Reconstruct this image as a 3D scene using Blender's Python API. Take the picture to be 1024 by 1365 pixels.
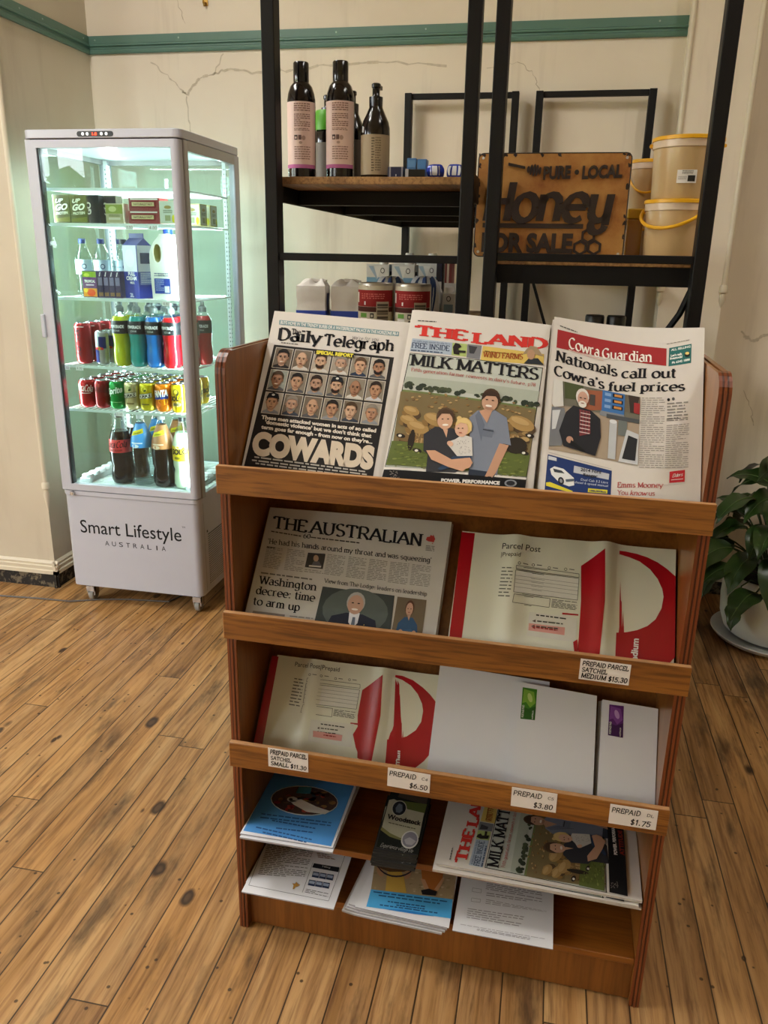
import bpy, bmesh, math, random
import numpy as np
from mathutils import Vector, Matrix, Euler

for o in list(bpy.data.objects):
    bpy.data.objects.remove(o)
SC = bpy.context.scene
COL = SC.collection
PI = math.pi
random.seed(7)

# ------------------------------------------------------------------ camera
cam_d = bpy.data.cameras.new('camera')
cam = bpy.data.objects.new('camera', cam_d)
COL.objects.link(cam)
F_PX, PITCH, YAW, ROLL = 1063.2, 0.3117, -0.1974, 0.0193
cam_d.sensor_fit = 'VERTICAL'
cam_d.sensor_height = 36.0
cam_d.sensor_width = 27.0
cam_d.lens = F_PX / 1365.0 * 36.0
cam_d.clip_start = 0.05
fw = Vector((math.sin(YAW) * math.cos(PITCH), math.cos(YAW) * math.cos(PITCH), -math.sin(PITCH)))
rt = Vector((math.cos(YAW), -math.sin(YAW), 0))
up = rt.cross(fw)
r2 = rt * math.cos(ROLL) + up * math.sin(ROLL)
u2 = -rt * math.sin(ROLL) + up * math.cos(ROLL)
cm = Matrix((r2, u2, -fw)).transposed().to_4x4()
cm.translation = Vector((1.9589, -2.8813, 1.48))
cam.matrix_world = cm
SC.camera = cam

# ------------------------------------------------------------------ view, world, lights
SC.view_settings.view_transform = 'Standard'
SC.view_settings.look = 'None'
SC.view_settings.gamma = 1.0
SC.view_settings.use_curve_mapping = False
SC.view_settings.exposure = 0.15
cy = SC.cycles
cy.use_denoising = True
cy.max_bounces = 8
cy.diffuse_bounces = 4
cy.glossy_bounces = 4
cy.transmission_bounces = 6
cy.transparent_max_bounces = 24
cy.caustics_reflective = False
cy.caustics_refractive = False
cy.sample_clamp_indirect = 4.0

world = bpy.data.worlds.new('overcast_sky')
SC.world = world
world.use_nodes = True
wn = world.node_tree
wn.nodes.clear()
wo = wn.nodes.new('ShaderNodeOutputWorld')
wb = wn.nodes.new('ShaderNodeBackground')
wb.inputs['Color'].default_value = (0.93, 0.96, 1.0, 1)
wb.inputs['Strength'].default_value = 20.0
wn.links.new(wb.outputs[0], wo.inputs[0])

def area(name, loc, direction, sx, sy, power, color=(1, 1, 1), portal=False):
    l = bpy.data.lights.new(name, 'AREA')
    l.shape = 'RECTANGLE'
    l.size, l.size_y = sx, sy
    l.energy = power
    l.color = color
    ob = bpy.data.objects.new(name, l)
    COL.objects.link(ob)
    ob.location = loc
    ob.rotation_euler = Vector(direction).to_track_quat('-Z', 'Y').to_euler()
    if portal:
        l.cycles.is_portal = True
    return ob

# room extents (metres)
XL, XR, YN, YB, ZC = -2.6, 4.6, -6.0, 0.807, 3.5
WIN_L = [(-5.05, -3.75, 0.75, 2.75), (-3.15, -1.55, 0.75, 2.75)]      # windows in the left shop wall: y0, y1, z0, z1
WIN_N = [(-2.3, -1.5, 1.0, 2.75)]            # unseen window added behind the photographer for frontal fill: x0, x1, z0, z1
for i, (y0, y1, z0, z1) in enumerate(WIN_L):
    area('window_daylight', (XL - 0.03, (y0 + y1) / 2, (z0 + z1) / 2), (1, 0, 0), z1 - z0, y1 - y0, 1, portal=True)
for i, (x0, x1, z0, z1) in enumerate(WIN_N):
    area('window_daylight', ((x0 + x1) / 2, YN - 0.03, (z0 + z1) / 2), (0, 1, 0), x1 - x0, z1 - z0, 1, portal=True)  # portal of the added fill window

# the shop's ceiling lamp, and an added fill lamp on the right
area('overhead_lamp', (3.1, -1.7, 3.42), (0, 0, -1), 0.4, 1.0, 20, (1.0, 0.97, 0.92))  # unseen fill, added to brighten the pier and right alcove
area('overhead_lamp', (0.1, -1.5, 3.42), (0, 0, -1), 0.5, 1.3, 48, (1.0, 0.97, 0.92))

# ------------------------------------------------------------------ materials
def lin(c):
    c = c / 255.0
    return c / 12.92 if c <= 0.04045 else ((c + 0.055) / 1.055) ** 2.4
def hexc(h):
    h = h.lstrip('#')
    return tuple(lin(int(h[i:i + 2], 16)) for i in (0, 2, 4))

MATS = {}
def mat(name, hx, rough=0.5, metal=0.0, var=0.06, scale=30.0, bump=0.0, coat=0.0, emit=0.0, spec=0.5):
    """principled material whose colour is varied a little by a noise texture"""
    if name in MATS:
        return MATS[name]
    m = bpy.data.materials.new(name)
    m.use_nodes = True
    nt = m.node_tree
    b = nt.nodes['Principled BSDF']
    c = hexc(hx)
    tc = nt.nodes.new('ShaderNodeTexCoord')
    nz = nt.nodes.new('ShaderNodeTexNoise')
    nz.inputs['Scale'].default_value = scale
    nz.inputs['Detail'].default_value = 3
    nt.links.new(tc.outputs['Object'], nz.inputs['Vector'])
    mx = nt.nodes.new('ShaderNodeMix')
    mx.data_type = 'RGBA'
    mx.inputs[6].default_value = (*[min(1, v * (1 - var)) for v in c], 1)
    mx.inputs[7].default_value = (*[min(1, v * (1 + var)) for v in c], 1)
    nt.links.new(nz.outputs['Fac'], mx.inputs[0])
    nt.links.new(mx.outputs[2], b.inputs['Base Color'])
    b.inputs['Roughness'].default_value = rough
    b.inputs['Metallic'].default_value = metal
    b.inputs['Coat Weight'].default_value = coat
    b.inputs['Specular IOR Level'].default_value = spec
    if emit:
        b.inputs['Emission Color'].default_value = (*c, 1)
        b.inputs['Emission Strength'].default_value = emit
    if bump:
        bp = nt.nodes.new('ShaderNodeBump')
        bp.inputs['Strength'].default_value = bump
        bp.inputs['Distance'].default_value = 0.01
        nt.links.new(nz.outputs['Fac'], bp.inputs['Height'])
        nt.links.new(bp.outputs['Normal'], b.inputs['Normal'])
    MATS[name] = m
    return m

INK_ROUGH = 0.75
def ink(hx, rough=None):
    n = 'ink_' + hx.lstrip('#') + ('' if rough is None else '_gloss')
    return mat(n, hx, INK_ROUGH if rough is None else rough, 0, 0.05, 60, spec=0.25 if rough is None else 0.5)

def glass_mat(name, tint, gloss=1.0, rough=0.0):
    if name in MATS:
        return MATS[name]
    m = bpy.data.materials.new(name)
    m.use_nodes = True
    nt = m.node_tree
    nt.nodes.clear()
    out = nt.nodes.new('ShaderNodeOutputMaterial')
    tr = nt.nodes.new('ShaderNodeBsdfTransparent')
    tr.inputs[0].default_value = (*tint, 1)
    gl = nt.nodes.new('ShaderNodeBsdfGlossy')
    gl.inputs['Roughness'].default_value = rough
    fr = nt.nodes.new('ShaderNodeFresnel')
    ge = nt.nodes.new('ShaderNodeNewGeometry')
    io = nt.nodes.new('ShaderNodeMath')
    io.operation = 'MULTIPLY_ADD'
    io.inputs[1].default_value = -0.8333
    io.inputs[2].default_value = 1.5
    nt.links.new(ge.outputs['Backfacing'], io.inputs[0])
    nt.links.new(io.outputs[0], fr.inputs['IOR'])
    ml = nt.nodes.new('ShaderNodeMath')
    ml.operation = 'MULTIPLY'
    ml.inputs[1].default_value = gloss
    nt.links.new(fr.outputs[0], ml.inputs[0])
    mx = nt.nodes.new('ShaderNodeMixShader')
    nt.links.new(ml.outputs[0], mx.inputs[0])
    nt.links.new(tr.outputs[0], mx.inputs[1])
    nt.links.new(gl.outputs[0], mx.inputs[2])
    nt.links.new(mx.outputs[0], out.inputs[0])
    MATS[name] = m
    return m

class NT:
    """small node-tree writer"""
    def __init__(s, m):
        s.t = m.node_tree
    def n(s, typ, **kw):
        nd = s.t.nodes.new(typ)
        for k, v in kw.items():
            setattr(nd, k, v)
        return nd
    def l(s, a, b):
        s.t.links.new(a, b)
    def math(s, op, a, b=None, c=None):
        nd = s.t.nodes.new('ShaderNodeMath')
        nd.operation = op
        for i, v in enumerate((a, b, c)):
            if v is None:
                continue
            if isinstance(v, (int, float)):
                nd.inputs[i].default_value = v
            else:
                s.l(v, nd.inputs[i])
        return nd.outputs[0]
    def mix(s, f, a, b, blend='MIX'):
        nd = s.t.nodes.new('ShaderNodeMix')
        nd.data_type = 'RGBA'
        nd.blend_type = blend
        for i, v in ((0, f), (6, a), (7, b)):
            if isinstance(v, (int, float)):
                nd.inputs[i].default_value = v
            elif isinstance(v, tuple):
                nd.inputs[i].default_value = (*v, 1)
            else:
                s.l(v, nd.inputs[i])
        return nd.outputs[2]
    def ramp(s, f, stops):
        nd = s.t.nodes.new('ShaderNodeValToRGB')
        e = nd.color_ramp.elements
        while len(e) < len(stops):
            e.new(0.5)
        for i, (p, c) in enumerate(stops):
            e[i].position = p
            e[i].color = (*c, 1)
        s.l(f, nd.inputs[0])
        return nd.outputs[0]
    def comb(s, x, y, z):
        nd = s.t.nodes.new('ShaderNodeCombineXYZ')
        for i, v in enumerate((x, y, z)):
            if isinstance(v, (int, float)):
                nd.inputs[i].default_value = v
            else:
                s.l(v, nd.inputs[i])
        return nd.outputs[0]
    def noise(s, vec, scale, detail=4, rough=0.55, out='Fac'):
        nd = s.t.nodes.new('ShaderNodeTexNoise')
        nd.inputs['Scale'].default_value = scale
        nd.inputs['Detail'].default_value = detail
        nd.inputs['Roughness'].default_value = rough
        s.l(vec, nd.inputs['Vector'])
        return nd.outputs[out]

def floor_material():
    m = bpy.data.materials.new('worn_pine_boards')
    m.use_nodes = True
    w = NT(m)
    b = m.node_tree.nodes['Principled BSDF']
    tc = w.n('ShaderNodeTexCoord')
    sp = w.n('ShaderNodeSeparateXYZ')
    w.l(tc.outputs['Object'], sp.inputs[0])
    X, Y = sp.outputs[0], sp.outputs[1]
    t = w.math('DIVIDE', w.math('SUBTRACT', X, 0.8275), 0.0877)
    k = w.math('FLOOR', t)
    fx = w.math('SUBTRACT', t, k)
    wn1 = w.n('ShaderNodeTexWhiteNoise', noise_dimensions='1D')
    w.l(k, wn1.inputs['W'])
    rnd = wn1.outputs['Value']
    ty = w.math('DIVIDE', w.math('ADD', Y, w.math('MULTIPLY', rnd, 37.0)), 2.3)
    ky = w.math('FLOOR', ty)
    fy = w.math('SUBTRACT', ty, ky)
    wn2 = w.n('ShaderNodeTexWhiteNoise', noise_dimensions='2D')
    w.l(w.comb(k, ky, 0), wn2.inputs['Vector'])
    r2_ = wn2.outputs['Value']
    # long grain
    gv = w.comb(w.math('MULTIPLY', X, 1.0), w.math('ADD', w.math('MULTIPLY', Y, 0.055), w.math('MULTIPLY', r2_, 9.0)), w.math('MULTIPLY', k, 3.7))
    wobble = w.noise(w.comb(X, w.math('MULTIPLY', Y, 0.3), k), 9, 2)
    gv2 = w.comb(w.math('ADD', X, w.math('MULTIPLY', wobble, 0.02)), w.math('ADD', w.math('MULTIPLY', Y, 0.05), w.math('MULTIPLY', r2_, 9.0)), w.math('MULTIPLY', k, 3.7))
    grain = w.noise(gv2, 95, 5, 0.6)
    broad = w.noise(gv, 22, 3, 0.5)
    base = w.ramp(broad, [(0.25, hexc('#96703f')), (0.5, hexc('#ba9362')), (0.75, hexc('#ccab7a'))])
    tone = w.ramp(r2_, [(0.0, hexc('#c0a488')), (0.5, hexc('#eeddc8')), (1.0, hexc('#ffe6bc'))])
    col = w.mix(0.55, base, tone, 'MULTIPLY')
    gcol = w.ramp(grain, [(0.34, hexc('#7a5636')), (0.56, hexc('#ffffff'))])
    col = w.mix(0.58, col, gcol, 'MULTIPLY')
    # dark weathering streaks along the boards
    sv = w.comb(w.math('MULTIPLY', X, 1.0), w.math('ADD', w.math('MULTIPLY', Y, 0.22), w.math('MULTIPLY', r2_, 5.0)), k)
    st = w.noise(sv, 13, 5, 0.65)
    stm = w.ramp(st, [(0.53, (0, 0, 0)), (0.68, (1, 1, 1))])
    col = w.mix(w.math('MULTIPLY', stm, 0.72), col, hexc('#3a2a1c'))
    # knots
    kv = w.comb(X, w.math('MULTIPLY', Y, 0.55), 0)
    dn = w.noise(kv, 40, 2, 0.5, 'Color')
    vadd = w.n('ShaderNodeVectorMath', operation='MULTIPLY_ADD')
    w.l(dn, vadd.inputs[0])
    vadd.inputs[1].default_value = (0.009, 0.009, 0)
    w.l(kv, vadd.inputs[2])
    vo = w.n('ShaderNodeTexVoronoi')
    vo.inputs['Scale'].default_value = 9.0
    w.l(vadd.outputs[0], vo.inputs['Vector'])
    vs = w.n('ShaderNodeSeparateXYZ')
    w.l(vo.outputs['Color'], vs.inputs[0])
    size = w.math('MULTIPLY', w.math('POWER', vs.outputs[0], 3.0), 0.16)
    kd = w.math('DIVIDE', vo.outputs['Distance'], w.math('ADD', size, 0.035))
    halo = w.ramp(kd, [(0.9, (1, 1, 1)), (2.0, (0, 0, 0))])
    col = w.mix(w.math('MULTIPLY', halo, 0.4), col, hexc('#6a4526'))
    kmask = w.ramp(kd, [(0.62, (1, 1, 1)), (0.92, (0, 0, 0))])
    col = w.mix(w.math('MULTIPLY', kmask, 0.9), col, hexc('#271811'))
    core = w.ramp(kd, [(0.30, (1, 1, 1)), (0.50, (0, 0, 0))])
    col = w.mix(w.math('MULTIPLY', core, 0.5), col, hexc('#6b5038'))
    # small nail holes
    v3 = w.n('ShaderNodeTexVoronoi')
    v3.inputs['Scale'].default_value = 20.0
    w.l(w.comb(X, Y, 0), v3.inputs['Vector'])
    nh = w.ramp(v3.outputs['Distance'], [(0.065, (1, 1, 1)), (0.10, (0, 0, 0))])
    col = w.mix(w.math('MULTIPLY', nh, 0.8), col, hexc('#20140c'))
    # gaps between boards and butt joints
    e = w.math('MINIMUM', fx, w.math('SUBTRACT', 1.0, fx))
    gapn = w.noise(w.comb(w.math('MULTIPLY', k, 7.1), w.math('MULTIPLY', Y, 1.0), 0), 3.0, 2)
    gapw = w.math('MULTIPLY_ADD', gapn, 0.022, 0.009)
    gap = w.math('LESS_THAN', e, gapw)
    ey = w.math('MINIMUM', fy, w.math('SUBTRACT', 1.0, fy))
    jn = w.math('LESS_THAN', ey, 0.0007)
    g = w.math('MAXIMUM', gap, jn)
    col = w.mix(w.math('MULTIPLY', g, 0.88), col, hexc('#1a100a'))
    w.l(col, b.inputs['Base Color'])
    rr = w.ramp(grain, [(0.2, (0.5, 0.5, 0.5)), (0.8, (0.34, 0.34, 0.34))])
    w.l(rr, b.inputs['Roughness'])
    b.inputs['Specular IOR Level'].default_value = 0.4
    bp = w.n('ShaderNodeBump')
    bp.inputs['Strength'].default_value = 0.35
    bp.inputs['Distance'].default_value = 0.004
    hgt = w.math('SUBTRACT', w.math('MULTIPLY', grain, 0.25), w.math('MULTIPLY', g, 1.0))
    w.l(hgt, bp.inputs['Height'])
    w.l(bp.outputs[0], b.inputs['Normal'])
    MATS['floor'] = m
    return m

def wall_material(name, c0, c1, stain=0.35):
    m = bpy.data.materials.new(name)
    m.use_nodes = True
    w = NT(m)
    b = m.node_tree.nodes['Principled BSDF']
    tc = w.n('ShaderNodeTexCoord')
    co = tc.outputs['Object']
    n1 = w.noise(co, 1.6, 4, 0.6)
    col = w.ramp(n1, [(0.3, hexc(c0)), (0.7, hexc(c1))])
    mp = w.n('ShaderNodeMapping')
    mp.inputs['Scale'].default_value = (6, 6, 0.7)
    w.l(co, mp.inputs[0])
    n2 = w.noise(mp.outputs[0], 1.4, 4, 0.6)
    s = w.ramp(n2, [(0.56, (0, 0, 0)), (0.78, (1, 1, 1))])
    col = w.mix(w.math('MULTIPLY', s, stain), col, hexc('#a2917a'))
    w.l(col, b.inputs['Base Color'])
    b.inputs['Roughness'].default_value = 0.55
    b.inputs['Specular IOR Level'].default_value = 0.3
    bp = w.n('ShaderNodeBump')
    bp.inputs['Strength'].default_value = 0.12
    bp.inputs['Distance'].default_value = 0.01
    w.l(w.noise(co, 14, 4, 0.6), bp.inputs['Height'])
    w.l(bp.outputs[0], b.inputs['Normal'])
    MATS[name] = m
    return m

def wood_material(name, c0, c1, c2, axis=0, rough=0.35, coat=0.3, scale=1.0, dark=0.5):
    """varnished timber, grain running along the given local axis"""
    if name in MATS:
        return MATS[name]
    m = bpy.data.materials.new(name)
    m.use_nodes = True
    w = NT(m)
    b = m.node_tree.nodes['Principled BSDF']
    tc = w.n('ShaderNodeTexCoord')
    mp = w.n('ShaderNodeMapping')
    s = [14.0 * scale] * 3
    s[axis] = 0.9 * scale
    mp.inputs['Scale'].default_value = s
    w.l(tc.outputs['Object'], mp.inputs[0])
    n1 = w.noise(mp.outputs[0], 1.2, 3, 0.5)
    mp2 = w.n('ShaderNodeMapping')
    s2 = [90.0 * scale] * 3
    s2[axis] = 5.0 * scale
    mp2.inputs['Scale'].default_value = s2
    w.l(tc.outputs['Object'], mp2.inputs[0])
    n2 = w.noise(mp2.outputs[0], 1.6, 3, 0.6)
    col = w.ramp(n1, [(0.28, hexc(c0)), (0.5, hexc(c1)), (0.75, hexc(c2))])
    g = w.ramp(n2, [(0.36, hexc('#6b4a30')), (0.55, (1, 1, 1))])
    col = w.mix(dark, col, g, 'MULTIPLY')
    w.l(col, b.inputs['Base Color'])
    b.inputs['Roughness'].default_value = rough
    b.inputs['Coat Weight'].default_value = coat
    b.inputs['Coat Roughness'].default_value = 0.25
    bp = w.n('ShaderNodeBump')
    bp.inputs['Strength'].default_value = 0.08
    bp.inputs['Distance'].default_value = 0.002
    w.l(n2, bp.inputs['Height'])
    w.l(bp.outputs[0], b.inputs['Normal'])
    MATS[name] = m
    return m

# ------------------------------------------------------------------ mesh builder
class MB:
    def __init__(s):
        s.v, s.f, s.mi, s.sm, s.mats = [], [], [], [], []
    def m(s, material):
        if material is None:
            return 0
        if material not in s.mats:
            s.mats.append(material)
        return s.mats.index(material)
    def face(s, pts, material, smooth=False):
        i = len(s.v)
        s.v += [tuple(p) for p in pts]
        s.f.append(tuple(range(i, i + len(pts))))
        s.mi.append(s.m(material))
        s.sm.append(smooth)
    def faces(s, verts, faces, material, smooth=False):
        i = len(s.v)
        s.v += [tuple(p) for p in verts]
        k = s.m(material)
        for f in faces:
            s.f.append(tuple(i + j for j in f))
            s.mi.append(k)
            s.sm.append(smooth)
    def box(s, x0, x1, y0, y1, z0, z1, material, M=None):
        v = [Vector(p) for p in ((x0, y0, z0), (x1, y0, z0), (x1, y1, z0), (x0, y1, z0), (x0, y0, z1), (x1, y0, z1), (x1, y1, z1), (x0, y1, z1))]
        if M is not None:
            v = [M @ p for p in v]
        s.faces(v, [(0, 3, 2, 1), (4, 5, 6, 7), (0, 1, 5, 4), (1, 2, 6, 5), (2, 3, 7, 6), (3, 0, 4, 7)], material)
    def bar(s, a, b, w, h, material, up=(0, 0, 1)):
        """rectangular bar from a to b"""
        a, b = Vector(a), Vector(b)
        d = (b - a).normalized()
        u = Vector(up)
        if abs(d.dot(u)) > 0.98:
            u = Vector((0, 1, 0))
        r = d.cross(u).normalized()
        u = r.cross(d).normalized()
        q = []
        for p in (a, b):
            for sx, sy in ((-1, -1), (1, -1), (1, 1), (-1, 1)):
                q.append(p + r * sx * w / 2 + u * sy * h / 2)
        s.faces(q, [(0, 1, 2, 3), (7, 6, 5, 4), (0, 4, 5, 1), (1, 5, 6, 2), (2, 6, 7, 3), (3, 7, 4, 0)], material)
    def lathe(s, prof, material, n=24, c=(0, 0, 0), M=None, a0=0.0, a1=2 * PI, squash=1.0):
        full = abs(a1 - a0 - 2 * PI) < 1e-6
        k = n if full else n + 1
        v = []
        for (r, z) in prof:
            for i in range(k):
                a = a0 + (a1 - a0) * i / n
                p = Vector((c[0] + r * math.cos(a), c[1] + r * math.sin(a) * squash, c[2] + z))
                v.append(M @ p if M is not None else p)
        f = []
        for j in range(len(prof) - 1):
            for i in range(n):
                i2 = (i + 1) % k
                f.append((j * k + i, j * k + i2, (j + 1) * k + i2, (j + 1) * k + i))
        s.faces(v, f, material, True)
    def tube(s, pts, r, material, n=8, closed=False, caps=True):
        pts = [Vector(p) for p in pts]
        N = len(pts)
        rr = r if isinstance(r, (list, tuple)) else [r] * N
        ref = None
        rings = []
        for i, p in enumerate(pts):
            a = pts[(i - 1) % N] if (closed or i > 0) else p
            b = pts[(i + 1) % N] if (closed or i < N - 1) else p
            d = (b - a).normalized()
            if ref is None:
                ref = Vector((0, 0, 1)) if abs(d.z) < 0.9 else Vector((1, 0, 0))
            x = d.cross(ref).normalized()
            y = x.cross(d).normalized()
            ref = y
            rings.append([p + (x * math.cos(2 * PI * k / n) + y * math.sin(2 * PI * k / n)) * rr[i] for k in range(n)])
        v = [q for ring in rings for q in ring]
        f = []
        for i in range(N if closed else N - 1):
            j = (i + 1) % N
            for k in range(n):
                k2 = (k + 1) % n
                f.append((i * n + k, i * n + k2, j * n + k2, j * n + k))
        if not closed and caps:
            f.append(tuple(range(n - 1, -1, -1)))
            f.append(tuple((N - 1) * n + k for k in range(n)))
        s.faces(v, f, material, True)
    def grid(s, fn, nu, nv, material, smooth=True):
        v = [fn(i / nu, j / nv) for j in range(nv + 1) for i in range(nu + 1)]
        f = [(j * (nu + 1) + i, j * (nu + 1) + i + 1, (j + 1) * (nu + 1) + i + 1, (j + 1) * (nu + 1) + i) for j in range(nv) for i in range(nu)]
        s.faces(v, f, material, smooth)
    def prism(s, poly, fn, d0, d1, material, smooth=False):
        """2D polygon extruded: fn(x, y, d) -> point"""
        n = len(poly)
        v = [fn(x, y, d0) for x, y in poly] + [fn(x, y, d1) for x, y in poly]
        f = [tuple(range(n - 1, -1, -1)), tuple(range(n, 2 * n))]
        f += [(i, (i + 1) % n, n + (i + 1) % n, n + i) for i in range(n)]
        s.faces(v, f, material, smooth)
    def build(s, name, parent=None, loc=(0, 0, 0), rot=(0, 0, 0), bevel=0.0, sharp=40, segs=2):
        me = bpy.data.meshes.new(name)
        me.from_pydata(s.v, [], s.f)
        for m_ in s.mats:
            me.materials.append(m_)
        me.polygons.foreach_set('material_index', s.mi)
        me.polygons.foreach_set('use_smooth', s.sm)
        me.update()
        if any(s.sm):
            bm = bmesh.new()
            bm.from_mesh(me)
            bmesh.ops.remove_doubles(bm, verts=bm.verts, dist=1e-6)
            bm.to_mesh(me)
            bm.free()
            me.set_sharp_from_angle(angle=math.radians(sharp))
        ob = bpy.data.objects.new(name, me)
        COL.objects.link(ob)
        ob.location = loc
        ob.rotation_euler = rot
        if parent is not None:
            ob.parent = parent
        if bevel:
            md = ob.modifiers.new('soft_edges', 'BEVEL')
            md.width = bevel
            md.segments = segs
            md.limit_method = 'ANGLE'
            md.angle_limit = math.radians(50)
        return ob

def tag(o, label, cat, group=None, kind=None):
    o['label'] = label
    o['category'] = cat
    if group:
        o['group'] = group
    if kind:
        o['kind'] = kind
    return o
def thing(name, label, cat, loc=(0, 0, 0), rot=(0, 0, 0), group=None, M=None):
    o = bpy.data.objects.new(name, None)
    COL.objects.link(o)
    o.empty_display_size = 0.05
    if M is not None:
        o.matrix_world = M
    else:
        o.location = loc
        o.rotation_euler = rot if isinstance(rot, (tuple, list, Euler)) else (0, 0, rot)
    return tag(o, label, cat, group)
def struct(o):
    o['kind'] = 'structure'
    return o
def children_of(o):
    return [c for c in bpy.data.objects if c.parent is o]
def dup(root, label, loc=None, rot=None, M=None, group=None):
    r = root.copy()
    COL.objects.link(r)
    if M is not None:
        r.matrix_world = M
    if loc is not None:
        r.location = loc
    if rot is not None:
        r.rotation_euler = rot if isinstance(rot, (tuple, list, Euler)) else (0, 0, rot)
    r['label'] = label
    if group:
        r['group'] = group
    for ch in children_of(root):
        c = ch.copy()
        COL.objects.link(c)
        c.parent = r
        for g in children_of(ch):
            d = g.copy()
            COL.objects.link(d)
            d.parent = c
    return r

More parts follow.
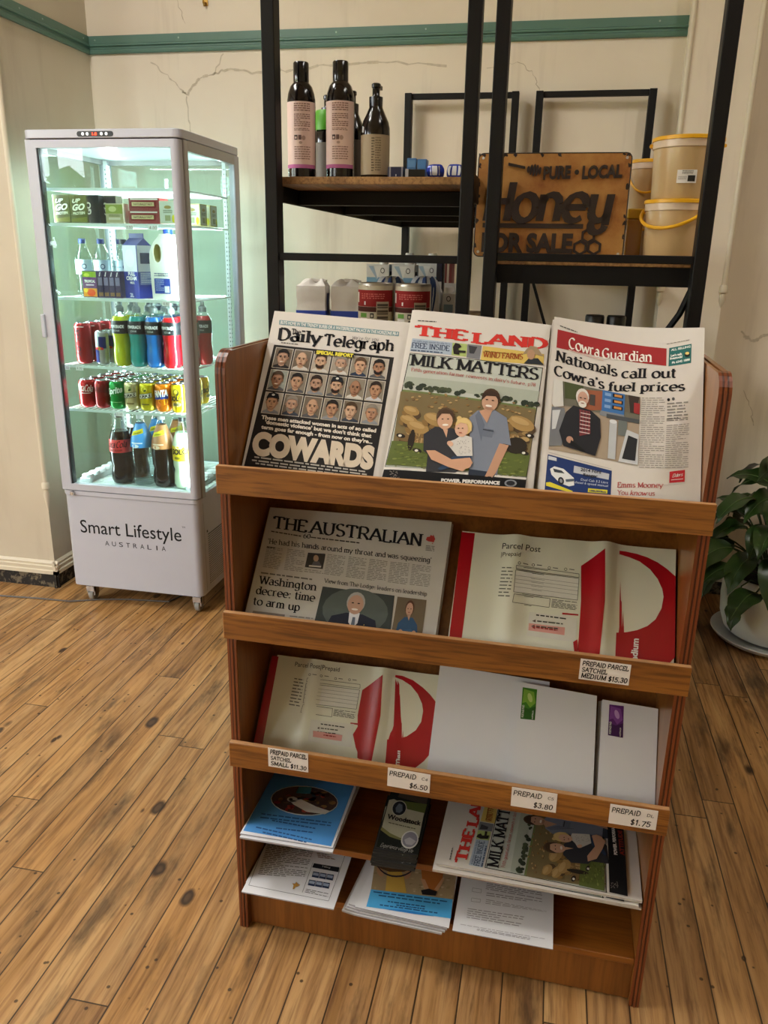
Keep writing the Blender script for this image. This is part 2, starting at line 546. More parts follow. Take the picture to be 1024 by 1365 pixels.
# ------------------------------------------------------------------ lettering
SF = {
 'A': (8, "0,0 4,10;4,10 8,0;1.6,3.6 6.4,3.6", "0,0 8,0"), 'B': (7, "1,0 1,10;1,10 3.8,10;@3.8,7.6,2.4,2.4,90,-90;1,5.2 4,5.2;@4,2.6,2.8,2.6,90,-90;1,0 4,0", ""),
 'C': (7.4, "@4.2,5,3.9,5,48,312", ""), 'D': (8, "1,0 1,10;1,10 3,10;@3,5,4.6,5,90,-90;1,0 3,0", ""),
 'E': (6.4, "1,0 1,10;1,10 6,10;1,5.2 5,5.2;1,0 6.2,0;6,10 6,8.2;6.2,0 6.2,1.9", "1,0 1,10"), 'F': (6.2, "1,0 1,10;1,10 6,10;1,5.2 5,5.2;6,10 6,8.2", "1,0"),
 'G': (8, "@4.2,5,3.9,5,48,312;4.8,4.6 7.6,4.6;7,4.6 7,1", ""), 'H': (8, "1,0 1,10;7,0 7,10;1,5.1 7,5.1", "1,0 1,10 7,0 7,10"),
 'I': (3, "1.5,0 1.5,10", "1.5,0 1.5,10"), 'J': (4.6, "3.5,10 3.5,2.4;@1.9,2.4,1.6,2.4,0,-180", "3.5,10"),
 'K': (7.4, "1,0 1,10;7,10 1.2,4.3;3,6 7.2,0", "1,0 1,10 7.2,0 6.8,10"), 'L': (6.2, "1,0 1,10;1,0 6,0;6,0 6,2", "1,0 1,10"),
 'M': (10, "1,0 1,10;1,10 5,1;5,1 9,10;9,10 9,0", "1,0 9,0 .6,10 9.4,10"), 'N': (8, "1,0 1,10;1,10 7,0;7,0 7,10", "1,0 7,10"),
 'O': (8.4, "@4.2,5,3.9,5,0,360", ""), 'P': (6.8, "1,0 1,10;1,10 4,10;@4,7.3,2.6,2.7,90,-90;1,4.6 4,4.6", "1,0"),
 'Q': (8.4, "@4.2,5,3.9,5,0,360;5,2.5 8,-1.2", ""), 'R': (7.6, "1,0 1,10;1,10 4,10;@4,7.3,2.6,2.7,90,-90;1,4.6 4,4.6;3.8,4.6 7.2,0", "1,0 7.4,0"),
 'S': (6.4, "@3.2,7.5,2.6,2.5,35,270;@3.2,2.5,2.8,2.5,90,-145", ""), 'T': (8, "4,0 4,10;.4,10 7.6,10;.4,10 .4,8;7.6,10 7.6,8", "4,0"),
 'U': (8, "1,10 1,3.4;@4,3.4,3,3.4,180,360;7,10 7,3.4", "1,10 7,10"), 'V': (8, "0,10 4,0;4,0 8,10", "0,10 8,10"),
 'W': (11, "0,10 2.8,0;2.8,0 5.5,9;5.5,9 8.2,0;8.2,0 11,10", "0,10 5.5,10 11,10"), 'X': (8, "0,10 8,0;0,0 8,10", "0,0 8,0 0,10 8,10"),
 'Y': (8, "0,10 4,5;8,10 4,5;4,5 4,0", "4,0 0,10 8,10"), 'Z': (7, "0,10 7,10;7,10 0,0;0,0 7,0", ""),
 'a': (6, "@2.8,2,2.3,2,0,360;5,4.6 5,0;@2.9,4.6,2.1,2.2,0,150", "5.4,0"), 'b': (6.6, "1,0 1,10;@3.4,3.4,2.6,3.4,0,360", ".6,10"),
 'c': (6, "@3.4,3.4,2.9,3.4,48,312", ""), 'd': (7, "6,0 6,10;@3.4,3.4,2.6,3.4,0,360", "5.6,10 6.4,0"),
 'e': (6.6, "@3.4,3.4,3,3.4,0,312;.5,3.5 6.3,3.5", ""), 'f': (4.2, "2,0 2,8.2;@3.7,8.2,1.7,1.8,180,40;.3,6.6 4,6.6", "2,0"),
 'g': (6.6, "@3.2,3.6,2.6,3.2,0,360;5.8,6.8 5.8,-1;@3.3,-1,2.5,2,0,-160", ""), 'h': (7, "1,0 1,10;@3.4,4.4,2.4,2.4,180,0;5.8,4.4 5.8,0", "1,0 5.8,0 .6,10"),
 'i': (3, "1.5,0 1.5,6.8;1.5,8.6 1.5,9.9", "1.5,0 1.1,6.8"), 'j': (3.4, "2,6.8 2,-1;@.6,-1,1.4,1.6,0,-120;2,8.6 2,9.9", ""),
 'k': (6.4, "1,0 1,10;5.6,6.8 1.2,2.8;2.8,4 6,0", "1,0 6,0 .6,10"), 'l': (3, "1.5,0 1.5,10", "1.5,0 1.1,10"),
 'm': (10, "1,0 1,6.8;@2.9,4.6,1.9,2.2,180,0;4.8,4.6 4.8,0;@6.7,4.6,1.9,2.2,180,0;8.6,4.6 8.6,0", "1,0 4.8,0 8.6,0"), 'n': (7, "1,0 1,6.8;@3.4,4.4,2.4,2.4,180,0;5.8,4.4 5.8,0", "1,0 5.8,0 .6,6.8"),
 'o': (6.8, "@3.4,3.4,3,3.4,0,360", ""), 'p': (6.8, "1,-3 1,6.8;@3.4,3.4,2.6,3.4,0,360", "1,-3"), 'q': (7, "6,-3 6,6.8;@3.4,3.4,2.6,3.4,0,360", "6,-3"),
 'r': (5.2, "1,0 1,6.8;@3.2,4.6,2.2,2.2,180,60", "1,0 .6,6.8"), 's': (5.4, "@2.7,5.1,2.1,1.7,35,270;@2.7,1.7,2.3,1.7,90,-145", ""),
 't': (4.4, "2,9 2,1.6;@3.5,1.6,1.5,1.6,180,300;.3,6.7 4,6.7", ""), 'u': (7, "1,6.8 1,2.4;@3.4,2.4,2.4,2.4,180,360;5.8,6.8 5.8,0", "6.2,0"),
 'v': (6.4, "0,6.8 3.2,0;3.2,0 6.4,6.8", "0,6.8 6.4,6.8"), 'w': (9, "0,6.8 2.3,0;2.3,0 4.5,6;4.5,6 6.7,0;6.7,0 9,6.8", "0,6.8 9,6.8"),
 'x': (6.4, "0,6.8 6.4,0;0,0 6.4,6.8", "0,0 6.4,0"), 'y': (6.6, "0,6.8 3.2,0;6.4,6.8 2,-3", "0,6.8 6.4,6.8"), '~': (7.2, "1,6.8 1,2.4;@3.3,2.4,2.3,2.4,180,360;5.6,6.8 5.6,-1;@3.6,-1.2,2,1.8,0,-210", ""), 'z': (5.6, "0,6.8 5.4,6.8;5.4,6.8 0,0;0,0 5.6,0", ""),
 '0': (6.4, "@3.2,5,2.8,5,0,360", ""), '1': (4.4, "2.4,0 2.4,10;2.4,10 .6,8", "2.4,0"), '2': (6.4, "@3.1,7.2,2.6,2.8,165,-20;5.5,6.2 .5,0;.5,0 6,0", ""),
 '3': (6.2, "@2.8,7.6,2.4,2.4,150,-90;@2.8,2.6,2.8,2.6,90,-150", ""), '4': (6.6, "4.6,0 4.6,10;4.6,10 .4,3;.4,3 6.4,3", ""), '5': (6.2, "1.2,10 5.6,10;1.2,10 .9,5.6;@2.8,3.2,2.8,3.2,130,-150", ""),
 '6': (6.4, "@3.2,3.1,2.7,3.1,0,360;@5.2,3.6,4.7,6.2,180,98", ""), '7': (6.2, ".3,10 6,10;6,10 2,0", ""), '8': (6.4, "@3.2,7.6,2.3,2.4,0,360;@3.2,2.6,2.7,2.6,0,360", ""),
 '9': (6.4, "@3.2,6.9,2.7,3.1,0,360;@1.2,6.4,4.7,6.2,0,-82", ""), '.': (2.6, "1.2,0 1.2,1.2", ""), ',': (2.6, "1.3,1 .8,-1.2", ""), ':': (2.8, "1.3,0 1.3,1.2;1.3,5 1.3,6.2", ""),
 "'": (2.2, "1.1,10 .9,7.6", ""), '-': (4, ".5,3.6 3.5,3.6", ""), '$': (6.4, "@3.2,7.3,2.4,2.3,35,270;@3.2,2.7,2.6,2.3,90,-145;3.2,-1 3.2,11", ""),
 '!': (2.6, "1.3,10 1.3,3;1.3,1.2 1.3,0", ""), '|': (2.4, "1.2,-1 1.2,10", ""), '&': (8, "@3,7.8,1.8,2.2,0,360;@3,2.8,2.6,2.8,60,330;2,6.4 7,0", ""), '/': (4, "0,0 4,10", ""),
}
def _strokes(spec):
    out = []
    for s in spec.split(';'):
        if s.startswith('@'):
            cx, cy_, rx, ry, a, b = [float(q) for q in s[1:].split(',')]
            n = max(4, int(abs(b - a) / 26))
            out.append([(cx + rx * math.cos(math.radians(a + (b - a) * i / n)), cy_ + ry * math.sin(math.radians(a + (b - a) * i / n))) for i in range(n + 1)])
        else:
            out.append([tuple(float(q) for q in p.split(',')) for p in s.split()])
    return out
def stroke_text(text, thick=1.6, thin=0.6, serif=1.0, tilt=20, slant=0.0, gap=0.9, jitter=0.0, seed=1):
    """list of quads in units of cap height, plus total width"""
    rnd = random.Random(seed)
    x = 0.0
    polys = []
    for ch in text:
        if ch == ' ':
            x += 4.0
            continue
        w_, spec, ser = SF.get(ch, SF['-'])
        jy = rnd.uniform(-jitter, jitter)
        js = 1 + rnd.uniform(-jitter, jitter) * 0.12
        for st in _strokes(spec):
            n = len(st)
            L, R = [], []
            for i in range(n):
                a = st[max(0, i - 1)]
                b = st[min(n - 1, i + 1)]
                dx, dy = b[0] - a[0], b[1] - a[1]
                d = math.hypot(dx, dy) or 1
                ang = math.atan2(dy, dx)
                wd = thin + (thick - thin) * abs(math.sin(ang - math.radians(tilt)))
                nx, ny = -dy / d * wd / 2, dx / d * wd / 2
                ex = 0.0
                px, py = st[i]
                if thin > 0.5 and thick - thin < 0.6:           # even pen: push the ends out for solid corners
                    if i == 0:
                        px, py = px - dx / d * wd * 0.4, py - dy / d * wd * 0.4
                    if i == n - 1:
                        px, py = px + dx / d * wd * 0.4, py + dy / d * wd * 0.4
                L.append((px + nx, py + ny))
                R.append((px - nx, py - ny))
            for i in range(n - 1):
                polys.append([(x + q[0] + slant * q[1], q[1] * js + jy) for q in (R[i], R[i + 1], L[i + 1], L[i])])
        if serif and ser:
            for p in ser.split():
                sx, sy = [float(q) for q in p.split(',')]
                t = thin * 0.55
                hw = serif + thick * 0.45
                y0, y1 = (sy - 0.05, sy + 2 * t) if sy < 5 else (sy - 2 * t, sy + 0.05)
                polys.append([(x + sx + dx + slant * yy, yy + jy) for dx, yy in ((-hw, y0), (hw, y0), (hw, y1), (-hw, y1))])
        x += w_ * 1.0 + gap
    return [[(px / 10, py / 10) for px, py in p] for p in polys], max(0.1, (x - gap) / 10)

_SANS = {}
def sans_text(text, bold=0.0, shear=0.0, res=3):
    key = (text, bold, shear, res)
    if key in _SANS:
        return _SANS[key]
    cu = bpy.data.curves.new('lettering', 'FONT')
    cu.body = text
    cu.size = 1.0
    cu.resolution_u = res
    cu.offset = bold
    cu.shear = shear
    ob = bpy.data.objects.new('lettering', cu)
    COL.objects.link(ob)
    dg = bpy.context.evaluated_depsgraph_get()
    me = bpy.data.meshes.new_from_object(ob.evaluated_get(dg))
    vs = [(v.co.x, v.co.y) for v in me.vertices]
    polys = [[vs[i] for i in p.vertices] for p in me.polygons]
    bpy.data.objects.remove(ob)
    bpy.data.curves.remove(cu)
    bpy.data.meshes.remove(me)
    cap = 0.729
    if vs:
        x0 = min(v[0] for v in vs)
        x1 = max(v[0] for v in vs)
    else:
        x0, x1 = 0, 1
    polys = [[((x - x0) / cap, y / cap) for x, y in p] for p in polys]
    _SANS[key] = (polys, (x1 - x0) / cap)
    return _SANS[key]

# ------------------------------------------------------------------ printing on sheets
def homography(src, dst):
    A = []
    b = []
    for (x, y), (u, v) in zip(src, dst):
        A.append([x, y, 1, 0, 0, 0, -u * x, -u * y]); b.append(u)
        A.append([0, 0, 0, x, y, 1, -v * x, -v * y]); b.append(v)
    h = np.linalg.solve(np.array(A, float), np.array(b, float))
    return np.append(h, 1).reshape(3, 3)
class Art:
    """prints flat shapes on a sheet. Coordinates are those of the artwork drawing; H maps them to metres on the sheet,
    surf(x, y, h) gives the point h metres off the sheet's face."""
    def __init__(s, mb, surf, src=None, dst=None, step=0.0003):
        s.mb, s.surf, s.step = mb, surf, step
        s.H = homography(src, dst) if src else None
        s.layer = 1
    def at(s, p, lay):
        x, y = p
        if s.H is not None:
            q = s.H @ np.array([x, y, 1.0])
            x, y = q[0] / q[2], q[1] / q[2]
        return s.surf(x, y, lay * s.step)
    def poly(s, pts, hx, lay=1, m=None, rev=None):
        P = [s.at(p, lay) for p in pts]
        s.mb.face(P, m or ink(hx))
    def region(s, pts, hx, lay=1, m=None, step=9.0):
        """large outline cut into narrow upright strips so that it follows a wavy sheet"""
        def clip(P, x, keep_right):
            out = []
            for i in range(len(P)):
                a, b = P[i - 1], P[i]
                ia = (a[0] >= x) == keep_right
                ib = (b[0] >= x) == keep_right
                if ia != ib:
                    t = (x - a[0]) / (b[0] - a[0])
                    out.append((x, a[1] + (b[1] - a[1]) * t))
                if ib:
                    out.append(b)
            return out
        x0, x1 = min(q[0] for q in pts), max(q[0] for q in pts)
        n = max(1, int((x1 - x0) / step))
        for i in range(n):
            a, b = x0 + (x1 - x0) * i / n, x0 + (x1 - x0) * (i + 1) / n
            P = pts if i == 0 else clip(pts, a, True)
            if i < n - 1 and P:
                P = clip(P, b, False)
            if len(P) > 2:
                s.poly(P, hx, lay, m)
    def quad(s, a, b, c, d, hx, lay=1, nu=4, nv=4, m=None):
        """a b c d in order round the quad, subdivided so that it follows the sheet"""
        def fn(u, v):
            p = [(a[i] * (1 - u) + b[i] * u) * (1 - v) + (d[i] * (1 - u) + c[i] * u) * v for i in (0, 1)]
            return s.at(p, lay)
        s.mb.grid(fn, nu, nv, m or ink(hx), True)
    def rect(s, x0, y0, x1, y1, hx, lay=1, nu=2, nv=2, m=None):
        s.quad((x0, y0), (x1, y0), (x1, y1), (x0, y1), hx, lay, nu, nv, m)
    def ell(s, cx, cy_, rx, ry, hx, lay=1, n=14, rot=0.0, a0=0, a1=360, m=None):
        c, q = math.cos(math.radians(rot)), math.sin(math.radians(rot))
        pts = []
        for i in range(n):
            a = math.radians(a0 + (a1 - a0) * i / (n if a1 - a0 == 360 else n - 1))
            x, y = rx * math.cos(a), ry * math.sin(a)
            pts.append((cx + x * c - y * q, cy_ + x * q + y * c))
        s.poly(pts, hx, lay, m)
    def put(s, polys, width, p0, p1, h, hx, lay=2, upv=None, m=None):
        """text on the baseline p0 -> p1, cap height h (drawing units) along upv"""
        dx, dy = p1[0] - p0[0], p1[1] - p0[1]
        if upv is None:
            d = math.hypot(dx, dy)
            upv = (dy / d * h, -dx / d * h)
        for P in polys:
            s.poly([(p0[0] + dx * x / width + upv[0] * y, p0[1] + dy * x / width + upv[1] * y) for x, y in P], hx, lay, m)
    def serif(s, t, p0, p1, h, hx='#1c1c20', lay=2, upv=None, thick=1.7, thin=0.65, ser=0.9, tilt=20, gap=0.8, m=None, slant=0.0):
        polys, w_ = stroke_text(t, thick, thin, ser, tilt, slant, gap)
        s.put(polys, w_, p0, p1, h, hx, lay, upv, m)
    def hand(s, t, p0, p1, h, hx='#15151a', lay=2, upv=None, pen=1.0, jitter=0.4, seed=3, slant=0.08, m=None):
        polys, w_ = stroke_text(t, pen, pen * 0.9, 0, 20, slant, 1.6, jitter, seed)
        s.put(polys, w_, p0, p1, h, hx, lay, upv, m)
    def sans(s, t, p0, p1, h, hx='#1c1c20', lay=2, upv=None, bold=0.0, shear=0.0, m=None, res=3):
        polys, w_ = sans_text(t, bold, shear, res)
        s.put(polys, w_, p0, p1, h, hx, lay, upv, m)
    def lines(s, a, b, c, d, n, hx='#8d8880', lay=2, fill=0.5, seed=1, words=7):
        """n rows of body copy in the quad a b c d (rows run a->b), broken into words"""
        rnd = random.Random(seed)
        def P(u, v):
            return tuple((a[i] * (1 - u) + b[i] * u) * (1 - v) + (d[i] * (1 - u) + c[i] * u) * v for i in (0, 1))
        for i in range(n):
            v0, v1 = i / n, (i + fill) / n
            u = 0.0
            end = 1.0 if rnd.random() < 0.85 else rnd.uniform(0.4, 0.9)
            while u < end - 0.02:
                wl = rnd.uniform(0.5, 1.5) / words
                u1 = min(end, u + wl)
                s.poly([P(u, v0), P(u1, v0), P(u1, v1), P(u, v1)], hx, lay)
                u = u1 + 0.22 / words
# ------------------------------------------------------------------ the room
floor_material()
wall_material('wall_cream', '#ddd0bc', '#e7dcc9')
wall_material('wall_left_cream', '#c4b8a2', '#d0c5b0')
CREAM = mat('cream_gloss_paint', '#d6cbb4', 0.4, 0, 0.05, 12)
GREEN = mat('green_rail_paint', '#55786b', 0.45, 0, 0.08, 15)
mat('crack_line', '#b5a68f', 0.9)
mat('old_plaster', '#c6b9a3', 0.9, 0, 0.25, 60)
W = MATS['wall_cream']

mb = MB()
mb.box(XL - 0.2, XR + 0.2, YN - 0.2, 1.0, -0.06, 0.0, MATS['floor'])
struct(mb.build('floor'))
mb = MB()
mb.box(XL - 0.2, XR + 0.2, YN - 0.2, 1.0, ZC, ZC + 0.06, mat('ceiling_white', '#e4ded2', 0.8))
struct(mb.build('ceiling'))

def crack(mb, pts, w, material, plane):
    """ragged hairline in the plaster, given as points on the wall"""
    rnd = random.Random(len(pts) * 31 + int(w * 1e5))
    q = []
    for i in range(len(pts) - 1):
        for k in range(6):
            t = k / 6
            q.append((pts[i][0] * (1 - t) + pts[i + 1][0] * t + rnd.uniform(-1, 1) * 0.006, pts[i][1] * (1 - t) + pts[i + 1][1] * t + rnd.uniform(-1, 1) * 0.006))
    q.append(pts[-1])
    for i in range(len(q) - 1):
        (x0, z0), (x1, z1) = q[i], q[i + 1]
        d = math.hypot(x1 - x0, z1 - z0) or 1
        ww = w * rnd.uniform(0.4, 1.3)
        nx, nz = -(z1 - z0) / d * ww, (x1 - x0) / d * ww
        mb.face([plane(x0 - nx, z0 - nz), plane(x1 - nx, z1 - nz), plane(x1 + nx, z1 + nz), plane(x0 + nx, z0 + nz)], material)

mb = MB()
mb.box(-0.172, XR + 0.2, YB, YB + 0.2, 0, ZC, W)
bp_ = lambda x, z: (x, YB - 0.0006, z)
CR = MATS['crack_line']
OP = MATS['old_plaster']
crack(mb, [(0.13, 2.28), (0.2, 2.22), (0.27, 2.16), (0.29, 2.14)], 0.0035, OP, bp_)
crack(mb, [(0.29, 2.14), (0.34, 2.20), (0.42, 2.22), (0.5, 2.245), (0.62, 2.22), (0.78, 2.23), (0.95, 2.245), (1.2, 2.25), (1.45, 2.23)], 0.0045, OP, bp_)
crack(mb, [(0.29, 2.14), (0.3, 2.0), (0.31, 1.9)], 0.003, OP, bp_)
crack(mb, [(0.42, 2.22), (0.47, 2.30)], 0.003, OP, bp_)
crack(mb, [(0.28, 2.6), (0.27, 2.5), (0.3, 2.42)], 0.0015, CR, bp_)
crack(mb, [(1.62, 2.22), (1.74, 2.24), (1.8, 2.2), (1.83, 2.14), (1.84, 2.10)], 0.0012, CR, bp_)
crack(mb, [(2.75, 1.2), (2.8, 1.16), (2.86, 1.19)], 0.006, OP, bp_)
crack(mb, [(2.8, 0.95), (2.84, 0.86), (2.86, 0.80)], 0.0018, CR, bp_)
struct(mb.build('wall_back'))

mb = MB()
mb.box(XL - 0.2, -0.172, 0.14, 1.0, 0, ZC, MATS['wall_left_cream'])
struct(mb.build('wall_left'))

def wall_with_holes(name, fixed, lo, hi, holes, axis, thick):
    """wall across a line, with rectangular window openings"""
    mb = MB()
    def bx(a0, a1, z0, z1):
        if a1 - a0 < 1e-4 or z1 - z0 < 1e-4:
            return
        if axis == 'y':
            mb.box(min(fixed, fixed + thick), max(fixed, fixed + thick), a0, a1, z0, z1, W)
        else:
            mb.box(a0, a1, min(fixed, fixed + thick), max(fixed, fixed + thick), z0, z1, W)
    a = lo
    for h0, h1, z0, z1 in holes:
        bx(a, h0, 0, ZC)
        bx(h0, h1, 0, z0)
        bx(h0, h1, z1, ZC)
        a = h1
    bx(a, hi, 0, ZC)
    return struct(mb.build(name))
wall_with_holes('wall_street', XL, YN, 0.14, WIN_L, 'y', -0.2)
wall_with_holes('wall_front', YN, XL, XR, WIN_N, 'x', -0.2)
wall_with_holes('wall_right', XR, YN, YB, [], 'y', 0.2)

PANE = glass_mat('window_pane', (0.97, 0.98, 0.98), 0.8)
wi = 0
for axis, fixed, holes in (('y', XL, WIN_L), ('x', YN, WIN_N)):
    for h0, h1, z0, z1 in holes:
        wi += 1
        mb = MB()
        def P(a0, a1, b0, b1, c0, c1, m_):
            if axis == 'y':
                mb.box(fixed - 0.12 + b0, fixed - 0.12 + b1, a0, a1, c0, c1, m_)
            else:
                mb.box(a0, a1, fixed - 0.12 + b0, fixed - 0.12 + b1, c0, c1, m_)
        for a in (h0, h1 - 0.07, (h0 + h1) / 2 - 0.03):
            P(a, a + 0.06, -0.03, 0.03, z0, z1, CREAM)
        for c in (z0, z1 - 0.06, z0 + (z1 - z0) * 0.62):
            P(h0, h1, -0.03, 0.03, c, c + 0.06, CREAM)
        P(h0, h1, -0.003, 0.003, z0, z1, PANE)
        struct(mb.build('window_%d' % wi))

# garden outside the street windows, seen back in the fridge glass
mb = MB()
rnd = random.Random(3)
for i in range(1500):
    c = Vector((rnd.uniform(-7.5, -5.2), rnd.uniform(-16, 1.5), rnd.uniform(0.1, 2.55) ))
    s_ = rnd.uniform(0.18, 0.42)
    d = Vector((rnd.gauss(0, 1), rnd.gauss(0, 1), rnd.gauss(0, 1))).normalized()
    e = d.cross(Vector((0.3, 0.2, 1))).normalized()
    g = d.cross(e)
    mb.face([c + e * s_, c + g * s_ * 0.6, c - e * s_, c - g * s_ * 0.6], mat('hedge_leaf', '#93a44a', 0.6, 0, 0.4, 2))
h_ = mb.build('hedge')
tag(h_, 'green hedge growing outside the street windows', 'hedge', kind='stuff')
mb = MB()
mb.box(-16, XL - 0.25, -20, 6, -0.12, -0.06, mat('street_ground', '#8f8a80', 0.9))
struct(mb.build('trim_street'))

# pier with staff beads
mb = MB()
mb.box(2.388, 2.632, 0.68, YB + 0.01, 0, ZC, W)
struct(mb.build('wall_pier'))
def bead(name, x, y, z0, stop):
    mb = MB()
    mb.tube([(x, y, z0 + stop), (x, y, ZC)], 0.011, CREAM, 10)
    mb.lathe([(0.013, stop), (0.017, stop - 0.006), (0.017, stop - 0.03), (0.010, stop - 0.035), (0.014, stop - 0.06), (0.002, 0)], CREAM, 10, (x, y, z0))
    return struct(mb.build(name))
bead('trim_1', 2.388, 0.68, 1.30, 0.09)
bead('trim_2', 2.632, 0.68, 1.30, 0.09)
bead('trim_3', -0.172, 0.14, 0.36, 0.14)

# green picture rail
RAIL = [(0, 0), (0.012, 0), (0.016, 0.006), (0.016, 0.016), (0.010, 0.020), (0.010, 0.026), (0.018, 0.030), (0.018, 0.036), (0.012, 0.040), (0.012, 0.0705), (0, 0.0705)]
mb = MB()
mb.prism(RAIL, lambda p, z, d: (d, YB - p, 2.3116 + z), -0.172, 2.388, GREEN)
for x in (-0.13, 0.27, 0.66, 0.98, 1.36, 2.28):
    mb.lathe([(0.004, 0), (0.0035, 0.002), (0, 0.003)], mat('rail_screw', '#9db3a8', 0.4, 0.4), 8, M=Matrix.Translation((x, YB - 0.0125, 2.365)) @ Matrix.Rotation(PI / 2, 4, 'X'))
struct(mb.build('trim_4'))
mb = MB()
mb.prism(RAIL, lambda p, z, d: (-0.172 + p, d, 2.3116 + z), 0.14, YB, GREEN)
for y in (0.75, 0.45, 0.3):
    mb.lathe([(0.004, 0), (0.0035, 0.002), (0, 0.003)], MATS['rail_screw'], 8, M=Matrix.Translation((-0.172 + 0.0125, y, 2.365)) @ Matrix.Rotation(PI / 2, 4, 'Y'))
struct(mb.build('trim_5'))

# skirting: cream moulding over a dark, peeling plinth
def peeling():
    m = mat('peeling_plinth', '#2c241c', 0.8, 0, 0.2, 20)
    w = NT(m)
    b = m.node_tree.nodes['Principled BSDF']
    tc = w.n('ShaderNodeTexCoord')
    n = w.noise(tc.outputs['Object'], 22, 5, 0.7)
    c = w.ramp(n, [(0.5, hexc('#1d1712')), (0.57, hexc('#6b604c'))])
    w.l(c, b.inputs['Base Color'])
    return m
PL = peeling()
SK = [(0, 0.066), (0.020, 0.066), (0.020, 0.082), (0.014, 0.086), (0.016, 0.102), (0.010, 0.106), (0.012, 0.116), (0.004, 0.126), (0, 0.126)]
def skirting(name, fn, d0, d1, base=True):
    mb = MB()
    mb.prism(SK, fn, d0, d1, CREAM)
    if base:
        mb.prism([(0, 0), (0.012, 0), (0.012, 0.068), (0, 0.068)], fn, d0, d1, PL)
    return struct(mb.build(name))
skirting('baseboard_left', lambda p, z, d: (-0.172 + p, d, z), 0.12, YB)
skirting('baseboard_front_left', lambda p, z, d: (d, 0.14 - p, z), XL, -0.152)
skirting('baseboard_back', lambda p, z, d: (d, YB - p, z), -0.172, 2.388)
skirting('baseboard_right', lambda p, z, d: (d, YB - p, z), 2.632, XR)

# brass hook on the wall above the rail
mb = MB()
mb.box(-0.011, 0.011, -0.003, 0, -0.012, 0.03, mat('old_brass', '#b08b4a', 0.35, 0.9))
mb.tube([(0, -0.003, 0.0), (0, -0.018, -0.012), (0, -0.026, -0.004), (0, -0.026, 0.008)], 0.004, MATS['old_brass'], 8)
tag(mb.build('wall_hook', loc=(0.398, YB, 2.495)), 'small brass hook screwed to the wall above the green rail', 'hook')

# power cable on the floor
mb = MB()
pts = [(-1.2, 0.02, 0.004), (-0.6, -0.02, 0.004), (-0.347, -0.02, 0.004), (-0.17, -0.005, 0.004), (-0.02, 0.0, 0.004), (0.1, 0.05, 0.004), (0.22, 0.08, 0.004), (0.4, 0.10, 0.004), (0.47, 0.3, 0.004), (0.5, 0.5, 0.004)]
mb.tube(pts, 0.0035, mat('grey_cable', '#5a5450', 0.5), 6)
tag(mb.build('power_cable'), 'thin grey power cable lying on the floor under the fridge', 'cable')

# ------------------------------------------------------------------ display fridge
WHITE = mat('white_enamel', '#b9bac4', 0.32, 0, 0.02, 20)
GREYM = mat('grey_anodised', '#a3a1a0', 0.35, 0.15, 0.03, 20)
BLACK = mat('black_plastic', '#141416', 0.35, 0, 0.05, 30)
GLASS = glass_mat('fridge_glass', (0.85, 0.94, 0.928), 0.55)
WIRE = mat('white_wire', '#eef2f2', 0.35, 0, 0.02)
CHROME = mat('chrome', '#c9c9c9', 0.18, 1.0, 0.02)
def rrect(x0, x1, y0, y1, r, n=5, corners=(1, 1, 1, 1)):
    """rounded rectangle, counter-clockwise; corners: (x0y0, x1y0, x1y1, x0y1)"""
    out = []
    for (cx, cy_, a, on) in ((x0, y0, 180, corners[0]), (x1, y0, 270, corners[1]), (x1, y1, 0, corners[2]), (x0, y1, 90, corners[3])):
        if not on:
            out.append((cx, cy_))
            continue
        ox = cx + (r if cx == x0 else -r)
        oy = cy_ + (r if cy_ == y0 else -r)
        for i in range(n + 1):
            t = math.radians(a + 90 * i / n)
            out.append((ox + r * math.cos(t), oy + r * math.sin(t)))
    return out
FW, FD, FH = 0.6185, 0.5706, 1.893
fr = thing('display_fridge', 'white upright glass display fridge full of drinks against the back wall', 'fridge', (0, 0, 0))
vert = lambda x, y, d: (x, y, d)

mb = MB()
mb.prism(rrect(0.003, 0.609, 0.003, FD, 0.03), vert, 0.088, 0.497, WHITE, True)
mb.prism(rrect(0.000, 0.612, 0.000, FD, 0.03), vert, 0.499, 0.517, WHITE, True)
mb.prism(rrect(0.012, 0.600, 0.012, FD - 0.01, 0.02), vert, 0.495, 0.501, mat('seam_grey', '#8b8a8c', 0.5))
art = Art(mb, lambda x, z, h: (x, 0.003 - h, z), step=0.0005)
art.sans('Smart Lifestyle', (0.068, 0.333), (0.528, 0.333), 0.060, '#141416', 1, (0, 0.060), bold=0.004)
art.sans('A', (0.176, 0.283), (0.196, 0.283), 0.022, '#26262a', 1, (0, 0.022))
for i, ch in enumerate('USTRALIA'):
    x = 0.176 + (i + 1) * 0.0325
    wd = 0.005 if ch == 'I' else 0.018
    art.sans(ch, (x + (0.008 if ch == 'I' else 0), 0.283), (x + (0.008 if ch == 'I' else 0) + wd, 0.283), 0.022, '#26262a', 1, (0, 0.022))
art.sans('TM', (0.533, 0.392), (0.547, 0.392), 0.008, '#26262a', 1, (0, 0.008))
mb.lathe([(0.0, 0.012), (0.008, 0.012), (0.010, 0.004), (0.010, 0)], CHROME, 14, M=Matrix.Translation((0.052, 0.0, 0.507)) @ Matrix.Rotation(PI / 2, 4, 'X'))
mb.box(0.6085, 0.6095, 0.05, 0.052, 0.10, 0.49, MATS['seam_grey'])
mb.box(0.6085, 0.6100, 0.075, 0.085, 0.355, 0.364, BLACK)
base = mb.build('base_cabinet', fr)
mb = MB()
for k in range(24):
    z = 0.115 + k * 0.0096
    mb.box(0.609, 0.6112, 0.085, 0.50, z, z + 0.0055, mat('vent_slat', '#c3c1c6', 0.45))
    mb.box(0.6088, 0.6096, 0.085, 0.50, z + 0.0055, z + 0.0096, mat('vent_gap', '#56545a', 0.6))
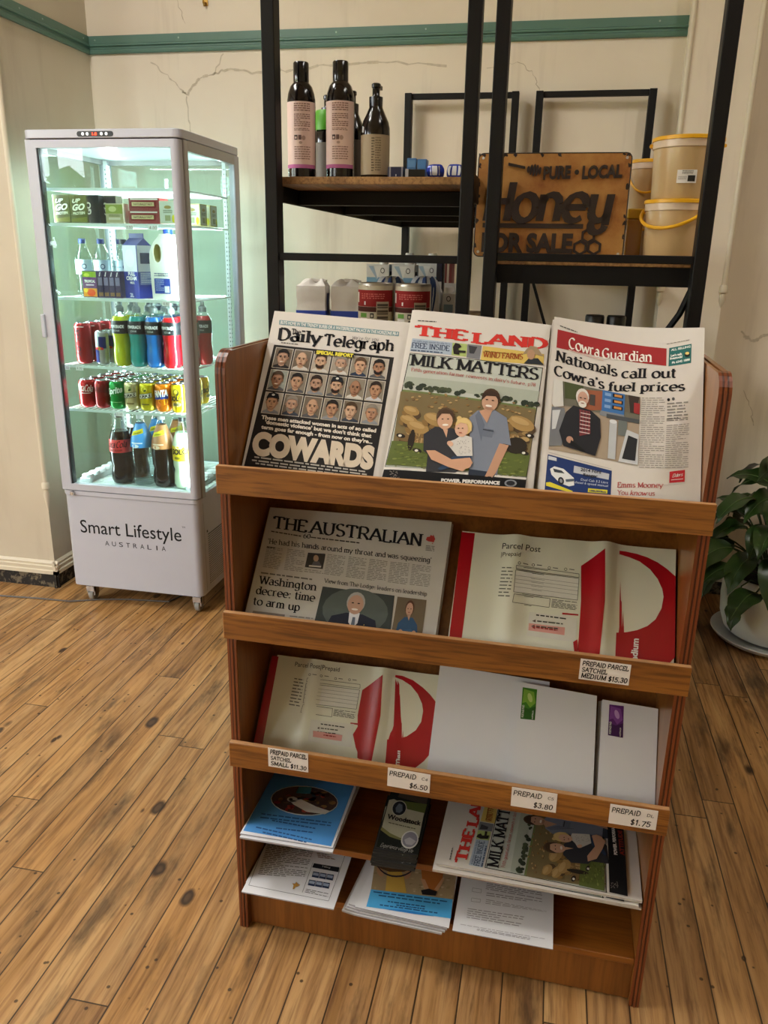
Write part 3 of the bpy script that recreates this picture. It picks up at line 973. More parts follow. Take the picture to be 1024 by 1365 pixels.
mb.build('vent_grille', base)

mb = MB()
mb.prism(rrect(-0.003, 0.6215, -0.004, FD, 0.032), vert, 1.863, FH, WHITE, True)
mb.prism(rrect(0.01, 0.61, 0.01, FD - 0.01, 0.02), vert, 1.859, 1.864, BLACK)
cap = mb.build('top_cap', fr, bevel=0.003)
mb = MB()
pill = rrect(0.222, 0.366, 1.8675, 1.8855, 0.009, 6)
mb.prism(pill, lambda x, z, d: (x, -0.004 - d, z), -0.002, 0.0012, BLACK)
cp = mb.build('control_panel', fr)
for x in (0.246, 0.264, 0.320, 0.339):
    mb = MB()
    mb.lathe([(0.0055, 0), (0.0055, 0.0006), (0, 0.0008)], mat('button_white', '#f2f2f2', 0.4, emit=0.5), 12, M=Matrix.Translation((x, -0.0052, 1.8765)) @ Matrix.Rotation(PI / 2, 4, 'X'))
    mb.build('button', cp)
mb = MB()
mb.box(0.279, 0.306, -0.0058, -0.0052, 1.870, 1.883, mat('display_dark', '#4a0c06', 0.4))
a2 = Art(mb, lambda x, z, h: (x, -0.0058 - h, z))
a2.sans('1.8', (0.283, 1.872), (0.302, 1.872), 0.009, '#ff4a20', 1, (0, 0.009), bold=0.02, m=mat('display_red', '#ff3a14', 0.5, emit=4.0))
mb.build('display', cp)

# door
mb = MB()
D0, D1 = -0.002, 0.030
mb.box(0.006, 0.049, D0, D1, 0.521, 1.859, WHITE)
mb.prism(rrect(0.582, 0.613, D0, D1, 0.022, 6, (0, 1, 0, 0)), vert, 0.521, 1.859, WHITE, True)
mb.box(0.049, 0.582, D0, D1, 1.832, 1.859, WHITE)
mb.box(0.049, 0.582, D0, D1, 0.521, 0.547, WHITE)
mb.box(0.049, 0.055, 0.004, D1, 0.547, 1.832, BLACK)
mb.box(0.580, 0.582, 0.012, D1, 0.547, 1.832, GREYM)
door = mb.build('door', fr)
mb = MB()
mb.box(0.050, 0.581, 0.010, 0.014, 0.545, 1.834, GLASS)
mb.build('door_glass', door)
mb = MB()
mb.box(-0.004, 0.012, -0.012, 0.010, 1.145, 1.235, WHITE)
mb.build('handle', door, bevel=0.004)

# frame: posts and rails
for nm, (x0, x1, y0, y1) in (('corner_post', (0.585, 0.618, 0.034, 0.068)), ('corner_post', (0.590, 0.618, 0.515, 0.566)), ('corner_post', (0.0, 0.03, 0.034, 0.068)), ('corner_post', (0.0, 0.03, 0.515, 0.566))):
    mb = MB()
    mb.box(x0, x1, y0, y1, 0.515, 1.862, WHITE if y0 > 0.1 or x0 < 0.1 else GREYM)
    mb.build(nm, fr, bevel=0.004)
for (x0, x1, y0, y1) in ((0.598, 0.617, 0.068, 0.515), (0.001, 0.02, 0.068, 0.515), (0.03, 0.59, 0.545, 0.565)):
    mb = MB()
    mb.box(x0, x1, y0, y1, 1.826, 1.862, GREYM)
    mb.build('top_rail', fr)
    mb = MB()
    mb.box(x0, x1, y0, y1, 0.515, 0.532, WHITE)
    mb.build('bottom_rail', fr)
for nm, (x0, x1, y0, y1) in (('side_glass', (0.606, 0.610, 0.066, 0.517)), ('side_glass', (0.008, 0.012, 0.066, 0.517)), ('rear_glass', (0.028, 0.592, 0.554, 0.558))):
    mb = MB()
    mb.box(x0, x1, y0, y1, 0.530, 1.828, GLASS)
    mb.build(nm, fr)
mb = MB()
mb.box(0.02, 0.6, 0.034, 0.545, 1.845, 1.862, mat('liner_white', '#cfdad7', 0.4))
mb.build('inner_ceiling', fr)
mb = MB()
mb.box(0.02, 0.6, 0.034, 0.545, 0.517, 0.533, MATS['liner_white'])
for k in range(26):
    y = 0.07 + k * 0.018
    mb.box(0.05, 0.57, y, y + 0.004, 0.533, 0.536, MATS['liner_white'])
mb.build('inner_floor', fr)
# shelf standards with punched holes
for (x, y) in ((0.575, 0.500), (0.035, 0.500)):
    mb = MB()
    mb.box(x - 0.008, x + 0.008, y, y + 0.006, 0.54, 1.84, WIRE)
    for k in range(70):
        z = 0.56 + k * 0.018
        mb.box(x - 0.002, x + 0.002, y - 0.0008, y, z, z + 0.006, mat('slot_dark', '#5f7a76', 0.6))
        mb.box(x + 0.008, x + 0.0088, y + 0.001, y + 0.005, z, z + 0.006, MATS['slot_dark'])
    mb.build('shelf_standard', fr)
LED = mat('led_tube', '#effffb', 0.5, emit=7.0)
for (x, y) in ((0.034, 0.048), (0.573, 0.048), (0.045, 0.505)):
    mb = MB()
    mb.box(x - 0.006, x + 0.006, y - 0.004, y + 0.004, 0.56, 1.82, LED)
    mb.build('led_strip', fr)
for (x, y, dr, p) in ((0.045, 0.056, (1, 0.75, 0), 6.5), (0.562, 0.056, (-1, 0.75, 0), 6.5), (0.06, 0.497, (1, -0.6, 0), 5.0), (0.562, 0.49, (-1, -0.6, 0), 5.0)):
    area('fridge_led', (x, y, 1.19), dr, 0.012, 1.25, p, (0.86, 1.0, 0.98))
area('fridge_led', (0.31, 0.28, 1.838), (0, 0, -1), 0.45, 0.05, 4, (0.86, 1.0, 0.98))

SHELF_Z = [1.700, 1.575, 1.300, 1.036, 0.858]
def wire_shelf(z):
    mb = MB()
    for y in (0.05, 0.28, 0.50):
        mb.tube([(0.03, y, z - 0.006), (0.585, y, z - 0.006)], 0.0035, WIRE, 6)
    for x in (0.03, 0.585):
        mb.tube([(x, 0.05, z - 0.006), (x, 0.50, z - 0.006)], 0.0035, WIRE, 6)
    for k in range(23):
        x = 0.045 + k * 0.0235
        mb.tube([(x, 0.048, z - 0.002), (x, 0.50, z - 0.002)], 0.0016, WIRE, 5)
    mb.box(0.03, 0.585, 0.0465, 0.0485, z - 0.012, z - 0.001, mat('clear_rail', '#dff0ec', 0.2))
    return mb
for i, z in enumerate(SHELF_Z):
    sh = wire_shelf(z).build('wire_shelf', fr)
    for (x, t) in {1: [(0.375, '3.50')], 2: [(0.505, '4.80')], 3: [(0.05, '4.50'), (0.11, '4.00')], 4: [(0.27, '3.00')], 0: []}[i]:
        mb = MB()
        mb.box(x - 0.016, x + 0.016, 0.0445, 0.0460, z - 0.022, z - 0.004, mat('tag_white', '#f4f4f2', 0.6))
        at_ = Art(mb, lambda X, Z, h: (X, 0.0445 - h, Z))
        at_.hand(t, (x - 0.012, z - 0.018), (x + 0.012, z - 0.018), 0.009, '#202020', 1, (0, 0.009))
        mb.build('price_tag', sh)
mb = MB()
mb.box(0.452, 0.492, 0.0430, 0.0445, 1.552, 1.570, MATS['tag_white'])
at_ = Art(mb, lambda X, Z, h: (X, 0.0430 - h, Z))
at_.hand('4.00', (0.457, 1.556), (0.487, 1.556), 0.010, '#202020', 1, (0, 0.010))
mb.build('price_tag', fr)
# ribbed white bottle dividers on the fridge floor
for x in (0.075, 0.555):
    mb = MB()
    mb.box(x - 0.022, x + 0.022, 0.06, 0.42, 0.536, 0.556, mat('divider_white', '#cdd4d4', 0.45))
    for k in range(7):
        mb.lathe([(0.024, 0), (0.024, 0.026), (0.020, 0.034), (0.0, 0.037)], MATS['divider_white'], 12, (x, 0.085 + k * 0.05, 0.536))
    mb.build('bottle_divider', fr)
# castors
for (x, y) in ((0.065, 0.055), (0.565, 0.055), (0.065, 0.50), (0.565, 0.50)):
    mb = MB()
    mb.box(x - 0.022, x + 0.022, y - 0.022, y + 0.022, 0.080, 0.089, CHROME)
    mb.box(x - 0.018, x - 0.014, y - 0.018, y + 0.018, 0.028, 0.082, CHROME)
    mb.box(x + 0.014, x + 0.018, y - 0.018, y + 0.018, 0.028, 0.082, CHROME)
    mb.box(x - 0.018, x + 0.018, y - 0.024, y - 0.010, 0.048, 0.072, CHROME)
    ca = mb.build('castor', fr)
    mb = MB()
    mb.lathe([(0, -0.012), (0.022, -0.012), (0.026, -0.008), (0.026, 0.008), (0.022, 0.012), (0, 0.012)], mat('wheel_grey', '#8d8a84', 0.5), 16, M=Matrix.Translation((x, y, 0.026)) @ Matrix.Rotation(PI / 2, 4, 'Y'))
    mb.build('wheel', ca)

# ------------------------------------------------------------------ drinks
ORD = ['front', 'second', 'third', 'rearmost']
ALU = mat('aluminium', '#c4c6c8', 0.25, 1.0, 0.03)
def cyl_surf(r):
    return lambda x, z, h: ((r + h) * math.sin(x / r), -(r + h) * math.cos(x / r), z)
def can_proto(name, label, group, colour, artfn, h=0.115, r=0.033):
    t = thing(name, label, 'can', group=group)
    mb = MB()
    mb.lathe([(0.001, 0.004), (r * 0.75, 0.002), (r * 0.88, 0.006), (r, 0.016), (r, h - 0.014), (r * 0.93, h - 0.006), (r * 0.84, h - 0.002)], mat('can_' + colour.strip('#'), colour, 0.22, 0.45, 0.02), 28)
    art = Art(mb, cyl_surf(r), step=0.0003)
    artfn(art)
    mb.build('body', t)
    mb = MB()
    mb.lathe([(r * 0.84, h - 0.002), (r * 0.86, h), (r * 0.82, h + 0.001), (r * 0.78, h - 0.004), (0.0, h - 0.004)], ALU, 24)
    mb.box(-0.006, 0.006, -0.013, 0.004, h - 0.004, h - 0.0025, ALU)
    mb.build('lid', t)
    return t
def art_coke(a):
    a.serif('Coca', (-0.030, 0.074), (0.004, 0.070), 0.026, '#f6f2ee', 1, (0.004, 0.026), 2.0, 0.9, 0.3, slant=0.2)
    a.serif('Cola', (0.006, 0.070), (0.038, 0.066), 0.026, '#f6f2ee', 1, (0.004, 0.026), 2.0, 0.9, 0.3, slant=0.2)
    a.rect(-0.020, 0.060, 0.03, 0.0625, '#f0e6e2', 1, 6, 1)
def art_coke2(a):
    a.serif('Coca', (-0.030, 0.074), (0.004, 0.070), 0.026, '#3a0a0c', 1, (0.004, 0.026), 2.0, 0.9, 0.3, slant=0.2)
    a.serif('Cola', (0.006, 0.070), (0.038, 0.066), 0.026, '#3a0a0c', 1, (0.004, 0.026), 2.0, 0.9, 0.3, slant=0.2)
def art_sprite(a):
    a.sans('Sprite', (-0.032, 0.060), (0.036, 0.072), 0.026, '#f2f6f0', 1, (0, 0.026), bold=0.03, shear=0.2)
    a.rect(-0.03, 0.030, 0.03, 0.0315, '#bfe0b0', 1, 6, 1)
def art_kirks(hx_band):
    def f(a):
        a.quad((-0.030, 0.048), (0.030, 0.056), (0.030, 0.076), (-0.030, 0.068), '#1c1c1c', 1, 8, 1)
        a.quad((-0.029, 0.050), (0.029, 0.058), (0.029, 0.074), (-0.029, 0.066), '#efe8d2', 2, 8, 1)
        a.sans('KIRKS', (-0.024, 0.0525), (0.025, 0.0600), 0.012, '#17171a', 3, (0, 0.012), bold=0.04)
        a.ell(0, 0.088, 0.013, 0.010, hx_band, 1)
        a.ell(0.004, 0.084, 0.006, 0.004, '#2f3a18', 2, rot=30)
        a.rect(-0.016, 0.026, 0.018, 0.031, '#57491c', 1, 4, 1)
    return f
def art_fanta(a):
    a.quad((-0.035, 0.050), (0.035, 0.056), (0.035, 0.074), (-0.035, 0.070), '#1f3c8c', 1, 8, 1)
    a.ell(0.012, 0.044, 0.020, 0.014, '#f4a11c', 1)
    a.sans('FANTA', (-0.031, 0.060), (0.032, 0.068), 0.026, '#f7f4ee', 2, (0.002, 0.026), bold=0.05)
    a.ell(-0.014, 0.032, 0.016, 0.014, '#d85f10', 1)
def art_solo(a):
    a.ell(0, 0.083, 0.013, 0.014, '#3a3a28', 1)
    a.ell(0, 0.086, 0.007, 0.008, '#e9d24a', 2)
    a.sans('SOLO', (-0.028, 0.050), (0.028, 0.052), 0.018, '#17171a', 2, (0, 0.018), bold=0.05)
    a.ell(0, 0.036, 0.018, 0.010, '#f2e6c0', 1)
    a.rect(-0.014, 0.030, 0.014, 0.041, '#6a6346', 2, 4, 1)
cans = [('red', '#b3161e', art_coke, 0.095), ('dark red', '#8c0f18', art_coke2, 0.164), ('green', '#0d8a3c', art_sprite, 0.231), ('cream', '#c9bd8a', art_kirks('#7d8a4a'), 0.298), ('olive yellow', '#c9b81e', art_kirks('#e2d548'), 0.365), ('orange', '#e07c12', art_fanta, 0.433), ('bright yellow', '#efc914', art_solo, 0.503)]
for nm, c, af, x in cans:
    p = None
    for k in range(4):
        lab = f'{nm} soft drink can, {ORD[k]} in its column on the can shelf of the fridge'
        y = 0.092 + k * 0.070
        if p is None:
            p = can_proto('soft_drink_can', lab, 'soft drink cans on the can shelf', c, af)
            p.location = (x, y, 0.8585)
        else:
            dup(p, lab, loc=(x, y, 0.8585), rot=0.5 * k)
# tall energy drink cans
def art_tall(a):
    a.sans('MOTHER', (0.004, 0.030), (0.004, 0.140), 0.022, '#17070a', 1, (-0.022, 0), bold=0.04)
    a.rect(-0.022, 0.146, 0.022, 0.149, '#e6d6d6', 1, 6, 1)
p = None
for k, (x, y) in enumerate(((0.098, 0.095), (0.104, 0.166), (0.110, 0.237))):
    lab = f'tall red energy drink can, {ORD[k]} of three beside the sports drinks'
    if p is None:
        p = can_proto('energy_drink_can', lab, 'tall red cans on the sports drink shelf', '#a8232c', art_tall, 0.163, 0.033)
        p.location = (x, y, 1.0365)
    else:
        dup(p, lab, loc=(x, y, 1.0365))
def art_blue(a):
    a.quad((-0.027, 0.010), (0.0, 0.010), (0.0, 0.066), (-0.027, 0.066), '#16246e', 1, 6, 1)
    a.quad((0.0, 0.066), (0.03, 0.066), (0.03, 0.112), (0.0, 0.112), '#16246e', 1, 6, 1)
    a.ell(0, 0.066, 0.008, 0.007, '#e0b020', 2)
    a.ell(-0.010, 0.066, 0.009, 0.005, '#c01820', 3, rot=20)
    a.ell(0.010, 0.066, 0.009, 0.005, '#c01820', 3, rot=-20)
p = None
for k, (x, y) in enumerate(((0.181, 0.090), (0.186, 0.150), (0.190, 0.210))):
    lab = f'slim silver and blue energy drink can, {ORD[k]} of three behind the fridge glass'
    if p is None:
        p = can_proto('energy_drink_can', lab, 'slim silver and blue cans', '#b9bcc2', art_blue, 0.134, 0.0265)
        p.location = (x, y, 1.0365)
    else:
        dup(p, lab, loc=(x, y, 1.0365))

PET = glass_mat('clear_plastic', (0.90, 0.95, 0.95), 1.6, 0.05)
def bottle(name, label, group, prof, liquid, level, capc, cap_prof, artfn=None, label_rng=None, label_col=None, n=24, rough=0.12, art_r=None):
    """clear bottle: liquid body up to level, clear shell above it, cap, wrap label"""
    t = thing(name, label, 'bottle', group=group)
    mb = MB()
    def at(z):
        for (r0, z0), (r1, z1) in zip(prof, prof[1:]):
            if z0 <= z <= z1 and z1 > z0:
                return r0 + (r1 - r0) * (z - z0) / (z1 - z0)
        return prof[-1][0]
    low = [q for q in prof if q[1] < level] + [(at(level), level)]
    if liquid:
        mb.lathe(low + [(0, level)], liquid, n)
    else:
        mb.lathe(low, PET, n)
    mb.build('body', t)
    mb = MB()
    mb.lathe([(at(level), level)] + [q for q in prof if q[1] > level], PET, n)
    mb.build('neck', t)
    mb = MB()
    top = prof[-1][1]
    mb.lathe([(r, top + z) for r, z in cap_prof], capc, 18)
    mb.build('cap', t)
    if label_rng:
        z0, z1 = label_rng
        mb = MB()
        zs = [z0 + (z1 - z0) * i / 6 for i in range(7)]
        mb.lathe([(at(z) + 0.0006, z) for z in zs], label_col, n)
        if artfn:
            ar = art_r or at((z0 + z1) / 2)
            def sf(x, z, h, ar=ar):
                r = at(z) + 0.0008 + h
                return (r * math.sin(x / ar), -r * math.cos(x / ar), z)
            artfn(Art(mb, sf, step=0.0003))
        mb.build('label', t)
    return t
SPORT = [(0.001, 0), (0.026, 0.0), (0.033, 0.008), (0.0355, 0.02), (0.035, 0.06), (0.0315, 0.085), (0.0335, 0.115), (0.036, 0.128), (0.036, 0.165), (0.034, 0.180), (0.026, 0.196), (0.016, 0.206), (0.0145, 0.216)]
SCAP = [(0.0165, -0.006), (0.0168, 0.012), (0.013, 0.016), (0.0085, 0.020), (0.008, 0.034), (0.0055, 0.036), (0, 0.036)]
CAPG = mat('frosted_cap', '#7d8888', 0.35, 0, 0.04)
def art_sport(a):
    a.sans('POWERADE', (-0.030, 0.150), (0.030, 0.150), 0.012, '#f2f2f2', 1, (0, 0.012), bold=0.03)
    a.sans('ION4', (-0.012, 0.136), (0.012, 0.136), 0.008, '#c8cccc', 1, (0, 0.008))
sports = [('yellow green', '#b4bc1a', [(0.268, 0.092), (0.278, 0.170)]), ('teal', '#128a84', [(0.340, 0.092), (0.352, 0.170), (0.358, 0.246)]), ('blue', '#1d6fc0', [(0.412, 0.092), (0.425, 0.170), (0.431, 0.246)]),
          ('red', '#cf1822', [(0.484, 0.092), (0.496, 0.170)]), ('crimson', '#b8141e', [(0.550, 0.120), (0.553, 0.240)])]
for nm, c, sp in sports:
    p = None
    for k, (x, y) in enumerate(sp):
        lab = f'{nm} sports drink bottle, {ORD[k]} in its row' + (' by the fridge side glass' if nm == 'crimson' else ' on the sports drink shelf')
        if p is None:
            p = bottle('sports_drink_bottle', lab, 'sports drinks in the fridge', SPORT, mat('drink_' + nm, c, 0.15, 0, 0.03, coat=0.5), 0.195, CAPG, SCAP, art_sport, (0.128, 0.178), mat('sport_label', '#17181c', 0.4), art_r=0.036)
            p.location = (x, y, 1.0365)
        else:
            dup(p, lab, loc=(x, y, 1.0365), rot=0.15 * k)
BIG = [(0.001, 0.004), (0.020, 0.0), (0.038, 0.004), (0.045, 0.022), (0.043, 0.060), (0.0400, 0.080), (0.045, 0.098), (0.0455, 0.150), (0.045, 0.185), (0.038, 0.215), (0.024, 0.250), (0.0155, 0.270), (0.0135, 0.285)]
BCAP = [(0.0145, -0.004), (0.0152, 0.0), (0.0152, 0.013), (0.0130, 0.015), (0, 0.015)]
CAPB = mat('black_cap', '#17181a', 0.4)
def art_cola(a):
    a.serif('Coca', (-0.042, 0.158), (-0.001, 0.160), 0.026, '#1b0808', 1, (0.003, 0.026), 2.0, 0.9, 0.3, slant=0.2)
    a.serif('Cola', (0.004, 0.160), (0.042, 0.162), 0.026, '#1b0808', 1, (0.003, 0.026), 2.0, 0.9, 0.3, slant=0.2)
    a.sans('ZERO SUGAR', (-0.026, 0.143), (0.026, 0.145), 0.008, '#1b0808', 1, (0, 0.008), bold=0.02)
def art_mix(hx):
    def f(a):
        a.quad((-0.030, 0.212), (0.030, 0.226), (0.030, 0.244), (-0.030, 0.230), '#e8dc2a', 1, 8, 1)
        a.sans('Schweppes', (-0.022, 0.217), (0.022, 0.228), 0.009, '#2a3a1c', 2, (0, 0.009), bold=0.01, shear=0.2)
        a.rect(-0.022, 0.182, 0.022, 0.187, hx, 1, 5, 1)
        a.ell(-0.006, 0.172, 0.014, 0.008, hx, 1)
    return f
def art_solo2(a):
    a.sans('SOLO', (-0.032, 0.148), (0.032, 0.152), 0.022, '#17171a', 1, (0, 0.022), bold=0.05)
    a.ell(0, 0.180, 0.014, 0.008, '#e8e0b8', 1)
    a.rect(-0.02, 0.128, 0.02, 0.138, '#8a7c1c', 1, 5, 1)
COLA = mat('cola_liquid', '#080403', 0.2, 0, 0.03, spec=0.3)
MILKY = mat('lemon_liquid', '#cfe0c2', 0.15, 0, 0.03, coat=0.5)
bigs = [
 ('red label', COLA, 0.225, CAPB, art_cola, (0.138, 0.192), '#c8262c', [(0.212, 0.112), (0.232, 0.215)]),
 ('blue label', None, 0.02, mat('cap_grey_light', '#c5ccd2', 0.4), art_mix('#dfeaf4'), (0.165, 0.262), '#3d94dc', [(0.310, 0.112), (0.330, 0.215)]),
 ('copper label', COLA, 0.172, mat('cap_grey', '#a9adb0', 0.4), art_mix('#e8cdb0'), (0.165, 0.262), '#b07748', [(0.404, 0.112), (0.424, 0.215)]),
 ('yellow label', MILKY, 0.235, CAPB, art_solo2, (0.120, 0.182), '#f0d21c', [(0.497, 0.112)])]
for nm, liq, lev, capm, af, rng, lc, sp in bigs:
    p = None
    for k, (x, y) in enumerate(sp):
        lab = f'large {nm} soft drink bottle ' + ('at the front of the fridge floor' if k == 0 else 'standing behind its twin on the fridge floor')
        if p is None:
            p = bottle('soft_drink_bottle', lab, 'large bottles on the fridge floor', BIG, liq, lev, capm, BCAP, af, rng, mat('wrap_' + nm.split()[0], lc, 0.35), art_r=0.040)
            p.location = (x, y, 0.537)
        else:
            dup(p, lab, loc=(x, y, 0.537), rot=0.3)
WATER = [(0.001, 0.003), (0.024, 0.0), (0.031, 0.008), (0.032, 0.05), (0.0305, 0.058), (0.032, 0.066), (0.032, 0.14), (0.030, 0.156), (0.020, 0.180), (0.0135, 0.194), (0.0125, 0.204)]
def art_water(a):
    a.ell(0.018, 0.115, 0.009, 0.010, '#2a4a6a', 1)
    a.ell(0.018, 0.115, 0.006, 0.007, '#e4eef2', 2)
    a.rect(-0.018, 0.112, 0.004, 0.116, '#9fb8c8', 1, 3, 1)
WCAP = [(0.0135, -0.003), (0.0142, 0.0), (0.0142, 0.014), (0.012, 0.016), (0, 0.016)]
wl = ['water bottle with blue cap, leftmost on the milk shelf', 'water bottle with blue cap behind the bright tropical juice box', 'water bottle with blue cap behind the purple juice boxes', 'water bottle with dark cap nearest the blue milk carton']
for k, (x, y) in enumerate(((0.096, 0.150), (0.168, 0.165), (0.218, 0.225), (0.262, 0.170))):
    t = bottle('water_bottle', wl[k], 'water bottles on the milk shelf', WATER, None, 0.004, mat('cap_navy', '#2a3a78', 0.4) if k < 3 else mat('cap_dark', '#2c3238', 0.4), WCAP, art_water, (0.085, 0.140), mat('water_label', '#c6dce4', 0.35), art_r=0.032)
    t.location = (x, y, 1.3005)
def carton_box(name, label, cat, w, d, h, faces, loc, rot=0.0, group=None, gable=0.0, cap=None, bev=0.0015):
    """carton: body with printed front (and right side) faces; optional gable top and screw cap"""
    t = thing(name, label, cat, loc, rot, group)
    mb = MB()
    body = faces['body']
    mb.box(-w / 2, w / 2, -d / 2, d / 2, 0, h, body)
    if 'front' in faces:
        faces['front'](Art(mb, lambda x, z, hh: (x, -d / 2 - hh - 0.0002, z), step=0.0004))
    if 'side' in faces:
        faces['side'](Art(mb, lambda x, z, hh: (w / 2 + hh + 0.0002, x, z), step=0.0004))
    mb.build('box_body', t)
    if gable:
        mb = MB()
        gm = faces.get('gable', body)
        v = [(-w / 2, -d / 2, h), (w / 2, -d / 2, h), (w / 2, d / 2, h), (-w / 2, d / 2, h), (-w / 2, 0, h + gable), (w / 2, 0, h + gable)]
        mb.faces(v, [(0, 1, 5, 4), (2, 3, 4, 5), (1, 2, 5), (3, 0, 4)], gm)
        mb.box(-w / 2, w / 2, -0.0015, 0.0015, h + gable - 0.002, h + gable + 0.016, gm)
        mb.build('gable_top', t)
    if cap:
        mb = MB()
        mb.lathe([(0.013, 0), (0.013, 0.013), (0.011, 0.015), (0, 0.015)], cap[0], 16, cap[1])
        mb.build('cap', t)
    return t
# protein drink packs
def f_go(i):
    def f(a):
        a.rect(-0.033, 0.004, 0.033, 0.096, '#4d4a2c', 1)
        a.quad((-0.033, 0.004), (0.033, 0.004), (0.033, 0.022), (-0.033, 0.014), '#6d6a30', 2)
        a.sans('UP', (-0.024, 0.071), (0.010, 0.074), 0.014, '#f0f0ea', 3, (0.002, 0.014), bold=0.04, shear=0.2)
        a.sans('GO', (-0.026, 0.044), (0.026, 0.048), 0.022, '#f6f6f0', 3, (0.003, 0.022), bold=0.05, shear=0.2)
        a.sans('PROTEIN', (-0.024, 0.028), (0.026, 0.032), 0.010, '#e8e6da', 3, (0, 0.010), bold=0.03)
    return f
def f_dark(a):
    a.rect(-0.022, 0.004, 0.022, 0.096, '#26282c', 1)
    a.sans('GO', (-0.012, 0.030), (-0.012, 0.075), 0.020, '#d6d6d0', 2, (-0.020, 0), bold=0.04)
gl = ['dark olive protein drink pack with large white lettering, leftmost on its shelf', 'dark olive protein drink pack second from the left of its shelf', 'narrow black protein drink pack turned sideways', 'olive protein drink pack behind the green tub']
for k, (x, wd, ff, y) in enumerate(((0.078, 0.070, f_go(0), 0.085), (0.150, 0.070, f_go(1), 0.085), (0.211, 0.046, f_dark, 0.090), (0.261, 0.048, f_dark, 0.125))):
    carton_box('protein_drink_pack', gl[k], 'drink pack', wd, 0.05, 0.1, {'body': mat('olive_card', '#4d4a2e', 0.5) if k != 2 else mat('black_card', '#1e2024', 0.5), 'front': ff}, (x, y, 1.5755), group='protein drink packs on the top stocked shelf')
def f_tub(a):
    a.rect(-0.034, 0.004, 0.034, 0.066, '#b9b58c', 1)
    a.rect(-0.034, 0.034, 0.034, 0.066, '#93a648', 2)
    a.ell(-0.006, 0.050, 0.016, 0.010, '#d0d890', 3)
    a.rect(-0.024, 0.012, 0.024, 0.020, '#d8d4bc', 2)
    a.lines((-0.022, 0.030), (0.022, 0.030), (0.022, 0.022), (-0.022, 0.022), 2, '#5a6a30', 3)
carton_box('snack_box', 'green and cream snack box in front of the olive protein packs', 'box', 0.070, 0.05, 0.070, {'body': mat('cream_card', '#c9c3a4', 0.5), 'front': f_tub}, (0.303, 0.075, 1.5755))
def f_red(a):
    a.rect(-0.055, 0.010, 0.048, 0.034, '#7c2226', 1)
    a.rect(-0.050, 0.016, 0.040, 0.030, '#d8c898', 2)
    a.sans('NATURALLY NUT', (-0.042, 0.0195), (0.034, 0.0195), 0.007, '#4a2c1c', 3, (0, 0.007), bold=0.02)
    a.rect(-0.055, 0.038, 0.055, 0.043, '#e8e4dc', 1)
for k in range(2):
    carton_box('chocolate_box', ('dark red chocolate box, lower' if k == 0 else 'dark red chocolate box, upper') + ' of two stacked in the fridge', 'box', 0.125, 0.07, 0.045, {'body': mat('red_card', '#8e2a2c', 0.45), 'front': f_red}, (0.418 + 0.004 * k, 0.095, 1.5755 + 0.0455 * k), 0.0, 'dark red chocolate boxes')
def f_yog(a):
    a.rect(-0.030, 0.004, 0.030, 0.076, '#dfe6d8', 1)
    a.ell(0.0, 0.058, 0.014, 0.006, '#b9a86a', 2)
    a.lines((-0.018, 0.048), (0.018, 0.048), (0.018, 0.036), (-0.018, 0.036), 3, '#6a7a58', 2)
    a.rect(-0.012, 0.010, 0.010, 0.030, '#a8b088', 2)
    a.ell(0.022, 0.018, 0.007, 0.014, '#e0dc30', 2)
for k, (x, y) in enumerate(((0.522, 0.080), (0.545, 0.240), (0.545, 0.340))):
    carton_box('dairy_tub', ['white and yellow dairy carton at the front of the top stocked shelf', 'pale yellow dairy carton seen through the fridge side glass, nearer one', 'pale yellow dairy carton seen through the fridge side glass, farther one'][k], 'carton', 0.066, 0.066, 0.080, {'body': mat('pale_card', '#e6e4cc', 0.5) if k == 0 else mat('yellow_card', '#d8cf8c', 0.5), 'front': f_yog, 'side': f_yog}, (x, y, 1.5755))
# juice boxes
def f_trop(a):
    a.rect(-0.029, 0.003, 0.029, 0.097, '#6a3a78', 1)
    a.rect(-0.029, 0.076, 0.029, 0.097, '#8ab02e', 2)
    a.ell(-0.010, 0.084, 0.012, 0.007, '#c8d84a', 3)
    a.sans('TROPICAL', (-0.022, 0.056), (0.024, 0.056), 0.010, '#f4ecf4', 2, (0, 0.010), bold=0.03)
    a.rect(-0.016, 0.044, 0.018, 0.050, '#c8a8d0', 2)
    a.rect(-0.029, 0.003, 0.029, 0.034, '#e8942a', 2)
    a.ell(0.004, 0.018, 0.018, 0.014, '#e8502a', 3)
    a.ell(-0.018, 0.026, 0.010, 0.008, '#f4c83a', 3)
def f_purp(a):
    a.rect(-0.011, 0.003, 0.011, 0.097, '#433a5c', 1)
    a.rect(-0.009, 0.046, 0.009, 0.076, '#7d7a9c', 2)
    a.rect(-0.009, 0.006, 0.009, 0.020, '#8a6a4a', 2)
    a.quad((-0.004, 0.080), (0.0, 0.080), (0.004, 0.096), (0.001, 0.096), '#e6e4ec', 2)
carton_box('juice_box', 'bright tropical juice box facing the fridge door', 'juice box', 0.062, 0.04, 0.1, {'body': mat('purple_card', '#4a3a62', 0.45), 'front': f_trop}, (0.166, 0.085, 1.3005))
for k in range(4):
    carton_box('juice_box', ['first', 'second', 'third', 'fourth'][k] + ' narrow purple juice box to the right of the tropical juice box', 'juice box', 0.023, 0.045, 0.1, {'body': MATS['purple_card'], 'front': f_purp}, (0.210 + k * 0.0245, 0.090, 1.3005), group='purple juice boxes')
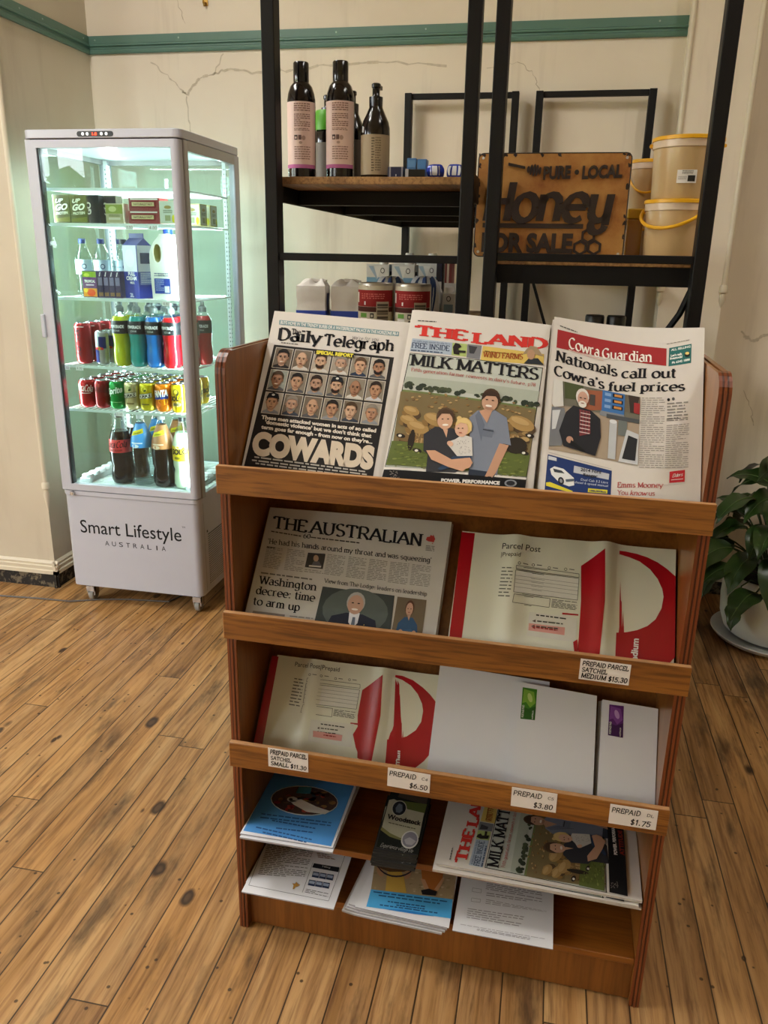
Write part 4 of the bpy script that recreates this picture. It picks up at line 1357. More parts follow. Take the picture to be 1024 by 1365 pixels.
# milk cartons
def f_milk(a):
    a.rect(-0.037, 0.003, 0.037, 0.100, '#2a3c9c', 1)
    a.rect(-0.037, 0.100, 0.037, 0.197, '#dfe2ec', 1)
    a.ell(0, 0.150, 0.026, 0.034, '#eceef4', 2)
    a.sans('FULL', (-0.014, 0.086), (0.024, 0.086), 0.013, '#f4f4f8', 2, (0, 0.013), bold=0.04)
    a.sans('CREAM', (-0.026, 0.069), (0.030, 0.069), 0.014, '#f4f4f8', 2, (0, 0.014), bold=0.04)
    a.sans('MILK', (-0.006, 0.055), (0.018, 0.055), 0.009, '#f4f4f8', 2, (0, 0.009), bold=0.03)
    a.sans('2L', (-0.012, 0.006), (0.010, 0.006), 0.014, '#cfd6f0', 2, (0, 0.014), bold=0.04)
def f_milks(a):
    a.rect(-0.037, 0.003, 0.037, 0.050, '#2a3c9c', 1)
    a.rect(-0.037, 0.100, 0.037, 0.197, '#dfe2ec', 1)
    a.rect(-0.024, 0.130, 0.024, 0.170, '#4c5068', 2)
    a.rect(-0.030, 0.052, 0.030, 0.098, '#8d9acc', 2)
    a.lines((-0.026, 0.096), (0.026, 0.096), (0.026, 0.056), (-0.026, 0.056), 6, '#e0e4f4', 3)
BLUEC = mat('milk_blue', '#3a3f86', 0.45)
carton_box('milk_carton', 'blue and white full cream milk carton facing the fridge door', 'carton', 0.078, 0.078, 0.195, {'body': mat('milk_card', '#3446a0', 0.45), 'gable': BLUEC, 'front': f_milk, 'side': f_milks}, (0.352, 0.112, 1.3005), -0.35, gable=0.030)
carton_box('milk_carton', 'blue milk carton half hidden behind the white milk jug', 'carton', 0.078, 0.078, 0.195, {'body': MATS['milk_card'], 'gable': BLUEC, 'front': f_milk, 'side': f_milks}, (0.452, 0.222, 1.3005), -0.5, gable=0.030)
# milk jug with moulded handle
t = thing('milk_jug', 'white plastic milk jug with blue cap and moulded handle', 'jug', (0.488, 0.105, 1.3005))
mb = MB()
outer = [(-0.056, 0.006), (-0.050, 0), (0.052, 0), (0.060, 0.008), (0.060, 0.150), (0.056, 0.185), (0.036, 0.215), (0.016, 0.232), (0.014, 0.240), (-0.014, 0.240), (-0.018, 0.232), (-0.040, 0.210), (-0.057, 0.178), (-0.060, 0.150)]
outer = outer[::-1]
hole = [(-0.026 + 0.016 * math.cos(a), 0.170 + 0.034 * math.sin(a)) for a in [PI * 2 * i / 14 for i in range(15)]]
JUG = mat('milk_plastic', '#f1f2ea', 0.35, 0, 0.02)
from mathutils.geometry import tessellate_polygon
loops = [[Vector((x, z, 0)) for x, z in outer], [Vector((x, z, 0)) for x, z in hole[:-1]]]
flat_v = [v for lp in loops for v in lp]
for dd in (-0.045, 0.045):
    for tri in tessellate_polygon(loops):
        mb.face([(flat_v[i].x, dd, flat_v[i].y) for i in tri], JUG)
for i in range(len(outer)):
    a, b = outer[i], outer[(i + 1) % len(outer)]
    mb.face([(a[0], -0.045, a[1]), (b[0], -0.045, b[1]), (b[0], 0.045, b[1]), (a[0], 0.045, a[1])], JUG)
for i in range(14):
    a, b = hole[i], hole[i + 1]
    mb.face([(a[0], -0.045, a[1]), (b[0], -0.045, b[1]), (b[0], 0.045, b[1]), (a[0], 0.045, a[1])], mat('milk_inside', '#e8e2b8', 0.4))
mb.faces([(-0.044, 0.0, 0.134), (-0.008, 0.0, 0.134), (-0.008, 0.0, 0.206), (-0.044, 0.0, 0.206)], [(0, 1, 2, 3)], MATS['milk_inside'])
a_ = Art(mb, lambda x, z, h: (x, -0.0452 - h, z), step=0.0004)
a_.rect(-0.045, 0.022, 0.020, 0.078, '#2d46a0', 1)
a_.rect(-0.004, 0.026, 0.016, 0.050, '#dfe4f0', 2)
a_.lines((-0.040, 0.074), (-0.006, 0.074), (-0.006, 0.030), (-0.040, 0.030), 6, '#9fb0e0', 2)
a_.sans('LITE', (-0.026, 0.086), (-0.004, 0.086), 0.010, '#3a4458', 1, (0, 0.010))
a_.lines((-0.044, 0.098), (0.014, 0.098), (0.014, 0.082), (-0.044, 0.082), 2, '#7d86a0', 1)
mb.build('body', t)
mb = MB()
mb.lathe([(0.0175, 0.238), (0.0180, 0.256), (0.016, 0.258), (0, 0.258)], mat('cap_blue', '#2347c0', 0.4), 20)
mb.build('cap', t)

# everything stocked in the fridge stands a touch to the right
for o in list(COL.objects):
    if o.parent is None and 'category' in o and 0.0 < o.location.x < 0.6 and 0.05 < o.location.y < 0.5 and 0.5 < o.location.z < 1.9:
        o.location.x += 0.012
# ------------------------------------------------------------------ black steel racks seen end-on
STEEL = mat('black_powder_coat', '#0d0c0b', 0.5, 0.0, 0.15, 80, bump=0.05, spec=0.25)
BOARD = wood_material('rack_board', '#8a6438', '#a97f4c', '#bd935c', 1, 0.5, 0.1)
RY0, RY1 = -1.05, 0.765
def rack(name, label, x0, x1, yaw, shelf_zs, bar_z, board_z):
    t = thing(name, label, 'shelving rack', ((x0 + x1) / 2, RY0, 0), yaw)
    hw = (x1 - x0) / 2
    L = RY1 - RY0
    pw, pd = 0.029, 0.042
    top = 2.118
    for sx in (-1, 1):
        for y in (0, L - pd):
            mb = MB()
            mb.box(sx * hw - (pw if sx > 0 else 0), sx * hw + (0 if sx > 0 else pw), y, y + pd, 0.0, top, STEEL)
            mb.build('post', t, bevel=0.002)
    def bar(nm, a0, a1, y0, y1, z0, z1, m_=STEEL):
        mb = MB()
        mb.box(a0, a1, y0, y1, z0, z1, m_)
        return mb.build(nm, t, bevel=0.0015)
    for y in (0.004, L - 0.026):
        bar('crossbar', -hw + pw, hw - pw, y, y + 0.020, top - 0.022, top)
        bar('crossbar', -hw + pw, hw - pw, y, y + 0.020, 0.10, 0.12)
    bar('crossbar', -hw + pw, hw - pw, 0.004, 0.022, bar_z - 0.0085, bar_z + 0.0085)
    for z in shelf_zs:
        full = abs(z - 1.316) > 1e-6           # that shelf is only half as deep
        LL = L if full else 0.84
        bar('shelf_board', -hw + 0.006, hw - 0.006, 0.05, LL - 0.045, z - 0.016, z, BOARD)
        for sx in (-1, 1):
            bar('side_beam', sx * hw - (0.006 if sx > 0 else 0), sx * hw + (0 if sx > 0 else 0.006), pd, LL - pd, z - 0.052, z + 0.004)
        for q in (0.24, 0.72, 1.15, L - 0.075) if full else (0.24, 0.765):
            bar('under_beam', -hw + 0.006, hw - 0.006, q, q + 0.025, z - 0.050, z - 0.016)
    return t, hw, L
r1, hw, L = rack('shelving_rack', 'left black steel shelving rack holding shampoo bottles, tins and milk', 1.306, 1.774, 0.008, [1.646, 1.316, 0.62, 0.18], 1.4725, 1.646)
r2, hw2, L2 = rack('shelving_rack', 'right black steel shelving rack holding the honey sign and tubs', 1.802, 2.268, -0.014, [1.481, 1.10, 0.62, 0.18], 1.481, 1.481)
mb = MB()
mb.bar((-hw2 + 0.02, L2 - 0.03, 1.44), (-hw2 + 0.16, L2 - 0.03, 1.05), 0.012, 0.012, STEEL)
mb.build('brace', r2)
mb = MB()
mb.tube([(hw2 - 0.02, 0.03, 1.43), (hw2 - 0.04, 0.035, 1.37), (hw2 - 0.075, 0.04, 1.31), (hw2 - 0.10, 0.045, 1.24)], 0.007, STEEL, 8)
mb.build('brace', r2)
mb = MB()
mb.box(-hw2 + 0.006, hw2 - 0.006, 0.05, 0.062, 1.425, 1.465, STEEL)
mb.build('under_beam', r2)

# ---- bottles on the top shelf of the left rack
AMBER = mat('dark_amber_plastic', '#0e0705', 0.16, 0, 0.05, 10, coat=0.15)
GBLACK = mat('gloss_black', '#0b0b0c', 0.15, 0, 0.03, coat=0.15)
PINKL = mat('pale_pink_label', '#e0c4ba', 0.5)
SHZ = 1.6465
TALLB = [(0.001, 0.002), (0.029, 0.0), (0.0325, 0.004), (0.0325, 0.150), (0.0322, 0.168), (0.030, 0.182), (0.025, 0.196), (0.018, 0.204), (0.016, 0.206)]
def art_pink(a):
    a.quad((-0.043, 0.022), (0.043, 0.022), (0.043, 0.030), (-0.043, 0.030), '#b96a9c', 1, 10, 1)
    for z0, z1, n in ((0.140, 0.158, 4), (0.108, 0.136, 7), (0.100, 0.106, 2)):
        a.lines((-0.012, z1), (0.026, z1), (0.026, z0), (-0.012, z0), n, '#8b6a60', 2, 0.5, n, 6)
    a.rect(-0.012, 0.082, -0.004, 0.092, '#4a3a38', 2)
    a.rect(-0.0105, 0.084, -0.006, 0.0885, '#d8c0b4', 3)
    a.rect(-0.002, 0.082, 0.005, 0.092, '#6a5550', 2)
    a.ell(0.010, 0.086, 0.0045, 0.005, '#b09488', 2)
    a.ell(0.003, 0.076, 0.004, 0.003, '#b09488', 2)
    a.lines((-0.012, 0.068), (0.026, 0.068), (0.026, 0.038), (-0.012, 0.038), 6, '#93736a', 2, 0.4, 9, 6)
def pink_bottle():
    t = thing('shampoo_bottle', 'tall dark bottle with pink label, left of the pair on the top shelf', 'bottle', group='pink labelled bottles')
    mb = MB()
    mb.lathe(TALLB, AMBER, 32)
    mb.build('body', t)
    mb = MB()
    mb.lathe([(0.0172, 0.204), (0.0178, 0.207), (0.0178, 0.244), (0.0165, 0.246), (0, 0.246)], GBLACK, 24)
    mb.build('cap', t)
    mb = MB()
    mb.lathe([(0.0330, 0.022), (0.0330, 0.162)], PINKL, 32, a0=math.radians(190), a1=math.radians(350))
    art_pink(Art(mb, cyl_surf(0.0331), step=0.0002))
    mb.build('label', t)
    return t
pk = pink_bottle()
pk.location = (1.355, -0.925, SHZ)
pk.rotation_euler = (0, 0, 0.12)
dup(pk, 'tall dark bottle with pink label, right of the pair on the top shelf', loc=(1.448, -0.925, SHZ), rot=0.02)
PUMPB = [(0.001, 0.002), (0.030, 0.0), (0.033, 0.004), (0.033, 0.095), (0.0325, 0.108), (0.029, 0.122), (0.021, 0.138), (0.0155, 0.150), (0.0145, 0.158)]
def pump_bottle(label, labelc, body, head, artfn=None):
    t = thing('pump_bottle', label, 'bottle', group='pump bottles on the top shelf')
    mb = MB()
    mb.lathe(PUMPB, body, 30)
    mb.build('body', t)
    mb = MB()
    mb.lathe([(0.0152, 0.150), (0.0156, 0.172), (0.010, 0.173), (0.0085, 0.175), (0.0085, 0.190), (0.0105, 0.192), (0.0105, 0.198), (0.0085, 0.2), (0, 0.2)], GBLACK, 20)
    mb.bar((0, 0, 0.195), head, 0.009, 0.008, GBLACK)
    mb.build('pump', t)
    mb = MB()
    mb.lathe([(0.0335, 0.008), (0.0335, 0.092)], labelc, 30, a0=math.radians(195), a1=math.radians(360))
    if artfn:
        artfn(Art(mb, cyl_surf(0.0336), step=0.0002))
    mb.build('label', t)
    return t
def art_tan(a):
    a.lines((-0.002, 0.085), (0.005, 0.085), (0.005, 0.012), (-0.002, 0.012), 13, '#5f5444', 1, 0.4, 3, 1)
    a.lines((0.007, 0.086), (0.020, 0.086), (0.020, 0.014), (0.007, 0.014), 14, '#776a56', 1, 0.5, 4, 3)
t = pump_bottle('shorter dark pump bottle with a tan label, right of the pink labelled bottles', mat('tan_label', '#a8977c', 0.5), AMBER, (0.004, 0.030, 0.195), art_tan)
mb = MB()
Art(mb, cyl_surf(0.0325), step=0.0008).quad((-0.032, 0.098), (-0.024, 0.096), (-0.022, 0.108), (-0.030, 0.110), '#c9cdd4', 1)
mb.build('price_sticker', t)
t.location = (1.531, -0.925, SHZ)
t = pump_bottle('dark pump bottle with a green neck band, behind the pink pair', mat('grey_brown_label', '#6f675e', 0.5), AMBER, (0.035, -0.012, 0.192))
mb = MB()
mb.lathe([(0.0335, 0.120), (0.0336, 0.150), (0.028, 0.165)], mat('green_band', '#4f9a1c', 0.4), 20, a0=math.radians(200), a1=math.radians(350))
mb.build('neck_band', t)
t.location = (1.383, -0.800, SHZ)
t = pump_bottle('dark bottle mostly hidden behind the right pink labelled bottle', MATS['grey_brown_label'], AMBER, (-0.02, 0.02, 0.195))
t.location = (1.456, -0.845, SHZ)
# low things further back on that shelf
NAVY = mat('navy_card', '#141a3c', 0.4)
LBLUE = mat('blue_card', '#4d7fb8', 0.4)
def small_box(name, label, cat, cx, y, w, d, h, m_, rot=0.0, stripes=(), group=None, z=SHZ):
    mb = MB()
    mb.box(-w / 2, w / 2, -d / 2, d / 2, 0, h, m_)
    for (a0, a1, b0, b1, hx) in stripes:
        Art(mb, lambda x, zz, hh: (x, -d / 2 - hh, zz), step=0.0005).rect(a0 * w, b0 * h, a1 * w, b1 * h, hx, 1)
    o = mb.build(name, loc=(cx, y, z), rot=(0, 0, rot), bevel=0.001)
    return tag(o, label, cat, group)
small_box('flat_box', 'low navy box beside the tan labelled pump bottle', 'box', 1.590, -0.955, 0.036, 0.05, 0.022, NAVY, 0, ((-0.4, -0.3, 0.0, 1, '#8a8a92'), (0.36, 0.46, 0, 1, '#8a8a92'), (0.0, 0.06, 0.1, 0.3, '#c8c8d0')))
small_box('small_carton', 'light blue small carton standing up, left one behind the black box', 'box', 1.619, -0.925, 0.021, 0.03, 0.044, LBLUE, 0, ((-0.4, 0.4, 0.55, 0.9, '#6f9ccb'),))
small_box('small_carton', 'light blue small carton standing up, right one behind the black box', 'box', 1.643, -0.925, 0.021, 0.03, 0.042, LBLUE, 0, ((-0.4, 0.4, 0.55, 0.9, '#5f90c4'),))
small_box('black_box', 'small black box with a silver edge in front of the light blue cartons', 'box', 1.634, -0.975, 0.044, 0.03, 0.016, mat('black_card2', '#151515', 0.4), 0.15, ((-0.5, -0.34, 0, 1, '#b9b9bd'),))
def blue_packet(label, x, y, w, h, seed, z=SHZ):
    rnd = random.Random(seed)
    mb = MB()
    def fn(u, v):
        a = 2 * PI * u
        r = math.sin(PI * (0.04 + 0.92 * v)) ** 0.45
        k = 1 + 0.16 * math.sin(5 * a + seed + 4 * v) * r
        return (w / 2 * r * k * math.copysign(abs(math.cos(a)) ** 0.6, math.cos(a)), w / 2.6 * r * k * math.copysign(abs(math.sin(a)) ** 0.6, math.sin(a)), h * (0.5 - 0.5 * math.cos(PI * v)))
    mb.grid(fn, 24, 12, mat('blue_foil', '#1a37a8', 0.22, 0.1, 0.1, 15), True)
    for i in range(3):
        a0, a1 = 4.1 + i * 0.45, 4.1 + i * 0.45 + 0.28
        def fp(u, v):
            p = Vector(fn((a0 + (a1 - a0) * u) / (2 * PI), 0.3 + 0.45 * v))
            return p * 1.012 + Vector((0, -0.0006, 0))
        mb.grid(fp, 3, 5, mat('packet_white', '#e6e8ee', 0.4), True)
    o = mb.build('wrapped_packet', loc=(x, y, z))
    return tag(o, label, 'packet', 'blue foil packets')
blue_packet('shiny blue and white wrapped packet beside the light blue cartons', 1.676, -0.945, 0.036, 0.030, 1)
blue_packet('shiny blue and white wrapped packet next to the rack post', 1.720, -0.945, 0.036, 0.030, 4)

# ---- groceries on the lower shelf of the left rack
LZ = 1.3165
PAPERW = mat('flour_paper', '#dcd7cf', 0.75, 0, 0.04, 25, bump=0.3)
FBLUE = mat('flour_blue', '#2443a6', 0.55)
def flour(label, x, y, rot, seed):
    t = thing('flour_bag', label, 'bag', (x, y, LZ), rot, 'paper flour bags')
    rnd = random.Random(seed)
    w, d, h = 0.076, 0.058, 0.088
    def sec(u):
        a = 2 * PI * u + PI / 4
        c, s_ = math.cos(a), math.sin(a)
        m_ = max(abs(c), abs(s_))
        return c / m_ * 0.96, s_ / m_ * 0.96
    ph = [rnd.uniform(0, 6) for _ in range(4)]
    def fn(u, v):
        x_, y_ = sec(u)
        bl = 1 + 0.03 * math.sin(7 * u * PI + ph[0]) + 0.02 * math.sin(11 * v + ph[1])
        return (x_ * w / 2 * bl, y_ * d / 2 * bl, v * h)
    mb = MB()
    mb.grid(fn, 40, 8, PAPERW, True)
    mb.build('bag_body', t, sharp=60)
    mb = MB()
    mb.grid(lambda u, v: tuple(Vector(fn(u, v * 0.34)) * 1.0 + Vector((sec(u)[0] * 0.0008, sec(u)[1] * 0.0008, 0))), 40, 3, FBLUE, True)
    mb.grid(lambda u, v: tuple(Vector(fn(0.875 + 0.1 * (u - 0.5) * 1.4, 0.26 + v * 0.55)) + Vector((0.0012, -0.0004, 0))), 6, 4, mat('flour_navy', '#23306e', 0.6), True)
    mb.build('printed_band', t)
    mb = MB()
    def top(u, v):
        x_, y_ = sec(u)
        k = 1 - v
        fold = 0.006 * math.sin(9 * u * PI + ph[2]) * math.sin(PI * v)
        return (x_ * w / 2 * (0.25 + 0.75 * k) + 0.006 * v, y_ * d / 2 * k * 0.98, h + 0.014 * math.sin(PI / 2 * v) + fold)
    mb.grid(top, 40, 8, PAPERW, True)
    mb.box(-0.016, 0.024, -0.010, 0.010, h + 0.010, h + 0.017, PAPERW, Matrix.Rotation(0.1, 4, 'Y'))
    mb.build('folded_top', t, sharp=60)
flour('white paper flour bag with blue base, left of the two', 1.373, -0.905, 0.08, 1)
flour('white paper flour bag with blue base, beside the left tin', 1.456, -0.890, 0.10, 2)
def tin(label, x, y):
    t = thing('tin', label, 'tin', (x, y, LZ), 0, 'red and silver tins')
    r, h = 0.0425, 0.100
    mb = MB()
    mb.lathe([(0, 0.003), (r - 0.003, 0.003), (r - 0.001, 0), (r, 0.003), (r, h - 0.003), (r - 0.001, h), (r - 0.004, h - 0.001), (r - 0.005, h - 0.005), (0, h - 0.005)], mat('tin_steel', '#b3aca0', 0.3, 0.8, 0.03), 36)
    mb.build('can_body', t)
    mb = MB()
    mb.lathe([(r + 0.0004, 0.007), (r + 0.0004, h - 0.006)], mat('tin_label_cream', '#c9bfa8', 0.45), 36)
    a = Art(mb, cyl_surf(r + 0.0005), step=0.0002)
    a.quad((-0.058, 0.046), (0.058, 0.046), (0.058, 0.084), (-0.058, 0.084), '#8e2222', 1, 14, 1)
    a.quad((-0.058, 0.034), (0.058, 0.034), (0.058, 0.0455), (-0.058, 0.0455), '#4a231c', 1, 14, 1)
    a.quad((-0.052, 0.055), (-0.042, 0.055), (-0.042, 0.078), (-0.052, 0.078), '#efe6da', 2, 2, 1)
    a.lines((-0.030, 0.076), (0.030, 0.076), (0.030, 0.062), (-0.030, 0.062), 3, '#c86a60', 2)
    a.rect(-0.021, 0.050, -0.017, 0.058, '#e8e4e0', 2)
    a.rect(0.010, 0.012, 0.042, 0.058, '#b8ab94', 3, 4, 1)
    for k in range(3):
        z0 = 0.014 + k * 0.0145
        a.rect(0.012, z0, 0.040, z0 + 0.010, '#5c5348', 4, 4, 1)
        a.rect(0.012, z0 + 0.003, 0.040, z0 + 0.0045, '#b8ab94', 5, 4, 1)
    a.rect(-0.033, 0.021, -0.014, 0.031, '#6fa04a', 2, 3, 1)
    a.rect(-0.034, 0.008, -0.012, 0.019, '#efeae2', 2, 3, 1)
    a.rect(-0.005, 0.020, 0.004, 0.031, '#2a2622', 2)
    a.rect(-0.003, 0.022, 0.002, 0.028, '#c9bfa8', 3)
    a.poly([(-0.006, 0.009), (0.000, 0.018), (0.006, 0.009)], '#3a342e', 2)
    mb.build('label', t)
tin('red and silver tin between the flour bag and its twin tin', 1.540, -0.935)
tin('red and silver tin nearest the middle rack posts', 1.6305, -0.935)
def crumpled(label, x, y, z, w, d, h, seed):
    mb = MB()
    ph = [random.Random(seed).uniform(0, 6) for _ in range(4)]
    def fn(u, v):
        a = 2 * PI * u
        r = math.sin(PI * (0.02 + 0.96 * v)) ** 0.5
        k = 1 + 0.14 * math.sin(6 * a + ph[0] + 5 * v) + 0.08 * math.sin(13 * a + ph[1])
        return (w / 2 * r * k * math.cos(a), d / 2 * r * k * math.sin(a), h * (0.5 - 0.5 * math.cos(PI * v)) + 0.004 * math.sin(9 * a + ph[2]) * r)
    mb.grid(fn, 36, 12, mat('packet_pale', '#cfd3da', 0.35, 0, 0.1, 20), True)
    for i in range(3):
        mb.grid(lambda u, v: tuple(Vector(fn(0.62 + 0.11 * i + 0.06 * u, 0.3 + 0.6 * v)) * 1.015), 3, 8, mat('packet_navy', '#1d3766', 0.4), True)
    return tag(mb.build('plastic_packet', loc=(x, y, z)), label, 'packet', 'pale plastic packets')
crumpled('crumpled white and navy packet behind the left tin', 1.553, -0.815, LZ, 0.075, 0.06, 0.112, 3)
crumpled('crumpled white and navy packet behind the right tin', 1.640, -0.815, LZ, 0.075, 0.06, 0.114, 8)
def f_uht(a):
    w = 0.031
    a.rect(-w, 0.003, w, 0.088, '#cfd4da', 1)
    a.rect(-w, 0.080, w, 0.104, '#7fa9c8', 1)
    a.rect(-w, 0.104, w, 0.137, '#e2e2de', 1)
    a.poly([(-0.010, 0.134), (0.010, 0.134), (0.0, 0.100)], '#f2f2ee', 2)
    a.poly([(-0.026, 0.134), (-0.012, 0.134), (0.0, 0.100), (-0.002, 0.098)], '#a9bfd0', 2)
    a.ell(0.014, 0.122, 0.006, 0.0075, '#34383e', 3)
    a.ell(0.014, 0.122, 0.0042, 0.0056, '#e8e8e4', 4)
    a.rect(-0.020, 0.030, 0.020, 0.070, '#5c88b4', 2)
def f_uhts(a):
    a.rect(-0.031, 0.003, 0.031, 0.137, '#a9bfd0', 1)
    a.rect(-0.028, 0.080, 0.010, 0.120, '#2b3a52', 2)
    a.rect(-0.024, 0.090, 0.004, 0.110, '#dfe6ea', 3)
CARDW = mat('carton_white', '#dedfdc', 0.4)
ul = ['small white and pale blue milk carton behind the left tin, front row', 'small white and pale blue milk carton behind the right tin, front row', 'pale blue milk carton in the back row, left one', 'pale blue milk carton in the back row, right one']
for k, (x, y, h) in enumerate(((1.474, -0.58, 0.139), (1.546, -0.58, 0.139), (1.508, -0.36, 0.156), (1.585, -0.40, 0.156))):
    carton_box('long_life_carton', ul[k], 'carton', 0.064, 0.064, h, {'body': CARDW, 'front': f_uht, 'side': f_uhts}, (x, y, LZ), 0.0, 'long life milk cartons', cap=(mat('cap_white', '#ecebe8', 0.4), (0.010, 0.006, h)))
small_box('tall_packet', 'slim navy packet at the right end of the milk cartons', 'packet', 1.638, -0.52, 0.016, 0.06, 0.145, NAVY, 0, (), None, LZ)
small_box('tall_packet', 'slim dark red packet at the right end of the milk cartons', 'packet', 1.664, -0.52, 0.020, 0.06, 0.147, mat('maroon_card', '#6e2422', 0.45), 0, ((-0.2, 0.1, 0, 1, '#c8b8a4'),), None, LZ)
for k, (x, y, r_, h) in enumerate(((1.655, -0.745, 0.35, 0.074), (1.700, -0.770, -0.15, 0.072))):
    carton_box('small_milk_carton', ['very small white carton beside the right tin', 'very small white carton with slanted cap beside the rack post'][k], 'carton', 0.034, 0.034, h, {'body': CARDW, 'front': lambda a: (a.ell(0, 0.060, 0.006, 0.007, '#3a3f46', 1), a.ell(0, 0.060, 0.004, 0.005, '#e8e8e4', 2), a.rect(-0.012, 0.018, 0.012, 0.046, '#8fa9b8', 1))}, (x, y, LZ), r_, 'very small cartons', gable=0.010, cap=(MATS['cap_white'], (-0.004, -0.003, h + 0.002)))

# ---- honey shelf on the right rack
HZ = 1.4815
def honey_sign():
    t = thing('honey_sign', 'rusty embossed metal sign reading pure local honey for sale', 'sign', (1.936, -0.925, HZ), 0.0)
    t.rotation_euler = (math.radians(-4), 0, -0.008)
    w2, h2 = 0.1675, 0.222
    m = bpy.data.materials.new('rusty_enamel')
    m.use_nodes = True
    wz = NT(m)
    b = m.node_tree.nodes['Principled BSDF']
    tc = wz.n('ShaderNodeTexCoord')
    n = wz.noise(tc.outputs['Object'], 9, 5, 0.65)
    c = wz.ramp(n, [(0.28, hexc('#7f451e')), (0.42, hexc('#a66e34')), (0.6, hexc('#ba8848')), (0.8, hexc('#ca9e5c'))])
    wz.l(c, b.inputs['Base Color'])
    b.inputs['Roughness'].default_value = 0.5
    b.inputs['Metallic'].default_value = 0.1
    MATS['rusty_enamel'] = m
    DK = mat('sign_dark_paint', '#2b1d16', 0.5, 0, 0.25, 40)
    ED = mat('sign_edge', '#221a15', 0.55)
    mb = MB()
    mb.prism(rrect(-w2, w2, 0, h2, 0.012), lambda x, z, d: (x, d, z), 0.0, 0.002, m)
    edge = rrect(-w2, w2, 0, h2, 0.012)
    mb.tube([(x, 0.001, z) for x, z in edge], 0.0016, ED, 6, closed=True)
    mb.build('plate', t)
    def raised(fn, name='lettering', d=0.004):
        mb = MB()
        class A2(Art):
            def poly(s, pts, hx, lay=1, m=None, rev=None):
                # solid raised letter strokes
                mb.prism(pts, lambda x, z, dd: (x, -dd, z), 0.0, d, DK)
        fn(A2(mb, lambda x, z, h: (x, -h, z)))
        mb.build(name, t)
    raised(lambda a: (a.sans('PURE', (-0.021, 0.168), (0.039, 0.170), 0.026, '#000000', 1, (0, 0.026), bold=0.045), a.sans('LOCAL', (0.064, 0.169), (0.150, 0.172), 0.026, '#000000', 1, (0, 0.026), bold=0.045), a.ell(0.052, 0.182, 0.005, 0.005, '#000000')))
    raised(lambda a: a.serif('Hone~', (-0.150, 0.078), (0.136, 0.080), 0.086, '#000000', 1, (0, 0.082), 2.3, 1.3, 0.0, gap=0.4, slant=0.14), d=0.006)
    raised(lambda a: (a.rect(-0.150, 0.063, 0.075, 0.073, '#000000'), a.poly([(-0.150, 0.063), (0.076, 0.063), (0.076, 0.073), (-0.150, 0.073)], '#000000')), 'underline')
    raised(lambda a: a.sans('FOR SALE', (-0.150, 0.012), (0.056, 0.012), 0.040, '#000000', 1, (0, 0.040), bold=0.05))
    def dip(a):
        a.poly([(-0.100, 0.196), (-0.062, 0.189), (-0.062, 0.194), (-0.100, 0.202)], '#000000')
        for k in range(5):
            a.ell(-0.055 + k * 0.0065, 0.188 - k * 0.0008, 0.003, [0.007, 0.011, 0.013, 0.012, 0.008][k], '#000000', rot=-8)
    raised(dip, 'honey_dipper')
    def hexes(a):
        for cx, cz in ((0.073, 0.022), (0.104, 0.023), (0.089, 0.048)):
            for i in range(6):
                a0, a1 = math.radians(30 + 60 * i), math.radians(90 + 60 * i)
                a.poly([(cx + 0.0175 * math.cos(a0), cz + 0.0175 * math.sin(a0)), (cx + 0.0175 * math.cos(a1), cz + 0.0175 * math.sin(a1)), (cx + 0.0115 * math.cos(a1), cz + 0.0115 * math.sin(a1)), (cx + 0.0115 * math.cos(a0), cz + 0.0115 * math.sin(a0))], '#000000')
    raised(hexes, 'honeycomb')
    def chips(a):
        rnd = random.Random(5)
        for i in range(26):
            side = rnd.random()
            if side < 0.5:
                cx, cz = rnd.choice((-w2 + 0.003, w2 - 0.003)), rnd.uniform(0.02, 0.2)
            else:
                cx, cz = rnd.uniform(-w2, w2), rnd.choice((0.003, h2 - 0.003))
            pts = []
            for k in range(8):
                an = 2 * PI * k / 8
                r_ = rnd.uniform(0.002, 0.008)
                pts.append((max(-w2, min(w2, cx + r_ * math.cos(an) * 0.7)), max(0, min(h2, cz + r_ * math.sin(an)))))
            a.poly(pts, '#000000')
    raised(chips, 'chipped_edge', 0.0006)
    mb = MB()
    for x in (-w2 + 0.010, w2 - 0.010):
        for z in (0.010, h2 - 0.010):
            mb.lathe([(0.0032, 0.0), (0.0032, 0.0008), (0, 0.0008)], mat('hole_light', '#c9c2b4', 0.6), 10, M=Matrix.Translation((x, 0, z)) @ Matrix.Rotation(PI / 2, 4, 'X'))
    mb.build('mounting_hole', t)
honey_sign()
HONEY = mat('creamed_honey', '#c8a878', 0.35, 0, 0.04, 8, coat=0.3)
YEL = mat('yellow_plastic', '#efb21a', 0.38, 0, 0.03)
CLEARP = mat('translucent_rim', '#dcc4a8', 0.3)
